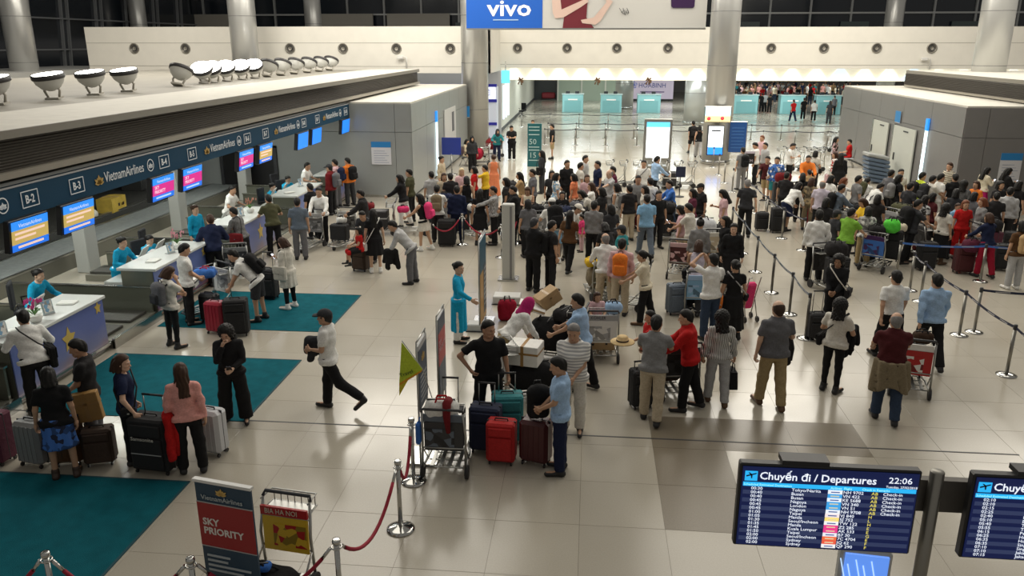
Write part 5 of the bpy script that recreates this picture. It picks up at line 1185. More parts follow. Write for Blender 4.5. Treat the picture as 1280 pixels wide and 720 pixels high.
('r2', 943, 178, 1.74, 75, 'phone', 't:white', 'p:black', 'short:hair', 'man in white shirt and black trousers beside the small black desk sign', {}),
('r3', 953, 169, 1.70, 120, 'stand', 't:rose', 'p:grey', 'short:hred', 'person with reddish hair behind the white-shirted men', {}),
('r4', 957, 178, 1.70, 110, 'stand', 't:lgrey', 'p:black', 'short:hair', 'man in pale grey shirt beside the reddish-haired person', {}),
('r5', 960, 195, 1.70, 150, 'push', 't:maroon', 's:khaki', 'short:hair', 'man in maroon polo next to the blue jersey', {}),
('r6', 972, 196, 1.72, 160, 'stand', 'j:blue/print/white', 's:teal', 'short:hair', 'man in blue and white jersey with teal shorts', {}),
('r7', 993, 179, 1.72, 240, 'phone', 't:white', 'p:black', 'short:hair', 'attendant in white shirt and black tie behind the desk', {}),
('r8', 1011, 194, 1.72, 180, 'push', 'j:orange', 'p:dark', 'short:hair', 'man in bright orange jacket at the desk', {}),
('r9', 1012, 212, 1.40, 10, 'stand', 't:tan', 'p:khaki', 'Short:hair', 'child in tan shirt in front of the orange jacket', {}),
('r10', 1020, 188, 1.66, 330, 'stand', 't:offwhite', 'p:black', 'Bob:hair', 'woman in off-white top with dark shoulder strap by the pink suitcase', {}),
('r11', 1046, 171, 1.62, 250, 'stand', 'l:dbrown/print/rose', 'p:dark', 'Long:hair', 'woman in dark patterned top near the trolley row', {}),
('r12', 1052, 191, 1.64, 0, 'stand', 'coat:black', 'p:black', 'Long:hair', 'woman in long black coat beside the pink suitcase', {}),
('r13', 1062, 174, 1.66, 70, 'sitlap', 't:red', 'p:dark', 'short:hair', 'man in red shirt seated by the kiosk corner', dict(z=0.)),
('r14', 1044, 190, 1.58, 90, 'stand', 'l:white/print/red', 'p:white', 'Bob:hbrown', 'woman in white and red print by the seated red shirt', {}),
# --- right queue
('s1', 1000, 228, 1.62, 300, 'bend', 'l:white', 'skirt:navy', 'Bob:hair', 'woman in white long sleeves and navy skirt looking at her phone by the belt', {}),
('s2', 1015, 222, 1.64, 330, 'stand', 't:camo/print/khaki', 'p:camo', 'Bob:hbrown', 'woman in camouflage shirt with red suitcase', {}),
('s3', 1029, 225, 1.72, 330, 'stand', 't:lilac', 'p:black', 'bald:hgrey', 'balding man in lilac shirt in the far side queue', {}),
('s4', 1053, 230, 1.70, 280, 'push', 'l:slate', 'p:dark', 'short:hair', 'man in slate blue shirt with black backpack, far side queue', {}),
('s5', 1056, 222, 1.60, 270, 'reachl', 'l:white', 'p:dark', 'Bob:hred', 'woman with red hair band reaching out behind the slate shirt', {}),
('s6', 1077, 248, 1.60, 100, 'phone2', 't:yellow', 'p:dark', 'Long:hbrown', 'woman in mustard yellow top with dark hair', {}),
('s7', 1086, 258, 1.58, 350, 'stand', 't:lgrey/print/white', 'p:khaki', 'Bob:hair', 'woman in white printed t-shirt behind the green bag trolley', {}),
('s8', 1047, 262, 1.60, 290, 'stand', 't:charcoal', 'p:black', 'Cap:charcoal', 'person in charcoal top and cap behind the white shirt', {}),
('s9', 1062, 259, 1.72, 310, 'push', 't:green', 'p:dark', 'short:hair', 'man in green t-shirt pushing the trolley with the lime bag', {}),
('s10', 1025, 262, 1.80, 350, 'bag', 'l:white', 'p:black', 'short:hair', 'tall dark-skinned man in long white shirt by the belt line', dict(skin='skin4')),
('s11', 1085, 222, 1.68, 320, 'bend', 't:white', 'p:khaki', 'short:hair', 'man in white t-shirt stooping with grey sling', {}),
('s12', 1102, 229, 1.66, 290, 'bend', 't:white', 'p:dark', 'short:hair', 'man in white t-shirt and dark straps bowing toward the black top', {}),
('s13', 1115, 212, 1.74, 300, 'stand', 't:mgrey', 'p:black', 'short:hair', 'man in dark grey t-shirt with his back to the pale door', {}),
('s14', 1127, 211, 1.68, 180, 'stand', 't:offwhite', 'p:dark', 'Short:hair', 'woman facing the camera in front of the pale door', {}),
('s15', 1125, 218, 1.66, 280, 'stand', 't:black', 'p:black', 'Bob:hair', 'woman in black t-shirt with grey backpack before the pale door', {}),
('s16', 1154, 215, 1.74, 285, 'stand', 't:neon', 'p:neon', 'short:hair', 'man in fluorescent yellow t-shirt', {}),
('s17', 1167, 219, 1.72, 290, 'push', 't:offwhite', 'p:khaki', 'short:hair', 'man in off-white t-shirt with dark backpack beside the yellow shirt', {}),
('s18', 1176, 217, 1.74, 280, 'stand', 't:white', 'p:white', 'short:hair', 'man in white shirt with white strap, far side queue', {}),
('s19', 1188, 203, 1.74, 110, 'stand', 't:cream/hs/dark', 'p:grey', 'short:hbrown', 'man in cream and dark striped shirt against the grey kiosk', {}),
('s20', 1195, 217, 1.72, 350, 'stand', 't:black', 'p:black', 'short:hair', 'man in black t-shirt seen from behind below the striped shirt', {}),
('s21', 1206, 225, 1.62, 320, 'stand', 'l:grey/pl/charcoal', 'p:dark', 'Curly:hair', 'woman in grey checked shirt with wavy hair', {}),
('s22', 1236, 209, 1.64, 290, 'phone', 'l:cream', 'skirt:magenta', 'Long:hair', 'woman in cream top and magenta skirt reading her phone by the poster', {}),
('s23', 1263, 210, 1.66, 280, 'phone', 'coat:black', 'p:black', 'Long:hair', 'woman in black robe looking at her lit phone', {}),
('s24', 1264, 234, 1.74, 330, 'stand', 'l:lgrey', 'p:dark', 'short:hair', 'man in grey sweater at the frame edge of the queue', {}),
('s25', 1149, 249, 1.74, 280, 'push', 't:charcoal', 'p:black', 'short:hair', 'man in charcoal t-shirt pushing black cases along the blue belt', {}),
('s26', 1158, 244, 1.62, 290, 'stand', 't:lgrey/print/dark', 'p:maroon', 'Bob:hair', 'woman in grey printed top behind the charcoal t-shirt', {}),
('s27', 1184, 254, 1.62, 300, 'stand', 't:offwhite', 'lskirt:black', 'Curly:hair', 'woman in cream t-shirt and long black skirt with brown boots', dict(shoes='brown', boot=True)),
('s28', 1198, 254, 1.34, 200, 'stand', 't:sky', 'p:khaki', 'Short:hbrown', 'child in light blue shirt beside the cream t-shirt', {}),
('s29', 1208, 250, 1.60, 180, 'stand', 't:red', 'p:red', 'Bob:hred', 'woman dressed in red in the far side queue', {}),
('s30', 1229, 247, 1.62, 90, 'stand', 'l:grey', 'p:dark', 'Bob:hred', 'woman with ginger hair and grey hooded top', {}),
('s31', 1237, 266, 1.62, 20, 'push', 'l:navy', 'p:crimson', 'Bob:hbrown', 'woman in navy top and crimson trousers beside the belt stanchion', {}),
('s32', 1279, 276, 1.64, 10, 'stand', 't:brown', 'p:lgrey', 'Bob:hair', 'woman with tan backpack and grey trousers cut by the frame edge', dict(shoes='white')),
('s33', 1247, 240, 1.66, 340, 'stand', 't:dark', 'p:dark', 'short:hair', 'man in dark top behind the navy-topped woman', {}),
('s34', 1218, 226, 1.60, 120, 'stand', 't:orange', 'p:dark', 'Bob:hbrown', 'woman in orange top behind the ginger-haired woman', {}),
# --- near right
('n1', 1049, 318, 1.64, 150, 'front', 'l:black', 'p:black', 'Curly:hair', 'woman all in black with pale shoulder strap, facing the camera', dict(skin='skin5')),
('n2', 1052, 372, 1.64, 320, 'carry', 't:offwhite', 'm:black', 'Curly:hair', 'woman with curly hair in white top and black leggings holding a jacket', {}),
('n3', 1122, 338, 1.74, 5, 'walk', 's:white', 'p:black', 'short:hair', 'attendant in short-sleeved white shirt walking beside the blue shirt', {}),
('n4', 1173, 342, 1.76, 0, 'walk', 'l:lblue', 'p:black', 'short:hair', 'attendant in long-sleeved pale blue shirt walking away by the belt', {}),
('n5', 1122, 390, 1.74, 350, 'push', 't:maroon', 'p:denim', 'bald:hgrey', 'bald man in maroon t-shirt with jacket round waist pushing a trolley', dict(belly=.03)),
('n6', 974, 375, 1.80, 10, 'jacket', 't:mgrey', 'p:khaki', 'bald:dbrown', 'stout man in grey shirt and khaki trousers walking away', dict(belly=.05, skin='skin3', shoes='brown')),
('n7', 903, 387, 1.60, 5, 'bag', 'l:white/vs/charcoal', 'p:lgrey', 'Curly:hair', 'woman in black and white striped shirt carrying a black handbag', dict(shoes='brown')),
('n8', 858, 387, 1.68, 80, 'push', 'j:red', 'p:black', 'short:hair', 'man in red jacket and black trousers standing at a trolley', {}),
('n9', 821, 394, 1.70, 350, 'push', 't:grey', 'p:beige', 'short:hair', 'man in grey shirt and beige trousers beside the red jacket', {}),
('n10', 813, 388, 1.40, 110, 'reachl', 't:red', 'p:dark', 'Short:hair', 'child in red shirt holding out a straw hat', {}),
('n11', 717, 405, 1.74, 170, 'front', 't:white/hs/lgrey', 'p:offwhite', 'short:hgrey', 'elderly man in striped polo with green badge on lanyard', dict(belly=.03)),
('n12', 696, 446, 1.68, 90, 'front', 't:lblue', 'p:navy', 'short:hair', 'man in light blue shirt resting hands on a black backpack', {}),
('n13', 610, 400, 1.76, 195, 'hip', 't:black', 'p:black', 'short:hair', 'man in black polo with hand on hip behind the suitcases', dict(skin='skin2')),
('n14', 722, 367, 1.70, 75, 'push', 't:lblue', 'p:black', 'short:hair', 'man in pale blue polo pushing the overloaded trolley', {}),
('n15', 747, 365, 1.16, 190, 'sitlap', 't:rose', 'p:rose', 'Long:hbrown', 'little girl in pink perched behind the white trolley panel', dict(z=.27)),
('n16', 662, 372, 1.60, 300, 'bend', 'l:white', 'p:khaki', 'Scarf:magenta', 'woman in magenta headscarf and white shirt stooping over bags', {}),
('n17', 573, 327, 1.62, 270, 'guide', 'a:aodai', 'p:white', 'Bun:hair', 'hostess in long blue tunic resting her hand on the sign', dict(skin='skin3')),
# --- far hall
('f1', 639, 157, 1.74, 170, 'phone2', 't:black', 'p:black', 'short:hair', 'man in black t-shirt typing on his phone on the far floor', dict(shoes='white')),
('f2', 690, 155, 1.74, 95, 'stand', 't:black', 's:khaki', 'short:hair', 'man in black t-shirt and khaki shorts beside the teal sign', {}),
('f3', 666, 150, 1.72, 180, 'stand', 't:black', 'p:black', 'short:hbrown', 'man in black standing behind the teal sign', {}),
('f4', 677, 188, 1.66, 80, 'stand', 'j:charcoal', 'p:charcoal', 'Long:hair', 'woman in charcoal suit with bag in front of the teal sign', {}),
('f5', 622, 161, 1.62, 200, 'lean', 'l:teal', 'p:navy', 'Scarf:charcoal', 'woman in teal top and dark headscarf pushing red luggage', {}),
('f6', 584, 174, 1.60, 240, 'sitlap', 'l:beige', 'p:dark', 'Bob:hair', 'woman in beige seated beside the steel column', {}),
('f7', 590, 170, 1.62, 200, 'stand', 'l:charcoal', 'p:black', 'Scarf:black', 'woman in dark headscarf beside the steel column', {}),
('f8', 867, 151, 1.74, 10, 'walk', 't:black', 's:dark', 'short:hair', 'man with black backpack and shorts walking toward security', {}),
('f9', 875, 157, 1.64, 0, 'walk', 'k:black', 'w:lgrey', 'Bob:hair', 'woman with white straps and wide grey trousers walking toward security', {}),
# --- others half hidden in the queues
('x1', 690, 213, 1.62, 200, 'stand', 't:charcoal', 'p:black', 'Bob:hair', 'woman in charcoal behind the white top with blue print', {}),
('x2', 703, 239, 1.45, 180, 'stand', 't:black', 'p:black', 'Long:hair', 'girl in black looking at the camera among the centre queue luggage', {}),
('x3', 660, 249, 1.60, 20, 'stand', 't:mgrey', 'p:black', 'Bob:hair', 'woman in dark grey beside the grey travel bag', {}),
('x4', 726, 238, 1.60, 100, 'bend', 't:offwhite', 'p:dark', 'Bob:hair', 'woman in off-white stooping in front of the auburn hair', {}),
('x5', 752, 234, 1.62, 60, 'stand', 't:dark', 'p:dark', 'Bob:hair', 'woman in dark top between the auburn hair and the bald man', {}),
('x6', 824, 238, 1.66, 200, 'stand', 't:black', 'p:black', 'short:hair', 'man in black hemmed in beside the denim blue shirt', {}),
('x7', 632, 222, 1.66, 90, 'stand', 't:dark', 'p:dark', 'Bob:hair', 'woman in dark clothes ahead of the tan top', {}),
('x8', 562, 216, 1.66, 20, 'stand', 't:dark', 'p:black', 'short:hair', 'man in dark clothes between khaki backpack and blond hair', {}),
('x9', 571, 232, 1.68, 10, 'stand', 'l:navy', 'p:navy', 'short:hair', 'man in long navy clothes beside the broad black tank top', {}),
('x10', 764, 255, 1.62, 30, 'stand', 't:charcoal', 'p:dark', 'Bob:hair', 'woman in charcoal below the white romper', {}),
('x11', 787, 231, 1.66, 30, 'stand', 't:dark', 'p:beige', 'short:hair', 'man in dark top and beige trousers beside the white romper', {}),
('y1', 984, 215, 1.66, 330, 'stand', 't:dark', 'p:black', 'short:hair', 'man in dark top behind the trolley with the red holdall', {}),
('y2', 1004, 216, 1.60, 350, 'stand', 't:black', 'p:black', 'Bob:hair', 'woman in black beside the camouflage shirt', {}),
('y3', 1040, 219, 1.62, 300, 'stand', 't:white', 'p:black', 'Bob:hair', 'woman in white behind the lilac shirt', {}),
('y4', 1072, 218, 1.70, 280, 'stand', 't:grey', 'p:dark', 'short:hair', 'man in grey ahead of the olive sling pack', {}),
('y5', 1098, 243, 1.60, 330, 'stand', 't:dark', 'p:dark', 'Bob:hair', 'woman in dark top behind the printed t-shirt', {}),
('y6', 1139, 228, 1.66, 300, 'stand', 't:charcoal', 'p:dark', 'short:hair', 'man in charcoal in front of the pale door', {}),
('y7', 1167, 241, 1.60, 290, 'stand', 't:maroon', 'p:dark', 'Bob:hair', 'woman in maroon beside the grey printed top', {}),
('y8', 1219, 240, 1.60, 300, 'stand', 't:mgrey', 'p:dark', 'Bob:hair', 'woman in grey next to the red-clad woman', {}),
('y9', 1252, 226, 1.66, 200, 'stand', 't:dark', 'p:dark', 'Bob:hair', 'woman in dark clothes beside the grey sweater', {}),
('y10', 1275, 226, 1.70, 300, 'stand', 't:black', 'p:black', 'Bob:hair', 'woman in black at the frame edge behind the grey sweater', {}),
('y11', 1196, 236, 1.62, 330, 'stand', 't:charcoal', 'p:black', 'Bob:hair', 'woman in charcoal behind the child in light blue', {}),
('y12', 1034, 247, 1.64, 320, 'stand', 't:dark', 'p:black', 'Bob:hair', 'woman in dark clothes behind the tall man in the white shirt', {}),
]
for t in PP:
    key, hx, hy, hg, face, pose, top, bot, hair, lab, ex = t
    person(key, hx, hy, hg, face, pose, top, bot, hair, lab, group='people in the departure hall', **ex)
# ---- crowd beyond the desks: small in view, one mesh each
def far_person(k, x, y, face, top, bot, hair, pose, fem, label, group):
    key = ('far', pose, fem)
    if key not in _C:
        bm = body_mesh(pose, fem, 2); parts = [(bm, 0), (garment('top', 't', pose, fem, 2), 1), (garment('bottom', 'p', pose, fem, 2), 2), (hair_mesh('bob' if fem else 'short', pose, fem, 2), 3)]
        ch = []
        for me, mi in parts:
            V = np.zeros(len(me.vertices) * 3); me.vertices.foreach_get('co', V); Q = np.zeros(len(me.polygons) * 4, np.int32); me.loops.foreach_get('vertex_index', Q); ch.append((V.reshape(-1, 3), Q.reshape(-1, 4), mi))
        me = to_mesh('person', ch)
        for _ in range(4): me.materials.append(None)
        _C[key] = me
    o = obj('person', _C[key], None, None, (x, y, 0), math.radians(face)); s = RND.uniform(.93, 1.04); o.scale = (s, s, s)
    for i, m in enumerate((mat('skin', .5), fab(top), fab(bot), mat(hair, .6))): setm(o, m, i)
    return tag(o, label, 'person', group)
FG = [(945, 140, 0, 'dark', 'black', 'hair', 'stand', 0, 'man in dark clothes waiting at the security desks, beside the teal desk'), (951, 141, 0, 'black', 'black', 'hair', 'stand', 0, 'man in black waiting in the small group at the security desks'), (955, 141, 10, 'lgrey', 'black', 'hair', 'stand', 1, 'woman in grey top inside the dark group at the security desks'), (961, 142, 350, 'black', 'black', 'hair', 'walk', 0, 'man in black walking at the edge of the security group'),
      (990, 153, 20, 'red', 'navy', 'hair', 'walk', 0, 'person in red jacket striding toward the security desks'), (1003, 150, 0, 'black', 'black', 'hair', 'stand', 0, 'man in black jacket between the red jacket and the white shirt'), (1016, 152, 350, 'white', 'black', 'hair', 'walk', 0, 'man in white shirt with black strap near the security desks'), (1035, 156, 0, 'charcoal', 'charcoal', 'hair', 'stand', 1, 'woman in charcoal with a red suitcase near the security desks'), (1041, 145, 10, 'mgrey', 'black', 'hair', 'stand', 0, 'man in dark grey behind the charcoal-clad woman'), (1055, 156, 0, 'tan', 'denim', 'hbrown', 'stand', 0, 'person in tan top with red backpack near the kiosk corner'), (1062, 152, 350, 'dred', 'black', 'hair', 'stand', 0, 'person in dark red beside the tan top')]
for i, (px, py, fa, a, b, c, po, fe, lab) in enumerate(FG):
    p = at(px, py); far_person(i, p.x, p.y, fa, a, b, c, po, fe, lab, 'travellers near the security desks')
cl = ['white', 'black', 'dred', 'rose', 'offwhite', 'charcoal', 'brown', 'red', 'lgrey', 'navy', 'cream', 'beige', 'teal', 'tan', 'black', 'dark', 'pink', 'mgrey']
n = 0
for row in range(6):
    for c_ in range(17):
        x = 12.2 + c_ * .92 + RND.uniform(-.28, .28); y = 79 + row * 2.6 + RND.uniform(-.8, .8)
        if 20.8 < x < 22.4 and row < 2: continue
        tcol = RND.choice(cl)
        far_person(n, x, y, RND.choice((0, 90, 180, 270, 200, 160)), tcol, RND.choice(('black', 'denim', 'dark', 'khaki')), RND.choice(('hair', 'hair', 'hair', 'hbrown')), RND.choice(('stand', 'push', 'stand2')), n % 2, 'person in %s top in the dense far crowd beyond the security desks' % dict(dred='dark red', rose='rose pink', offwhite='off-white', lgrey='light grey', dark='dark', mgrey='dark grey').get(tcol, tcol), 'far crowd beyond the security desks'); n += 1
# ================================================================ CARPETS
for i, (y0, y1, lab) in enumerate(((6.2, 9.0, 'teal mat nearest the camera, in front of the first counter'), (10.78, 13.3, 'teal mat under the woman all in black reading her phone'), (14.8, 17.3, 'teal mat under the woman in the white cardigan'))):
    e = empty('teal_mat', (-7.0, (y0 + y1) / 2, 0)); tag(e, lab, 'mat', 'teal mats before the counters')
    MB().box((0, 0, .005), (3.6, y1 - y0, .008)).build('mat_pile', mat((.006, .105, .135), .95, kind='carpet', scale=5, spec=.1), e)
    MB().box((0, (y1 - y0) / 2 - .01, .006), (3.62, .03, .011)).build('mat_edge', mat((.004, .06, .08), .8), e); MB().box((1.8, 0, .006), (.03, y1 - y0, .011)).build('mat_edge', mat((.004, .06, .08), .8), e)
# ================================================================ COUNTER TOPS
def orchid(x, y, z, c, label):
    e = empty('potted_orchid', (x, y, z)); tag(e, label, 'plant')
    MB().lathe([(.07, 0), (.11, .06), (.12, .12), (.10, .13), (.09, .11)], n=14).build('pot', mat('white', .3), e)
    lf = MB()
    for i in range(7):
        a = i * .9; r = .13 + .03 * (i % 3); t = Vector((math.cos(a), math.sin(a), 0)); s = Vector((-t.y, t.x, 0)); b = Vector((0, 0, .12))
        lf.add([b, b + t * r * .5 + s * .03 + Vector((0, 0, .10)), b + t * r + Vector((0, 0, .09)), b + t * r * .5 - s * .03 + Vector((0, 0, .10)), b + t * r * .5 + Vector((0, 0, .085))], [(0, 1, 2, 3), (0, 3, 4), (3, 2, 4), (2, 1, 4), (1, 0, 4)])
    lf.build('leaf', mat((.07, .20, .04), .5), e)
    for k in range(3):
        a = k * 2.1 + .4; st_ = [(0, 0, .12), (.04 * math.cos(a), .04 * math.sin(a), .28), (.14 * math.cos(a), .14 * math.sin(a), .38)]; s_ = MB().tube(st_, .005, 5).build('stem', mat((.08, .16, .04), .5), e)
        for j in range(6):
            t = j / 5; p = Vector(st_[1]).lerp(Vector(st_[2]), t) + Vector((RND.uniform(-.05, .05), RND.uniform(-.05, .05), RND.uniform(-.02, .05))); fl_ = MB()
            for q_ in range(5):
                b_ = q_ * 1.257; d = Vector((0, math.cos(b_), math.sin(b_))) * .04; u = Vector((0, -math.sin(b_), math.cos(b_))) * .02; n_ = Vector((.008, 0, 0))
                fl_.add([p, p + d * .6 + u, p + d, p + d * .6 - u, p + d * .6 + n_ * 1.5], [(0, 1, 4), (1, 2, 4), (2, 3, 4), (3, 0, 4), (3, 2, 1, 0)])
            fl_.build('blossom', mat(c, .5), s_)
orchid(-9.25, 11.95, 1.09, (.60, .03, .25), 'magenta orchid in a white pot on the first counter'); orchid(-9.35, 17.0, 1.09, (.75, .35, .42), 'pale pink orchid in a white pot on the second counter'); orchid(-9.35, 21.1, 1.09, (.55, .25, .18), 'reddish plant in a white pot on the third counter')
def stand_sign(x, y, z, rz, label):
    e = empty('brochure_stand', (x, y, z), rz); tag(e, label, 'sign stand')
    MB().box((0, 0, .13), (.20, .012, .26), rx=-.2).build('acrylic_sheet', mat((.45, .55, .58), .2), e); MB().box((0, -.012, .14), (.16, .004, .20), rx=-.2).build('printed_card', mat('white', .5, 0, 'print', c2='sky', scale=18), e); MB().box((0, .02, .008), (.2, .12, .012)).build('stand_foot', mat('lgrey', .2), e)
for x, y, l in ((-9.3, 12.35, 'small acrylic sign beside the magenta orchid'), (-9.3, 11.2, 'small acrylic sign nearest the white-shirted man'), (-9.3, 16.6, 'small acrylic sign beside the pale pink orchid'), (-9.4, 20.6, 'small acrylic sign on the third counter'), (-9.45, 25.4, 'small acrylic sign on the fourth counter')): stand_sign(x, y, 1.09, 1.2, l)
def printer(x, y, z, rz, label):
    e = empty('tag_printer', (x, y, z), rz); tag(e, label, 'printer')
    MB().box((0, 0, .07), (.30, .36, .14), bev=.02).build('printer_body', mat((.55, .56, .54), .4), e); MB().box((0, .05, .20), (.42, .03, .40), rx=-.5, bev=.01).build('screen_hood', mat((.60, .61, .58), .4), e); MB().box((0, .028, .205), (.36, .01, .33), rx=-.5).build('screen_glass', mat((.35, .37, .35), .25), e)
for x, y, l in ((-10.15, 13.1, 'pale desk screen tilted back at the end of the first counter'), (-10.2, 16.9, 'pale desk screen by the seated clerk at the second counter'), (-10.15, 17.5, 'pale desk screen at the end of the second counter'), (-10.15, 21.0, 'pale desk screen at the third counter'), (-10.15, 24.6, 'pale desk screen at the fourth counter'), (-10.15, 25.6, 'farther pale desk screen at the fourth counter')): printer(x, y, .77, -1.4, l)
def papers(x, y, z, rz, label):
    e = empty('paper_stack', (x, y, z), rz); tag(e, label, 'papers')
    for i in range(4): MB().box((RND.uniform(-.02, .02), RND.uniform(-.02, .02), .004 + i * .007), (.30, .21, .006), rz=RND.uniform(-.15, .15)).build('paper_sheet', mat((.72, .72, .68), .6), e)
for x, y, l in ((-9.35, 12.95, 'loose papers at the far end of the first counter'), (-9.35, 15.9, 'loose papers near the end of the second counter'), (-9.3, 11.5, 'loose papers under the white-shirted man'), (-9.4, 24.2, 'pile of papers on the fourth counter'), (-9.4, 28.4, 'papers on the last counter')): papers(x, y, 1.09, RND.uniform(0, 3), l)
for x, y, rz, l in ((-11.0, 11.1, 280, 'grey office chair behind the first counter, beside the first clerk'), (-11.2, 14.3, 300, 'grey office chair with arms between the first and second counters'), (-10.6, 17.77, 250, 'office chair under the seated clerk at the second counter'), (-11.1, 19.0, 280, 'grey office chair behind the belt before the third counter'), (-10.5, 25.12, 262, 'office chair under the nearer clerk at the fourth counter'), (-10.5, 26.66, 235, 'office chair under the farther clerk at the fourth counter'), (-11.2, 28.0, 250, 'grey office chair beside the clerk at the last counter')): office_chair(x, y, rz, l)
# ================================================================ WORN AND CARRIED THINGS
shoulder_bag('p1', 'black', 'black shoulder bag hanging from the man leaning on the first counter', 1, .36, .34, .10)
backpack('p8', 'mgrey', 'grey backpack worn by the woman beside the second counter', c2='charcoal'); backpack('p12', 'black', 'black backpack worn by the man stooping over the blue bundle')
shoulder_bag('p11', 'dred', 'dark red shoulder bag of the man in the checked shirt', -1, .36, .26, .12, False); shoulder_bag('p13', 'offwhite', 'white tote bag on the woman in the white cardigan', -1, .34, .34, .10, False, strap='offwhite', name='tote_bag')
drape('p5', 'red', 'bright red coat bundle hanging from the arm of the pink-jacketed woman', -1, .62, .30, 'folded_coat', .05); phone('p6', 'phone in the hand of the woman all in black', -1, False); phone('p13', 'phone held by the woman in the white cardigan', 1)
shoulder_bag('p4', 'dark', 'small dark pouch on the woman in navy', 1, .2, .14, .08, True)
drape('p7', 'charcoal', 'dark jacket clutched by the striding man', 1, .30, .30, 'folded_jacket', .12)
for k, c, l in (('p18', 'mgrey', 'grey backpack on the man in the dark red jacket'), ('p19', 'navy', 'navy backpack on the man in the rose shirt'), ('p20', 'black', 'black backpack on the man in the orange jacket'), ('p26', 'hotpink', 'pink backpack on the woman in the white skirt'), ('p29', 'camo', 'khaki backpack on the man behind the rope'), ('q23', 'orange', 'orange backpack on the man in the pink shirt'), ('q15', 'grey', 'grey backpack on the woman in the white romper'),
                ('r1', 'black', 'black backpack by the small black desk sign'), ('s4', 'black', 'black backpack on the man in the slate shirt'), ('s15', 'grey', 'grey backpack on the woman in the black t-shirt'), ('s17', 'charcoal', 'charcoal backpack beside the fluorescent yellow t-shirt'), ('s32', 'tan', 'tan backpack at the frame edge'), ('q21', 'black', 'black backpack on the man behind the black suit'), ('f8', 'dark', 'dark backpack on the man walking toward security'), ('s11', 'olive', 'olive sling pack on the stooping man'), ('s16', 'dark', 'dark backpack behind the fluorescent yellow t-shirt')): backpack(k, c, l)
backpack('q4', 'black', 'large black backpack with white top on the man in pale shorts', True)
shoulder_bag('p23', 'white', 'small white bag on a white strap beside the black dress', -1, .26, .20, .10, True, strap='white', z=.72); handbag('n7', 'black', 'black handbag carried by the woman in stripes', 1, .38, .30, .14); drape('n6', 'dark', 'dark jacket carried by the stout man in grey', 1, .34, .30, 'folded_jacket', .05)
drape('n2', 'black', 'black jacket over the arms of the curly-haired woman', 1, .44, .30, 'folded_jacket', .05); shoulder_bag('n2', 'black', 'black crossbody bag of the curly-haired woman', -1, .28, .20, .10); shoulder_bag('n1', 'dark', 'dark bag on the pale strap of the woman in black', -1, .28, .2, .1, True, strap='offwhite')
shoulder_bag('q31', 'black', 'black satchel on the man with the diagonal strap', 1, .28, .2, .1); shoulder_bag('q44', 'dark', 'small dark bag on the thin strap of the long black dress', 1, .22, .16, .08, strap='lgrey'); shoulder_bag('q40', 'black', 'black bag of the woman in the lilac vest', -1)
shoulder_bag('r10', 'black', 'black bag of the woman in off-white by the pink suitcase', 1); shoulder_bag('q29', 'dark', 'dark sash bag of the man facing the camera', 1); shoulder_bag('f4', 'black', 'black bag of the woman in the charcoal suit', -1, .3, .3, .12, False)
backpack('s12', 'mgrey', 'grey pack worn on the front of the bowing man', front=True); backpack('s25', 'black', 'bulky black backpack on the man in the charcoal t-shirt', True); drape('p25', 'black', 'dark jacket over the arm of the stooping man', -1, .40, .30, 'folded_jacket', .05)
phone('s22', 'phone held by the woman in the magenta skirt', 1); phone('s23', 'glowing phone of the woman in the black robe', 1); phone('f1', 'phone held by the man in black on the far floor', 1); phone('q38', 'phone held by the woman in pale pink', 1)
b_ = worn('n11', 0, .135, 1.08); e = empty('name_badge', b_[0], b_[1]); tag(e, 'green name badge on the lanyard of the elderly man', 'badge'); MB().box((0, .03, 0), (.085, .006, .12)).build('badge_card', mat((.25, .50, .38), .4), e); MB().tube([(-.07, -.09, .32), (-.04, .01, .18), (0, .02, .06), (.04, .01, .18), (.07, -.09, .32)], .006, 5).build('lanyard', M_DK, e)
b_ = worn('n5', 0, -.0, .80); e = empty('tied_jacket', b_[0], b_[1]); tag(e, 'olive jacket tied round the waist of the bald man', 'jacket')
me = sdf_mesh('jacket_cloth', lambda G: np.maximum(np.abs(np.sqrt((G[0] / 1.25) ** 2 + (G[1] + .02) ** 2) - (.190 - G[2] * .10)) - .022 + .014 * np.sin(np.arctan2(G[1], G[0]) * 9 + G[2] * 6), np.maximum(np.maximum(G[2] - .20, -.24 + .06 * np.sin(np.arctan2(G[1], G[0]) * 3) - G[2]), G[1] - .08)), (-.40, -.36, -.34), (.40, .30, .26), .018, fab('camo')); obj('jacket_cloth', me, None, e); MB().tube([(-.16, .16, .18), (0, .22, .17), (.16, .16, .18)], .03, 8).build('knotted_sleeve', fab('camo'), e)
# ================================================================ LUGGAGE
suitcase(190, 584, .56, .32, .76, 'black', -6, 'large black suitcase with white lettering beside the pink-jacketed woman', 'soft', .26, word='Samsonite')
suitcase(268, 566, .40, .26, .64, 'silver', -12, 'shiny silver suitcase beside the pink-jacketed woman'); suitcase(47, 580, .42, .26, .62, 'grey', -10, 'grey hard suitcase behind the blue floral skirt'); suitcase(127, 576, .40, .24, .50, 'dbrown', 18, 'brown suitcase in front, below the gold shopping bag', 'soft'); suitcase(106, 572, .38, .26, .68, 'brown', 14, 'taller brown suitcase behind the gold shopping bag'); suitcase(-2, 576, .46, .30, .70, 'plum', -8, 'dark plum suitcase cut by the frame edge', 'soft')
p = at(127, 574); carton((p.x - .06, p.y + .02, .60), .34, .12, .42, 'gold', 18, 'gold paper shopping bag standing on the brown suitcases', ry=-.12, tape='gold', name='shopping_bag', cat='bag')
suitcase(273, 416, .42, .28, .62, 'crimson', -10, 'red suitcase on the trolley side at the second counter'); suitcase(250, 404, .40, .26, .58, 'black', -10, 'black suitcase beside the red one at the second counter'); suitcase(298, 418, .46, .32, .70, 'black', 15, 'large black soft suitcase beside the red one', 'soft')
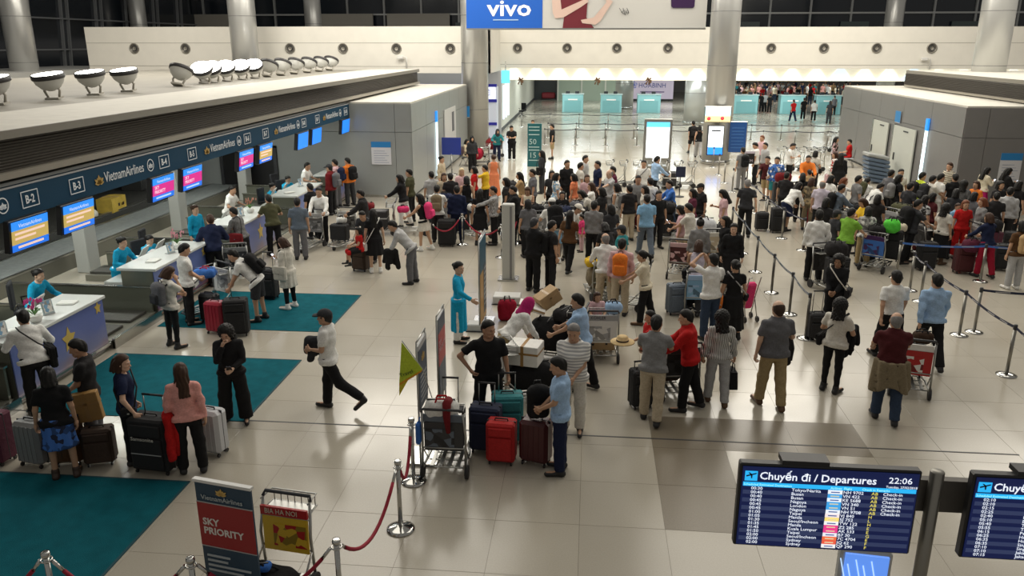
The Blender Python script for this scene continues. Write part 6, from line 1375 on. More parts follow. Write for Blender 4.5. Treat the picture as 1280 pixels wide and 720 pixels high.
t1 = trolley(262, 392, 150, 'baggage trolley heaped with red and blue bags at the second counter'); duffel(load(t1, 0, .0, .82), .46, .34, .20, 'blue', 10, 'blue bundle on the trolley at the second counter', c2='red'); carton(load(t1, -.02, .42, .72), .34, .28, .18, 'white', 10, 'white parcel next to the blue bundle', tape='charcoal')
suitcase(337, 373, .42, .28, .66, 'black', -5, 'black suitcase with raised handle beside the white cardigan', 'soft', .36); suitcase(452, 338, .42, .30, .52, 'dbrown', -15, 'brown patterned suitcase under the girl in red', 'soft')
t2 = trolley(292, 352, 20, 'empty baggage trolley with pale rail beside the third mat', ('charcoal', 'grey')); t3 = trolley(396, 308, 175, 'baggage trolley pushed by the man in the white long-sleeved top', ('grey', 'lgrey')); t4 = trolley(428, 308, 170, 'baggage trolley carrying a black suitcase and white bag', ('grey', 'lgrey'))
suitcase(0, 0, .50, .30, .44, 'black', 172, 'black suitcase lying on the trolley by the white bag', 'soft', base=load(t4, 0, .1, .18)); duffel(load(t4, 0, -.05, .68), .30, .24, .18, 'white', 20, 'white plastic bag on the black suitcase', 'carrier_bag')
t5 = trolley(478, 292, 100, 'baggage trolley with striped bag near the kiosk', ('dred', 'grey')); carton(load(t5, 0, .1, .18), .50, .60, .55, 'dark', 95, 'dark striped checked bag on the trolley near the kiosk', tape='lgrey', name='woven_bag', cat='bag'); duffel(load(t5, 0, .35, .75), .4, .3, .22, 'dred', 100, 'dark red bag atop the striped checked bag'); p = at(505, 290); duffel((p.x, p.y, .62), .36, .28, .20, 'hotpink', 20, 'pink bag held against the striped luggage'); t6 = trolley(508, 292, 95, 'baggage trolley with pink bag in front of the white skirt', ('coral', 'beige'))
suitcase(553, 304, .48, .34, .72, 'black', 0, 'large black suitcase behind the red rope', 'soft'); p = at(578, 290); suitcase(0, 0, .45, .30, .72, 'black', 10, 'dark suitcase beside the black tank top', 'soft', base=(p.x, p.y, 0)); p = at(592, 296); t7 = trolley(594, 298, 60, 'baggage trolley with white bag beside the rope stanchion', ('grey', 'lgrey')); duffel(load(t7, 0, .0, .85), .42, .30, .22, 'white', 40, 'white carrier bag on the trolley by the rope stanchion', 'carrier_bag')
suitcase(632, 290, .42, .28, .62, 'black', 10, 'black case beside the black suit jacket', 'soft'); suitcase(660, 290, .44, .30, .60, 'dred', 0, 'dark red case near the tall white post', 'soft'); t8 = trolley(683, 290, 30, 'baggage trolley ahead of the man in pale shorts', ('grey', 'lgrey')); duffel(load(t8, 0, .1, .5), .5, .4, .35, 'grey', 20, 'grey travel bag in the centre queue'); p = at(678, 288); duffel((p.x, p.y, 0), .38, .3, .46, 'orange', 0, 'orange bag beside the dark grey t-shirt', 'carrier_bag')
for px, py, c, l in ((712, 290, 'black', 'black case between the brown top and the white top'), (735, 285, 'charcoal', 'charcoal case in the middle of the centre queue'), (752, 275, 'black', 'black case behind the grey shirted father'), (790, 285, 'dred', 'dark red case behind the light blue t-shirt'), (797, 283, 'black', 'black case next to the dark red one'), (828, 278, 'black', 'tall black case beside the denim blue shirt'), (835, 285, 'charcoal', 'charcoal case in front of the denim blue shirt'), (842, 292, 'dark', 'dark case on the floor before the pink shirts')):
    suitcase(px, py, .42, .28, .62, c, RND.uniform(-20, 20), l, 'soft')
t9 = trolley(748, 370, 20, 'baggage trolley pushed by the shaven-headed man', ('olive', 'beige')); duffel(load(t9, 0, .1, .18), .5, .6, .5, 'camo', 10, 'camouflage bag on the trolley of the shaven-headed man'); duffel(load(t9, -.1, .1, .70), .4, .34, .2, 'yellow', 10, 'yellow bag on top of the camouflage bag', 'carrier_bag')
p = at(770, 372); duffel((p.x, p.y, .62), .42, .3, .3, 'lime', 20, 'bright green bag between the cream t-shirt and the white shirt', 'carrier_bag'); t10 = trolley(768, 388, 70, 'baggage trolley beside the girl in the cream t-shirt', ('green', 'beige'))
# foreground centre
t11 = trolley(562, 580, 0, 'baggage trolley with grey advert panel beside the red rope', ('charcoal', 'slate')); p = load(t11, -.04, -.26, .84); duffel(p, .46, .26, .26, 'white', 5, 'white cloth bag in the basket of the trolley by the rope', c2='red'); p2 = load(t11, .06, -.44, .70); MB(); e = empty('red_scarf', p2); tag(e, 'dark red scarf draped over the trolley basket', 'scarf'); MB().tube([(0, .16, .40), (0, .02, .42), (0, -.02, .26), (.02, -.02, .02)], [.06, .06, .05, .03], 8).build('scarf_cloth', fab('dred'), e)
e = empty('blue_pouch', load(t11, -.33, -.40, .55)); tag(e, 'blue pouch hanging on the trolley corner by the rope', 'pouch'); MB().box((0, 0, .12), (.06, .14, .30), bev=.02).build('pouch_body', fab('blue'), e); MB().tube([(0, 0, .26), (.02, .02, .34)], .01, 6).build('pouch_cord', fab('blue'), e)
p = load(t11, 0, .15, .18); suitcase(0, 0, .40, .26, .55, 'charcoal', 0, 'charcoal case with tall handle on the trolley by the rope', 'soft', .42, base=p)
suitcase(627, 577, .40, .27, .58, 'red', -4, 'bright red suitcase in front of the man in the black polo', 'soft'); suitcase(612, 566, .44, .28, .66, 'navy', -6, 'navy suitcase with raised handle beside the red one', 'soft', .30); suitcase(627, 550, .46, .30, .70, 'teal', 8, 'teal suitcase behind the red one', 'soft', .28); suitcase(672, 579, .42, .28, .62, 'maroon', -16, 'dark maroon hard suitcase under the black backpack', 'hard'); p = at(672, 579); backpack(None, 'black', 'black backpack resting on the maroon suitcase', base=(p.x, p.y, .93), rz=.3)
t12 = trolley(655, 496, 290, 'baggage trolley loaded with a white foam box', ('grey', 'lgrey')); duffel(load(t12, 0, .1, .17), .8, .5, .44, 'black', 20, 'black holdall under the white foam box'); carton(load(t12, 0, .02, .62), .52, .40, .34, 'white', -12, 'white foam box with brown tape on the trolley', tape='gold', name='foam_box')
t13 = trolley(700, 448, 80, 'overloaded trolley pushed by the man in pale blue', ('charcoal', 'grey')); duffel(load(t13, 0, .2, .17), .6, .8, .6, 'black', 80, 'black holdall on the overloaded trolley'); duffel(load(t13, 0, -.1, .75), .45, .4, .25, 'dark', 60, 'dark bag on top of the overloaded trolley'); carton(load(t13, .25, .25, .98), .42, .30, .26, 'tan', 30, 'brown cardboard box tipped on the overloaded trolley', ry=-.5); carton(load(t13, .0, .55, .92), .50, .34, .08, 'white', 0, 'flat white box on the overloaded trolley', ry=.3)
t14 = trolley(0, 0, 3, 'baggage trolley with white advert panel carrying the little girl', ('white', 'lgrey'), base=at(771, 455) + Vector((-.3, .36, 0)), print_='KOHLER'); carton(load(t14, 0, .12, .17), .52, .5, .42, 'tan', 0, 'brown cardboard box behind the little girl'); duffel(load(t14, .2, -.2, .92), .3, .28, .22, 'lblue', 10, 'pale blue bag beside the little girl', 'carrier_bag'); p = at(733, 420); suitcase(0, 0, .4, .28, .5, 'slate', 10, 'slate blue cooler bag behind the pale blue polo', 'soft', base=load(t14, .1, .75, 0))
_o, _J, _s, _q = PEOPLE['n10']; _w = _J['arms'][0][3]
e = empty('straw_hat', worn('n10', _w[0] - .05, _w[1] + .24, _w[2] + .02)[0]); tag(e, 'straw hat held out by the child in red', 'hat'); MB().lathe([(.20, 0), (.19, .015), (.10, .02), (.09, .09), (.06, .11), (.005, .112)], n=20).build('hat_weave', mat((.62, .45, .22), .8, kind='wood', scale=20), e); MB().lathe([(.102, .02), (.102, .045)], n=20).build('hat_band', mat('dbrown', .7), e)
t15 = trolley(828, 497, 10, 'baggage trolley with dark panel between the grey shirt and red jacket', ('dark', 'charcoal')); suitcase(800, 508, .36, .26, .60, 'black', 20, 'black suitcase at the feet of the man in beige trousers', 'soft', .1); p = load(t15, -.1, .1, .2); duffel(p, .5, .55, .6, 'dbrown', 10, 'dark brown bag on the trolley beside the red jacket')
t16 = trolley(0, 0, 4, 'baggage trolley with light blue advert beside the raised arm', ('sky', 'lblue'), base=at(870, 397) + Vector((0, .36, 0))); duffel(load(t16, 0, .1, .2), .55, .6, .6, 'black', 0, 'black holdall on the light blue advert trolley'); suitcase(848, 392, .40, .28, .62, 'slate', 15, 'patterned slate suitcase beside the light blue advert trolley', 'soft'); p = at(905, 392); duffel((p.x, p.y, 0), .3, .24, .42, 'orange', 0, 'orange bag beside the long black dress', 'carrier_bag')
e = empty('pushchair', at(934, 400), .3); tag(e, 'folded pink pushchair beside the long black dress', 'pushchair'); b = MB()
for s in (-1, 1): b.tube([(s * .12, .1, .1), (s * .12, -.05, .6), (s * .13, -.18, .98), (s * .10, -.24, 1.0)], .012, 6); b.tube([(s * .13, -.15, .1), (s * .12, .05, .62)], .012, 6)
b.build('pushchair_frame', metal('alu', .3), e); MB().box((0, 0, .55), (.20, .14, .62), rx=.25, bev=.04).build('pink_seat', fab('hotpink'), e)
for s in (-1, 1):
    for y in (-.15, .12): MB().cyl((s * .14, y, .065), .065, .035, 12, 'x').build('wheel', M_BLK, e)
t17 = trolley(885, 330, 10, 'baggage trolley heaped with a wrapped bundle and black bags', ('beige', 'offwhite')); carton(load(t17, -.1, .15, .17), .55, .6, .40, 'dark', 0, 'dark case at the bottom of the heaped trolley', name='hard_case', cat='case', tape='dark'); duffel(load(t17, -.12, .35, .62), .75, .5, .55, 'silver', 10, 'silver plastic-wrapped bundle on the heaped trolley', 'wrapped_bundle'); duffel(load(t17, .5, .5, .55), .65, .45, .40, 'black', 0, 'black holdall beside the wrapped bundle'); suitcase(0, 0, .5, .3, .5, 'charcoal', 0, 'charcoal case under the black holdall', 'soft', base=(load(t17, .5, .5, 0)))
t18 = trolley(850, 345, 350, 'baggage trolley with maroon cord beside the lilac vest', ('maroon', 'rose'))
suitcase(951, 288, .38, .26, .52, 'black', 5, 'black suitcase pulled by the man in charcoal', 'soft', .36); suitcase(972, 290, .42, .30, .72, 'black', 5, 'tall black suitcase beside the white long sleeves', 'soft'); suitcase(1010, 282, .40, .26, .55, 'crimson', 5, 'crimson suitcase beside the camouflage shirt'); suitcase(1038, 240, .48, .30, .62, 'rose', 0, 'pink hard suitcase beside the long black coat'); p = at(1038, 240); carton((p.x, p.y, .69), .34, .26, .28, 'white', 0, 'white box standing on the pink suitcase', tape='lgrey')
p = at(977, 262); t19 = trolley(975, 262, 10, 'baggage trolley with red holdall on top', ('khaki', 'beige')); duffel(load(t19, 0, .0, .95), .55, .40, .36, 'dred', 0, 'dark red holdall atop the trolley by the blue jersey'); suitcase(0, 0, .45, .3, .7, 'dark', 0, 'dark case on the trolley under the red holdall', 'soft', base=load(t19, 0, .2, .18))
suitcase(1019, 424, .36, .26, .50, 'black', 5, 'black suitcase with raised handle beside the belt stanchion', 'soft', .42); t20 = trolley(1035, 362, 200, 'baggage trolley with dark cases behind the woman all in black', ('dark', 'charcoal')); suitcase(0, 0, .5, .32, .62, 'black', 20, 'black case on the trolley behind the woman all in black', 'soft', base=load(t20, 0, .15, .18)); duffel(load(t20, .0, .05, .86), .5, .4, .34, 'dark', 0, 'dark holdall atop the black case')
t21 = trolley(1078, 333, 320, 'baggage trolley with lime and cream bags', ('blue', 'purple')); duffel(load(t21, .15, .25, .95), .40, .36, .36, 'lime', 0, 'lime green carrier bag on the trolley', 'carrier_bag'); duffel(load(t21, .15, .65, .92), .42, .36, .22, 'cream', 20, 'cream bag beside the lime green one', 'carrier_bag'); suitcase(0, 0, .5, .34, .75, 'black', 330, 'big black case on the lime bag trolley', 'soft', base=load(t21, .1, .5, .18)); suitcase(1095, 334, .38, .26, .55, 'black', 0, 'black case with white tag before the lime bag trolley', 'soft'); duffel(load(t21, -.1, -.05, .9), .4, .3, .25, 'dark', 0, 'dark bag on the handle side of the lime bag trolley')
suitcase(1155, 337, .44, .30, .68, 'black', 5, 'black case with pale tags behind the blue belt', 'soft'); t22 = trolley(1163, 325, 280, 'baggage trolley held by the man in the charcoal t-shirt', ('dark', 'charcoal')); duffel(load(t22, 0, .2, .60), .6, .4, .30, 'black', 0, 'black holdall on the charcoal t-shirt man\'s trolley'); suitcase(1202, 341, .44, .30, .68, 'maroon', 0, 'maroon suitcase behind the blue belt', 'soft'); suitcase(1248, 337, .42, .30, .62, 'black', 5, 'black suitcase right of the crimson trousers', 'soft'); duffel(at(1213, 315, .6), .42, .36, .34, 'plum', 0, 'plum bag beside the crimson trousers')
for px, py, c, l in ((1178, 320, 'charcoal', 'charcoal case behind the long black skirt'), (1218, 300, 'navy', 'navy case among the far side queue'), (1262, 320, 'dark', 'dark case near the tan backpack'), (1140, 290, 'green', 'green case beside the fluorescent yellow t-shirt'), (1240, 290, 'slate', 'slate case before the grey sweater'), (1070, 290, 'dark', 'dark case between the green and yellow tops'), (1190, 285, 'black', 'black case behind the child in light blue')): suitcase(px, py, .42, .28, .62, c, RND.uniform(-20, 20), l, 'soft')
t23 = trolley(1133, 486, 345, 'baggage trolley with red advert pushed by the bald man', ('red', 'white')); duffel(load(t23, .1, -.15, .90), .3, .24, .2, 'dbrown', 0, 'brown bag in the basket of the red advert trolley'); suitcase(0, 0, .46, .3, .5, 'dark', 345, 'dark case on the red advert trolley', 'soft', base=load(t23, 0, .2, .18))
# empty trolley rows in the background
for px0, py0, n_, dx, lab in ((752, 232, 7, .55, 'empty trolley in the row behind the centre queue'), (966, 212, 5, .45, 'empty trolley in the row behind the white-shirted men'), (1026, 189, 7, .45, 'empty trolley in the row near the kiosk corner')):
    p = at(px0, py0)
    for i in range(n_): trolley(0, 0, 92, lab, base=(p.x + i * dx, p.y, 0), simple=True, group=lab.replace('empty trolley in', 'empty trolleys in'))
t24 = trolley(830, 236, 280, 'baggage trolley pushed by the man in the light blue shirt', ('dark', 'lgrey')); carton(load(t24, 0, .2, .17), .5, .6, .5, 'dark', 0, 'dark boxed goods on the trolley of the light blue shirt', tape='white')
duffel(at(634, 400, .0), .40, .26, .46, 'crimson', 10, 'dark red bag alone on the floor by the signs', 'drawstring_bag')
e = empty('sliding_trays', at(1096, 228)); tag(e, 'tilted stack of dark blue plastic trays by the kiosk doors', 'tray stack')
for i in range(7):
    z = .10 + i * .17; MB().box((-.03 * i, 0, z), (.95 - .01 * i, .8, .13), ry=.18, bev=.03).build('tray', mat((.10, .14, .20) if i < 6 else (.32, .33, .32), .35), e)
f_ = t5
p = at(590, 205); t25 = trolley(592, 207, 100, 'baggage trolley with red holdalls near the steel column', ('grey', 'lgrey')); duffel(load(t25, 0, .2, .3), .9, .6, .5, 'crimson', 90, 'red holdall on the trolley near the steel column'); t26 = trolley(617, 196, 120, 'baggage trolley pushed by the woman in teal', ('grey', 'lgrey')); duffel(load(t26, 0, .1, .4), .8, .6, .55, 'dred', 90, 'dark red holdall pushed by the woman in teal')
e = empty('blue_stand_board', at(565, 218)); tag(e, 'blue board on a thin stand near the kiosk corner', 'sign'); MB().box((0, 0, 1.25), (.85, .05, .75)).build('board_panel', mat((.02, .04, .28), .4), e); MB().tube([(0, 0, 0), (0, 0, .9)], .03, 8).build('stand_pole', M_STEEL, e); MB().lathe([(.25, 0), (.25, .02), (.04, .05)], n=16).build('stand_base', M_STEEL, e)
# ================================================================ STANCHIONS
def line(pts, gl, c, dark, closed=(), blab='', slab=''):
    P = [at(*q_) if len(q_) == 2 else Vector(q_) for q_ in pts]
    for i, p in enumerate(P): belt_stanchion(p, slab % ordn[i], gl, dark)
    for i in range(len(P) - 1): belt(P[i], P[i + 1], blab % (ordn[i], ordn[i + 1]), c, gl.replace('stanchions', 'belts'))
    return P
line([(4.30, 24.0, 0), (4.30, 22.1, 0), (4.30, 20.2, 0), (4.33, 18.41, 0), (4.38, 16.85, 0), (4.36, 15.37, 0)], 'stanchions of the central belt line', 'slate', True, (), 'slate belt joining the %s and %s posts of the central line', '%s post from the far end of the central belt line')
line([(5.66, 29.6, 0), (5.70, 27.8, 0), (5.71, 25.93, 0), (5.8, 24.05, 0), (6.06, 22.61, 0)], 'stanchions beside the far side queue', 'navy', False, (), 'blue belt joining the %s and %s posts by the far side queue', '%s post from the far end beside the far side queue')
PR = line([(7.7, 20.01, 0), (9.63, 19.85, 0), (11.6, 19.8, 0)], 'stanchions along the near edge of the far side queue', 'blue', False, (), 'bright blue belt joining the %s and %s posts along the queue', '%s post along the near edge of the far side queue')
line([(7.62, 19.9 - 1.0, 0), (7.54, 18.05, 0), (7.47, 15.85, 0), (7.42, 13.82, 0), (7.4, 11.9, 0)], 'stanchions of the near side belt line', 'navy', False, (), 'blue belt joining the %s and %s posts of the near line', '%s post from the far end of the near side belt line')
line([(7.85, 16.07, 0), (9.8, 16.0, 0)], 'stanchions of the crossing belt', 'navy', False, (), 'blue belt joining the %s and %s posts of the crossing lane', '%s post of the crossing lane beside the near line')
for px, py, o_ in ((891, 209, 'farthest'), (898, 219, 'third'), (905, 229, 'second'), (915, 240, 'nearest')): belt_stanchion(at(px, py), '%s of the four loose posts before the lit blue display' % o_, 'loose stanchions before the lit display')
SG = 'steel stanchion in the queue rows before the security desks'; BG = 'grey belt in the queue rows before the security desks'
for y, xs in ((46.5, [-2.6 + 1.75 * i for i in range(11)]), (50.0, [-2.6 + 1.75 * i for i in range(11)]), (56.5, [-4.8 + 2.0 * i for i in range(5)])):
    for i, x in enumerate(xs):
        belt_stanchion((x, y, 0), SG, 'stanchions before the security desks')
        if i: belt((xs[i - 1], y, 0), (x, y, 0), BG, 'mgrey', 'belts before the security desks', mark=False)
# red ropes
RP = [(-5.1, 6.14), (-3.67, 6.19), (-2.38, 6.61), (-2.14, 8.2), (-2.22, 9.3)]
RL = ['chrome rope post at the near corner of the teal mat', 'chrome rope post in front of the red airline sign', 'chrome rope post in front of the loaded trolley with yellow advert', 'chrome rope post alone on the bare floor', 'chrome rope post beside the grey advert trolley']
for (x, y), l in zip(RP, RL): rope_stanchion((x, y, 0), l)
for i, l in ((0, 'red rope before the nearest teal mat'), (1, 'red rope passing the red airline sign'), (2, 'red rope swooping beside the black bag'), (3, 'red rope hanging steeply beside the grey advert trolley')): rope((*RP[i], 0), (*RP[i + 1], 0), l)
rope((-5.1, 6.14, 0), (-6.4, 6.0, 0), 'red rope leaving the frame at the nearest mat')
P2 = [at(578, 306), at(627, 322), at(648, 305)]; P2.append(at(560, 330))
for p, l in zip(P2[:3], ('chrome rope post before the large black suitcase', 'chrome rope post by the tall white post', 'chrome rope post topped by a pale knob near the black suit')): rope_stanchion(p, l)
rope(at(578, 306), at(540, 318), 'red rope in front of the large black suitcase', .3); rope(at(578, 306), at(627, 322), 'red rope in front of the black knee-length dress', .35); rope(at(648, 305), at(627, 322), 'red rope beside the tall white post', .4)
# ================================================================ SIGNS
def panel_sign(name, x, y, z0, z1, length, label, bands, cat='sign', frame=True, legs=True):
    # faces +x, runs along y
    e = empty(name, (x, y, 0)); tag(e, label, cat); MB().box((0, 0, (z0 + z1) / 2), (.03, length, z1 - z0)).build('sign_board', mat((.30, .31, .31), .4), e)
    for (a, b, c) in bands: MB().box((.018, 0, z0 + (z1 - z0) * (a + b) / 2), (.006, length * .96, (z1 - z0) * (b - a))).build('print_band', mat(c, .4), e)
    b = MB()
    for s in (-1, 1): b.tube([(0, s * length / 2, 0.02), (0, s * length / 2, z1 + .06)], .014, 6)
    b.tube([(0, -length / 2, z1 + .06), (0, length / 2, z1 + .06)], .014, 6); b.build('sign_frame', metal('alu', .3), e)
    MB().box((.0, 0, .02), (.42, length * .9, .03)).build('sign_foot', M_STEEL, e); return e
e = panel_sign('standing_sign', -2.2, 9.95, .85, 1.78, .55, 'dark blue standing sign seen edge-on behind the yellow flag', [(0, .92, (.015, .04, .08)), (.92, 1, 'lgrey')])
f = MB(); flower(f, lambda u, v, w: (.022 + w, u, v), .0, 1.50, .12); f.build('lotus_emblem', M_GOLD, e)
for i in range(6): MB().box((.023, 0, .95 + i * .07), (.004, .4, .018)).build('print_line', mat('lgrey', .5), e)
e = panel_sign('standing_sign', -2.12, 10.95, .55, 1.80, .55, 'standing sign with red band beside the blue one', [(0, .42, (.015, .04, .08)), (.42, .82, (.42, .012, .02)), (.82, 1, (.015, .04, .08))])
text('SKY\nPRIORITY', .11, mat('rose', .5), e, (.023, -.25, 1.38), (0, 1, 0), (0, 0, 1), lsp=.9)
e = panel_sign('standing_sign', -2.12, 15.6, .10, 1.85, .95, 'tall standing sign with orange picture beside the hostess in blue', [(0, .62, (.40, .22, .06)), (.62, 1, (.012, .08, .13))])
MB().box((.022, .22, .75), (.004, .36, 1.05)).build('picture_dark_half', mat((.02, .04, .07), .4), e)
for i in range(8): MB().box((.026, .22, .4 + i * .11), (.004, .26, .03)).build('print_line', mat('lgrey', .5), e)
e = empty('display_cabinet', (-1.92, 18.95, 0)); tag(e, 'tall white post-like display column between the red ropes', 'display column'); MB().box((0, 0, .95), (.30, .22, 1.9), bev=.02).build('column_body', mat((.52, .52, .48), .4), e); MB().box((.07, -.112, .95), (.05, .01, 1.8)).build('column_groove', mat('grey', .5), e); MB().box((0, 0, .02), (.5, .4, .04)).build('column_foot', M_STEEL, e)
e = empty('floor_plinth', at(634, 378)); tag(e, 'low pale plinth on the floor beside the black suit', 'plinth'); MB().box((0, 0, .10), (.62, .40, .18), bev=.02).build('plinth_body', mat((.55, .55, .52), .5), e); MB().box((0, 0, .01), (.66, .44, .02)).build('plinth_skirt', M_DK, e)
e = empty('floor_plinth', at(597, 412)); tag(e, 'low pale plinth at the foot of the orange picture sign', 'plinth'); MB().box((0, 0, .08), (.40, .30, .15), bev=.02).build('plinth_body', mat((.55, .55, .52), .5), e); MB().box((0, 0, .01), (.44, .34, .02)).build('plinth_skirt', M_DK, e)
# flag
e = empty('travel_flag', (-2.0, 9.75, .95)); tag(e, 'yellow-green pennant with orange edge tied to the standing sign', 'flag')
q0 = Vector((-2.0, 9.75, .95)); A, B, D_, E2, C_ = [aty(*q_, 9.6) - q0 for q_ in ((502, 428), (528, 462), (499, 479), (512, 472), (499, 495))]
def tri(pts, off, name, m): MB().prism([(i, 0) for i in range(len(pts))], lambda u, v, w: tuple(pts[int(u)] + Vector((0, w + off, 0))), .006).build(name, m, e)
tri((A, B, D_), 0, 'flag_cloth', fab((.50, .62, .05))); tri((B, B + Vector((-.015, 0, -.035)), D_ + Vector((0, 0, -.035)), D_), -.002, 'flag_border', fab((.70, .32, .03))); tri((D_, E2, C_), .004, 'flag_tail', fab((.62, .50, .04)))
MB().tube([tuple(A + Vector((0, .02, .02))), tuple(B + Vector((0, .02, 0))), (.12, .1, -.6)], .007, 6).build('flag_stick', metal('alu', .4), e)
text('Travel', .075, mat((.05, .10, .02), .6), e, tuple(D_ + Vector((.025, -.012, .09))), (1, 0, .45), (-.4, 0, 1))
# foreground airline sign
sx0, sx1 = Vector((-3.69, 6.47, 0)), Vector((-3.08, 6.35, 0)); d = (sx1 - sx0); L_ = d.length; e = empty('airline_banner_stand', (sx0 + sx1) / 2, math.atan2(d.y, d.x)); tag(e, 'dark blue and red airline banner stand in the near corner', 'sign')
MB().box((0, .012, .83), (L_, .02, 1.54)).build('banner_sheet', mat((.012, .045, .085), .4), e); MB().box((0, .0, 1.13), (L_ - .004, .01, .48)).build('red_band', mat((.30, .010, .012), .4), e); MB().box((0, .01, 1.605), (L_ + .02, .05, .03)).build('top_rail', mat((.7, .7, .68), .3), e); MB().box((0, .02, .04), (L_ + .04, .22, .08), bev=.02).build('banner_base', metal('alu', .3), e)
for z in (.885, 1.375): MB().box((0, -.004, z), (L_, .01, .008)).build('band_line', mat('lgrey', .4), e)
f = MB(); flower(f, lambda u, v, w: (u, -.002 - w, v), -.02, 1.475, .075); f.build('lotus_emblem', M_GOLD, e)
text('VietnamAirlines', .072, mat((.45, .5, .52), .5), e, (-L_ * .40, -.008, 1.41), (1, 0, 0), (0, 0, 1)); text('SKY\nPRIORITY', .105, mat((.70, .66, .62), .5), e, (-L_ * .42, -.008, 1.13), (1, 0, 0), (0, 0, 1), lsp=.95, bold=.003)
for i, (a, b) in enumerate(((-.42, .0), (-.42, -.05), (-.42, .36), (-.42, .22))): MB().box(((a + b) / 2 * L_, -.003, .78 - i * .055), ((b - a) * L_, .008, .022)).build('print_line', mat((.40, .45, .48), .5), e)
# foreground trolley with yellow advert
t30 = trolley(0, 0, 172, 'trolley with yellow advert and black bag in the near foreground', ('yellow', 'red'), base=at(351, 617, 1.05) + Vector((0, -.45, -1.05)), print_='BIA HA NOI', tray='basket_rear'); duffel(load(t30, -.05, .22, .18), .60, .62, .34, 'black', 170, 'black holdall on the near foreground trolley'); duffel(load(t30, .0, .15, .54), .20, .12, .08, 'blue', 10, 'blue strap and tags bundle on the black holdall', 'luggage_tag_bundle')
# teal price sign, desk sign
p = at(668, 208); e = empty('teal_totem_sign', p); tag(e, 'teal totem sign with numbers 50 and 15 on the far floor', 'sign'); MB().box((0, 0, 1.0), (.66, .14, 2.0)).build('totem_panel', mat((.012, .115, .13), .4), e); M_T = mat((.45, .60, .58), .5)
text('50', .36, M_T, e, (-.26, -.075, 1.05), (1, 0, 0), (0, 0, 1)); text('15', .36, M_T, e, (-.26, -.075, .42), (1, 0, 0), (0, 0, 1))
for i, z in enumerate((1.85, 1.70, 1.50, .92, .78, .30)): MB().box((-.02, -.074, z), (.5, .01, .04)).build('print_line', M_T, e)
p = at(933, 232); e = empty('desk_sign', p); tag(e, 'small black sign with white header on a thin pole', 'sign'); MB().box((0, 0, 1.15), (.45, .05, .50)).build('sign_panel', M_BLK, e); MB().box((0, -.004, 1.36), (.44, .05, .09)).build('sign_header', mat('lilac', .5), e); MB().tube([(0, 0, 0), (0, 0, .95)], .025, 8).build('sign_pole', M_DK, e); MB().lathe([(.2, 0), (.2, .02), (.03, .05)], n=16).build('sign_base', M_DK, e); text('ATM', .16, mat('lilac', .5), e, (0, -.03, .97), (1, 0, 0), (0, 0, 1), 'CENTER')
p = at(849, 246); e = empty('desk_sign', p); tag(e, 'small navy sign hung beside the striped stool trolley', 'sign'); MB().box((0, 0, .95), (.36, .05, .40)).build('sign_panel', mat('navy', .4), e); MB().tube([(0, .03, 0), (0, .03, .8)], .02, 8).build('sign_pole', M_DK, e); MB().lathe([(.18, 0), (.18, .02), (.03, .05)], n=16).build('sign_base', M_DK, e)
# ---- lit displays round the steel column
p = at(820, 215); e = empty('lit_totem', p); tag(e, 'tall glowing white totem display with blue header', 'display'); MB().box((0, .06, 1.2), (1.25, .14, 2.35), bev=.02).build('totem_frame', metal('alu', .35), e); MB().box((0, -.02, 1.42), (1.02, .02, 1.55)).build('lit_screen', glow((.92, .97, 1.0), 1.3), e); MB().box((0, -.025, 2.12), (1.02, .02, .22)).build('lit_header', glow((.12, .55, .85), 1.1), e)
for s in (-.16, .16): MB().box((s, -.03, .40), (.05, .03, .8)).build('lit_leg', glow((.85, .9, .95), .9), e)
yk = 39.02
def lit(x0, y0, x1, y1, y, name, label, m, fr=M_DK, dep=.18):
    a, b = aty(x0, y1, y), aty(x1, y0, y); e = empty(name, ((a.x + b.x) / 2, y, a.z)); tag(e, label, 'display'); w_, h_ = b.x - a.x, b.z - a.z
    MB().box((0, dep / 2 + .01, h_ / 2), (w_ + .08, dep, h_ + .08), bev=.015).build('display_frame', fr, e); MB().box((0, -.005, h_ / 2), (w_, .02, h_)).build('display_panel', m, e); return e, w_, h_
e, w_, h_ = lit(881, 134, 914, 152, yk, 'lit_advert_box', 'colourful lit advert box on the steel column', glow((.55, .85, .95), 1.1), M_STEEL)
MB().box((0, -.02, h_ * .2), (w_, .012, h_ * .4)).build('advert_glow_band', glow((1.0, .80, .35), 1.0), e)
for x, z in ((-.35, .18), (.18, .2)): MB().lathe([(.09, 0), (.09, .012)], n=14).build('red_motif', glow((.8, .05, .06), .9), e, (w_ * x, -.03, h_ * z * 1.2)).rotation_euler = (PI / 2, 0, 0)
e, w_, h_ = lit(884, 158, 905, 193, yk - .3, 'digital_display', 'black framed digital display with white and blue screen', glow((.90, .95, 1.0), 1.3), M_BLK, .3)
MB().box((0, -.02, h_ * .13), (w_, .012, h_ * .26)).build('blue_screen_part', glow((.02, .22, .9), 1.5), e); MB().box((.0, -.02, h_ * .85), (w_ * .6, .012, h_ * .05)).build('dark_print', mat('charcoal', .5), e)
e, w_, h_ = lit(910, 153, 934, 190, yk + .4, 'blue_information_board', 'plain blue information board beside the digital display', mat((.015, .085, .30), .4), M_STEEL, .1)
for i in range(7): MB().box((0, -.02, h_ * (.15 + .11 * i)), (w_ * .75, .012, h_ * .03)).build('print_line', mat((.05, .16, .42), .5), e)
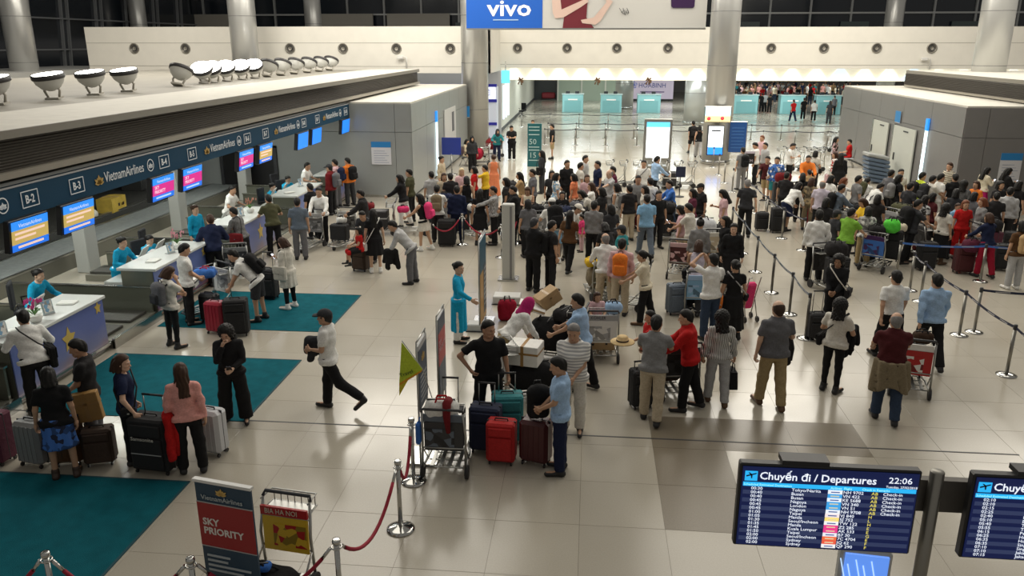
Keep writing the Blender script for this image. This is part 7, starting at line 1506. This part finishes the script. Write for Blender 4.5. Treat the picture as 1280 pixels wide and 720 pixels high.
# ---- security desks
for i, (px, w_) in enumerate(((716, 1.75), (763, 1.75), (809, 1.9), (868, 1.9), (925, 1.95), (980, 1.95), (1022, 1.95), (1066, 1.9))):
    p = at(px, 139.5); e = empty('security_desk', (p.x, 69.5, 0)); tag(e, '%s teal glass security desk from the corridor side' % ordn[i], 'desk', 'teal security desks'); M_T = mat((.26, .52, .54), .25, emit=.05)
    MB().box((0, 0, .75), (w_, 1.0, 1.5), bev=.03).build('desk_body', M_T, e); MB().box((0, 0, 1.52), (w_ + .1, 1.1, .06)).build('desk_top', mat((.55, .72, .72), .2), e); MB().box((0, -.51, .55), (w_ * .8, .02, .9)).build('front_glass', mat((.20, .44, .46), .15), e)
    MB().box((0, -.53, 1.08), (w_ * .45, .012, .10)).build('white_lettering', mat('white', .5, emit=.2), e)
    for s in (-.25, .2): MB().box((s * w_, 0, 1.64), (.34, .22, .2), bev=.03).build('desk_screen', M_DK, e)
office_chair(at(653, 146).x, at(653, 146).y, 160, 'black office chair alone in the far corridor', True, 'black')
# ---- shop under the white bulkhead
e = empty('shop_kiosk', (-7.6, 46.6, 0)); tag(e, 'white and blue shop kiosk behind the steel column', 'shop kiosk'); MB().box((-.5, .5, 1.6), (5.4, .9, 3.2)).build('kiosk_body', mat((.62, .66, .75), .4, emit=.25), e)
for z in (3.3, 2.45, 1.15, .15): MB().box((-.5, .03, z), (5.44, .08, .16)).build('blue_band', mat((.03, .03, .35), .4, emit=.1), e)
MB().box((-.5, .04, 2.9), (5.3, .04, .7)).build('sign_face', glow((.78, .82, .95), .9), e); text('ITÉ', .42, mat((.06, .04, .35), .4), e, (1.3, -.0, 2.75), (1, 0, 0), (0, 0, 1)); MB().box((.9, .04, 1.8), (1.6, .04, 1.0)).build('display_window', glow((.65, .9, .85), .8), e)
e = empty('hanging_sign', aty(632, 96, 50.0)); tag(e, 'small lit blue sign hanging at the corridor entrance', 'sign'); MB().box((0, 0, 0), (.5, .12, .75)).build('sign_box', glow((.15, .65, .9), 1.0), e); MB().tube([(0, 0, .35), (0, 0, .9)], .03, 6).build('sign_hanger', M_STEEL, e)
e = empty('lit_wall_panels', (-5.86, 57, .6)); tag(e, 'row of glowing bluish panels on the corridor wall', 'light panels')
for i in range(3): MB().box((0, i * 1.6 - 2.2, 1.2), (.06, .5, 2.2)).build('lit_panel', glow((.72, .82, 1.0), 1.1), e)
for i, (px, py) in enumerate(((651, 99), (747, 99), (811, 99))):
    e = empty('ceiling_ornament', aty(px, py, 51.5)); tag(e, 'small dried flower ornament under the lit fascia, %s from the corridor' % ordn[i], 'ornament')
    for k in range(9): a = k * .7; MB().tube([(0, 0, 0), (.18 * math.cos(a), .18 * math.sin(a), -.12 + .22 * math.sin(k * 2.3))], [.02, .05], 5).build('dried_leaf', mat((.22, .12, .06), .7), e)
# ---- cameras on wall
for px, py, y, l in ((508, 74, 45.8, 'white surveillance camera on the bulkhead above the canopy'), (1163, 76, 50.8, 'white surveillance camera on the bulkhead beyond the queue')):
    q = aty(px, py, y); e = empty('wall_camera', q); tag(e, l, 'camera'); MB().tube([(0, 0, -.5), (0, 0, .1), (-.25, 0, .14)], .04, 6).build('camera_arm', mat('white', .4), e); MB().box((-.35, 0, .1), (.35, .16, .18), bev=.02).build('camera_body', mat('white', .4), e)
# ---- column sign, notices
q = aty(581, 140, 43.0); notice(q.x, 43.1, q.z - .3, .5, .6, 'small blue sign on the steel column behind the kiosk', top=.95)
notice(12.84, 35.6, 2.4, .6, .48, 'small blue sign above the kiosk doors', 'L', .95)
# ================================================================ BILLBOARD
xa, xb, yb = aty(583, 20, 41.2).x, aty(883, 20, 41.2).x, 41.2; zb = aty(700, 37, 41.2).z; zt = zb + 3.4
e = empty('billboard', ((xa + xb) / 2, yb, zb)); tag(e, 'large hanging billboard with blue end and red-dressed figure', 'billboard'); W_ = xb - xa; ox = -W_ / 2
MB().box((0, .1, 1.7), (W_, .2, 3.4)).build('billboard_panel', mat((.50, .49, .46), .5, emit=.10), e); xs_ = aty(678, 20, 41.2).x - (xa + xb) / 2
MB().box(((ox + xs_) / 2, -.01, 1.7), (xs_ - ox, .02, 3.4)).build('blue_field', mat((.008, .09, .42), .4, emit=.20), e); MB().box((0, -.02, .03), (W_, .06, .08)).build('lower_frame', metal('alu', .35), e)
text('vivo', 1.05, mat('white', .4, emit=.3), e, (ox + 1.05, -.03, .66), (1, 0, 0), (0, 0, 1), sx=1.25, bold=.02); MB().box((ox + 1.95, -.03, .46), (1.25, .01, .05)).build('print_line', mat('lblue', .4), e)
pxz = lambda px, py: (aty(px, py, yb).x - (xa + xb) / 2, aty(px, py, yb).z - zb)
F2 = lambda u, v, w: (*[pxz(u, v)[0]], -.02 - w, pxz(u, v)[1])
MB().prism([(703, 37), (705, 22), (700, 8), (700, -12), (736, -12), (734, 8), (733, 22), (744, 37)], F2, .02).build('red_dress_print', mat((.14, .010, .02), .5), e)
M_SK = mat((.62, .45, .38), .5)
MB().prism([(690, 0), (691, 16), (694, 23), (704, 22), (726, 9), (736, 2), (733, -2), (722, 3), (702, 12), (700, -6), (690, -8)], lambda u, v, w: (pxz(u, v)[0], -.045 - w, pxz(u, v)[1]), .02).build('bent_arm_print', M_SK, e)
MB().prism([(755, -6), (766, 2), (750, 27), (744, 31), (728, 29), (726, 25), (742, 22), (758, 3)], lambda u, v, w: (pxz(u, v)[0], -.045 - w, pxz(u, v)[1]), .02).build('arm_on_hip_print', M_SK, e)
MB().prism([(839, -4), (869, -4), (868, 8), (866, 10), (841, 10), (839, 8)], F2, .03).build('phone_print', mat((.035, .01, .06), .3), e)
sc_m = MB()
for i in range(5): sc_m.tube([F2(774 + i * 2.4, 10 + (i % 2) * 5, .03), F2(777 + i * 2.2, 15 + (i % 3) * 2, .03), F2(781 + i, 13 + (i % 2) * 5, .03)], .012, 5)
sc_m.build('scribble_print', mat('charcoal', .5), e)
for s in (-.35, .35): MB().tube([(s * W_, .1, 3.3), (s * W_, .1, 7.5)], .03, 6).build('hanger_rod', M_STEEL, e)
# ================================================================ FLIGHT BOARDS
M_W = glow((.80, .86, .95), .95); M_NAV = glow((.005, .012, .075), .55); M_BAND = glow((.035, .05, .13), .6); M_CY = glow((.02, .42, .85), .95); M_Y = glow((.75, .65, .12), .9)
def flight_board(xa, y, za, w_, h_, times, dest, fl, gates, rem, label, tilt=0.):
    e = empty('flight_board', (xa, y, za)); tag(e, label, 'screen', 'flight information screens'); n = len(times)
    MB().box((w_ / 2, .035, h_ / 2), (w_ + .03, .06, h_ + .03), bev=.008).build('board_housing', M_BLK, e); MB().box((w_ / 2, .0, h_ / 2), (w_, .006, h_)).build('screen_panel', M_NAV, e)
    MB().box((w_ * .36, .06, h_ + .025), (w_ * .27, .10, .03)).build('wall_bracket', M_BLK, e); MB().box((w_ / 2, .08, .18), (w_ * .5, .05, .3)).build('mount_plate', M_DK, e)
    T = h_ * .80; rh = (h_ * .80 - h_ * .055) / n * 1.0; top = h_ * .76
    for i in range(n):
        if i % 2: MB().box((w_ / 2, -.004, top - (i + .5) * rh), (w_ * .98, .003, rh)).build('row_band', M_BAND, e)
    MB().box((w_ / 2, -.004, top + rh * .55), (w_ * .985, .003, rh * 1.0)).build('header_band', M_CY, e); MB().box((w_ * .05, -.005, h_ * .89), (w_ * .072, .003, h_ * .12)).build('plane_icon_field', M_CY, e)
    ic = MB(); ic.prism([(-.028, -.004), (.024, .014), (.032, .020), (.026, .022), (-.03, .004)], lambda u, v, q: (w_ * .05 + u * w_, -.0075 - q, h_ * .89 + v * w_), .002); ic.prism([(-.004, .008), (.008, .010), (-.012, .024), (-.018, .022)], lambda u, v, q: (w_ * .05 + u * w_, -.0075 - q, h_ * .89 + v * w_), .002); ic.prism([(-.004, .006), (.006, .010), (.006, -.014), (.0, -.014)], lambda u, v, q: (w_ * .05 + u * w_, -.0075 - q, h_ * .89 + v * w_), .002); ic.build('plane_icon', mat('navy', .5), e)
    R_, U_ = (1, 0, 0), (0, 0, 1); zt_ = h_ * .855
    text('Chuy\u1ebfn \u0111i / Departures', .068 * w_, M_W, e, (w_ * .098, -.006, zt_), R_, U_, ext=.0006, bold=.0006); text('22:06', .055 * w_, M_W, e, (w_ * .83, -.006, zt_ + .012), R_, U_, ext=.0006, sx=1.1); text('Tuesday, 27/02/2018', .021 * w_, M_W, e, (w_ * .82, -.006, zt_ - h_ * .035), R_, U_, ext=.0004)
    zh = top + rh * .25
    for s_, x in (('Scheduled Estimated Destination', .01), ('Airlines  Flight', .51), ('Check in Remarks', .69)): text(s_, rh * .8, glow((.35, .75, .95), 1.0), e, (w_ * x, -.0065, zh), R_, U_, ext=.0004)
    ls = rh / (.036 * w_)
    for col_, x, m in ((times, .055, M_W), (dest, .29, M_W), (fl, .585, M_W), (gates, .745, M_Y), (rem, .81, M_W)):
        for i, s_ in enumerate(col_): 
            if s_: text(s_, rh * 1.06, m, e, (w_ * x, -.0065, top - (i + .78) * rh), R_, U_, ext=.0004, sx=1.1)
    for i in range(n):
        c = [(.8, .85, .9), (.05, .35, .75), (.75, .85, .95), (.05, .35, .75), (.05, .35, .75), (.8, .85, .9), (.85, .75, .75), (.9, .7, .2), (.85, .85, .85), (.75, .05, .25), (.75, .05, .25), (.8, .8, .85), (.8, .15, .05), (.75, .1, .05), (.85, .85, .85)][i % 15]
        MB().box((w_ * .54, -.005, top - (i + .5) * rh), (w_ * .082, .003, rh * .95)).build('airline_chip', glow(c, .9), e); MB().box((w_ * .54, -.007, top - (i + .5) * rh), (w_ * .05, .002, rh * .25)).build('chip_mark', glow((.1, .15, .4) if min(c) > .5 else (.9, .8, .5), .6), e)
    return e
YB = 4.05; c00, c10, c01, c11 = aty(919, 680, YB), aty(1130, 690, YB), aty(930, 583, YB), aty(1154, 593, YB)
bx0 = (c00.x + c01.x) / 2; bw = ((c10.x - c00.x) + (c11.x - c01.x)) / 2; bz0 = (c00.z + c10.z) / 2; bh = ((c01.z - c00.z) + (c11.z - c10.z)) / 2
TI = '00:30 00:40 00:40 00:45 00:45 00:45 01:00 01:05 01:30 01:35 01:45 01:50 02:00 02:00 02:00'.split()
DE = ['Tokyo/Narita', 'Busan', 'Busan', 'Nagoya', 'London', 'Nagoya', 'Taipei', 'Manila', 'Seoul/Incheon', 'Manila', 'Kuala Lumpur', 'Taipei', 'Seoul/Incheon', 'Sydney', 'Sydney']
flight_board(bx0, YB, bz0, bw, bh, TI, DE, ['NH 9702', 'VN 422', 'KE 5688', 'VN 340', 'VN 51', 'NH 9708', 'VJ 840', '5J 752', 'TW 122', 'Z2 285', 'AK 533', 'B7 30', '7C 4704', 'JQ 62', 'QF 290'], ['AB'] * 6 + ['H', 'L', 'H', 'E', 'E', 'G', 'E', 'F', 'F'], ['Check-in'] * 6, 'departures screen with check-in remarks, fully in view')
d0 = aty(1198, 695, YB); d1 = aty(1226, 598, YB)
flight_board((d0.x + d1.x) / 2, YB, (d0.z), bw, bh, '02:10 02:10 02:15 02:25 02:40 05:10 05:40 05:55 06:15 06:25 06:35 06:35 07:10 07:10 07:15'.split(), ['Singapore', 'Singapore', 'Taipei', 'Guangzhou', 'Hong Kong', 'Beijing', 'Tokyo', 'Tokyo', 'Penang', 'Hong Kong', 'Hong Kong', 'Singapore', 'Singapore', 'Jakarta', 'Jakarta'], [''] * 15, [''] * 15, [], 'departures screen cut by the frame edge')
pp = aty(1172, 590, YB + .12); e = empty('screen_post', (pp.x, YB + .12, 0)); tag(e, 'round grey post between the two departures screens', 'post'); MB().lathe([(.038, 0), (.038, pp.z), (.034, pp.z + .006)], n=20).build('post_tube', metal((.30, .29, .26), .4), e); MB().lathe([(.2, 0), (.2, .02), (.04, .05)], n=20).build('post_base', M_STEEL, e); MB().box((0, .07, bz0 + .27), (bw * 2.0, .05, .20)).build('cross_beam', mat((.13, .12, .105), .5, .3), e)
q = aty(1085, 691, 4.9); e = empty('touch_kiosk', (q.x, 4.9, 0), -.1); tag(e, 'blue glowing kiosk screen below the departures screen', 'kiosk'); MB().box((0, .06, q.z / 2), (.34, .10, q.z), bev=.02).build('kiosk_body', mat((.45, .46, .45), .4), e); MB().box((0, .0, q.z - .32), (.28, .02, .60)).build('kiosk_screen', glow((.10, .25, .75), 1.0), e)
for i in range(5): MB().box((-.11 + i * .05, -.012, q.z - .3 - .04 * (i % 2)), (.008, .004, .5), ry=-.25).build('screen_streak', glow((.45, .65, .95), 1.0), e)
# ---- more heaped luggage in the queues, seats
for px, py, rz, c1, c2, nm in ((667, 303, 20, 'dred', 'black', 'beside the man in black suit'), (704, 306, 60, 'black', 'navy', 'ahead of the brown top'), (736, 300, 330, 'charcoal', 'mgrey', 'at the feet of the carried toddler'), (820, 290, 100, 'black', 'charcoal', 'between the light blue t-shirt and the denim shirt'), (836, 300, 80, 'black', 'dark', 'before the woman reading her phone in pink'), (1064, 303, 300, 'dark', 'black', 'behind the green t-shirt'), (1120, 300, 300, 'black', 'olive', 'in front of the black t-shirt and grey backpack'), (1215, 322, 280, 'plum', 'dark', 'before the red-clad woman'), (1182, 306, 290, 'charcoal', 'beige', 'behind the cream t-shirt'), (560, 285, 10, 'black', 'navy', 'beyond the khaki backpack'), (640, 268, 90, 'navy', 'dark', 'behind the tall white display column')):
    t_ = trolley(px, py, rz, 'loaded trolley ' + nm, ('grey', 'lgrey')); suitcase(0, 0, .50, .34, .58, c1, rz + 5, 'upright case on the loaded trolley ' + nm, 'soft', base=load(t_, 0, .1, .18)); duffel(load(t_, 0, .05, .82), .56, .40, .32, c2, rz, 'top bag on the loaded trolley ' + nm)
def bench(x, y, rz, label, n_=3):
    e = empty('waiting_bench', (x, y, 0), math.radians(rz)); tag(e, label, 'bench')
    for i in range(n_):
        u = (i - (n_ - 1) / 2) * .58; MB().box((u, 0, .43), (.52, .48, .04), bev=.015).build('seat', metal((.30, .31, .32), .4), e); MB().box((u, -.25, .68), (.52, .03, .44), rx=.15, bev=.01).build('backrest', metal((.30, .31, .32), .4), e)
    MB().tube([(-n_ * .29, -.05, .38), (n_ * .29, -.05, .38)], .025, 6).build('beam', M_DK, e)
    for s in (-1, 1): MB().tube([(s * n_ * .22, .2, .02), (s * n_ * .22, -.05, .38), (s * n_ * .22, -.25, .02)], .022, 6).build('leg', M_STEEL, e)
for k_, rz, l in (('r13', 70, 'metal waiting bench under the man in the red shirt'), ('f6', 240, 'metal waiting bench by the steel column')):
    o = PEOPLE[k_][0]; bench(o.location.x, o.location.y, rz, l, 1)
flush_text()
if 0:
    for k_, v in PEOPLE.items(): print('POS', k_, [round(c, 2) for c in v[0].location])
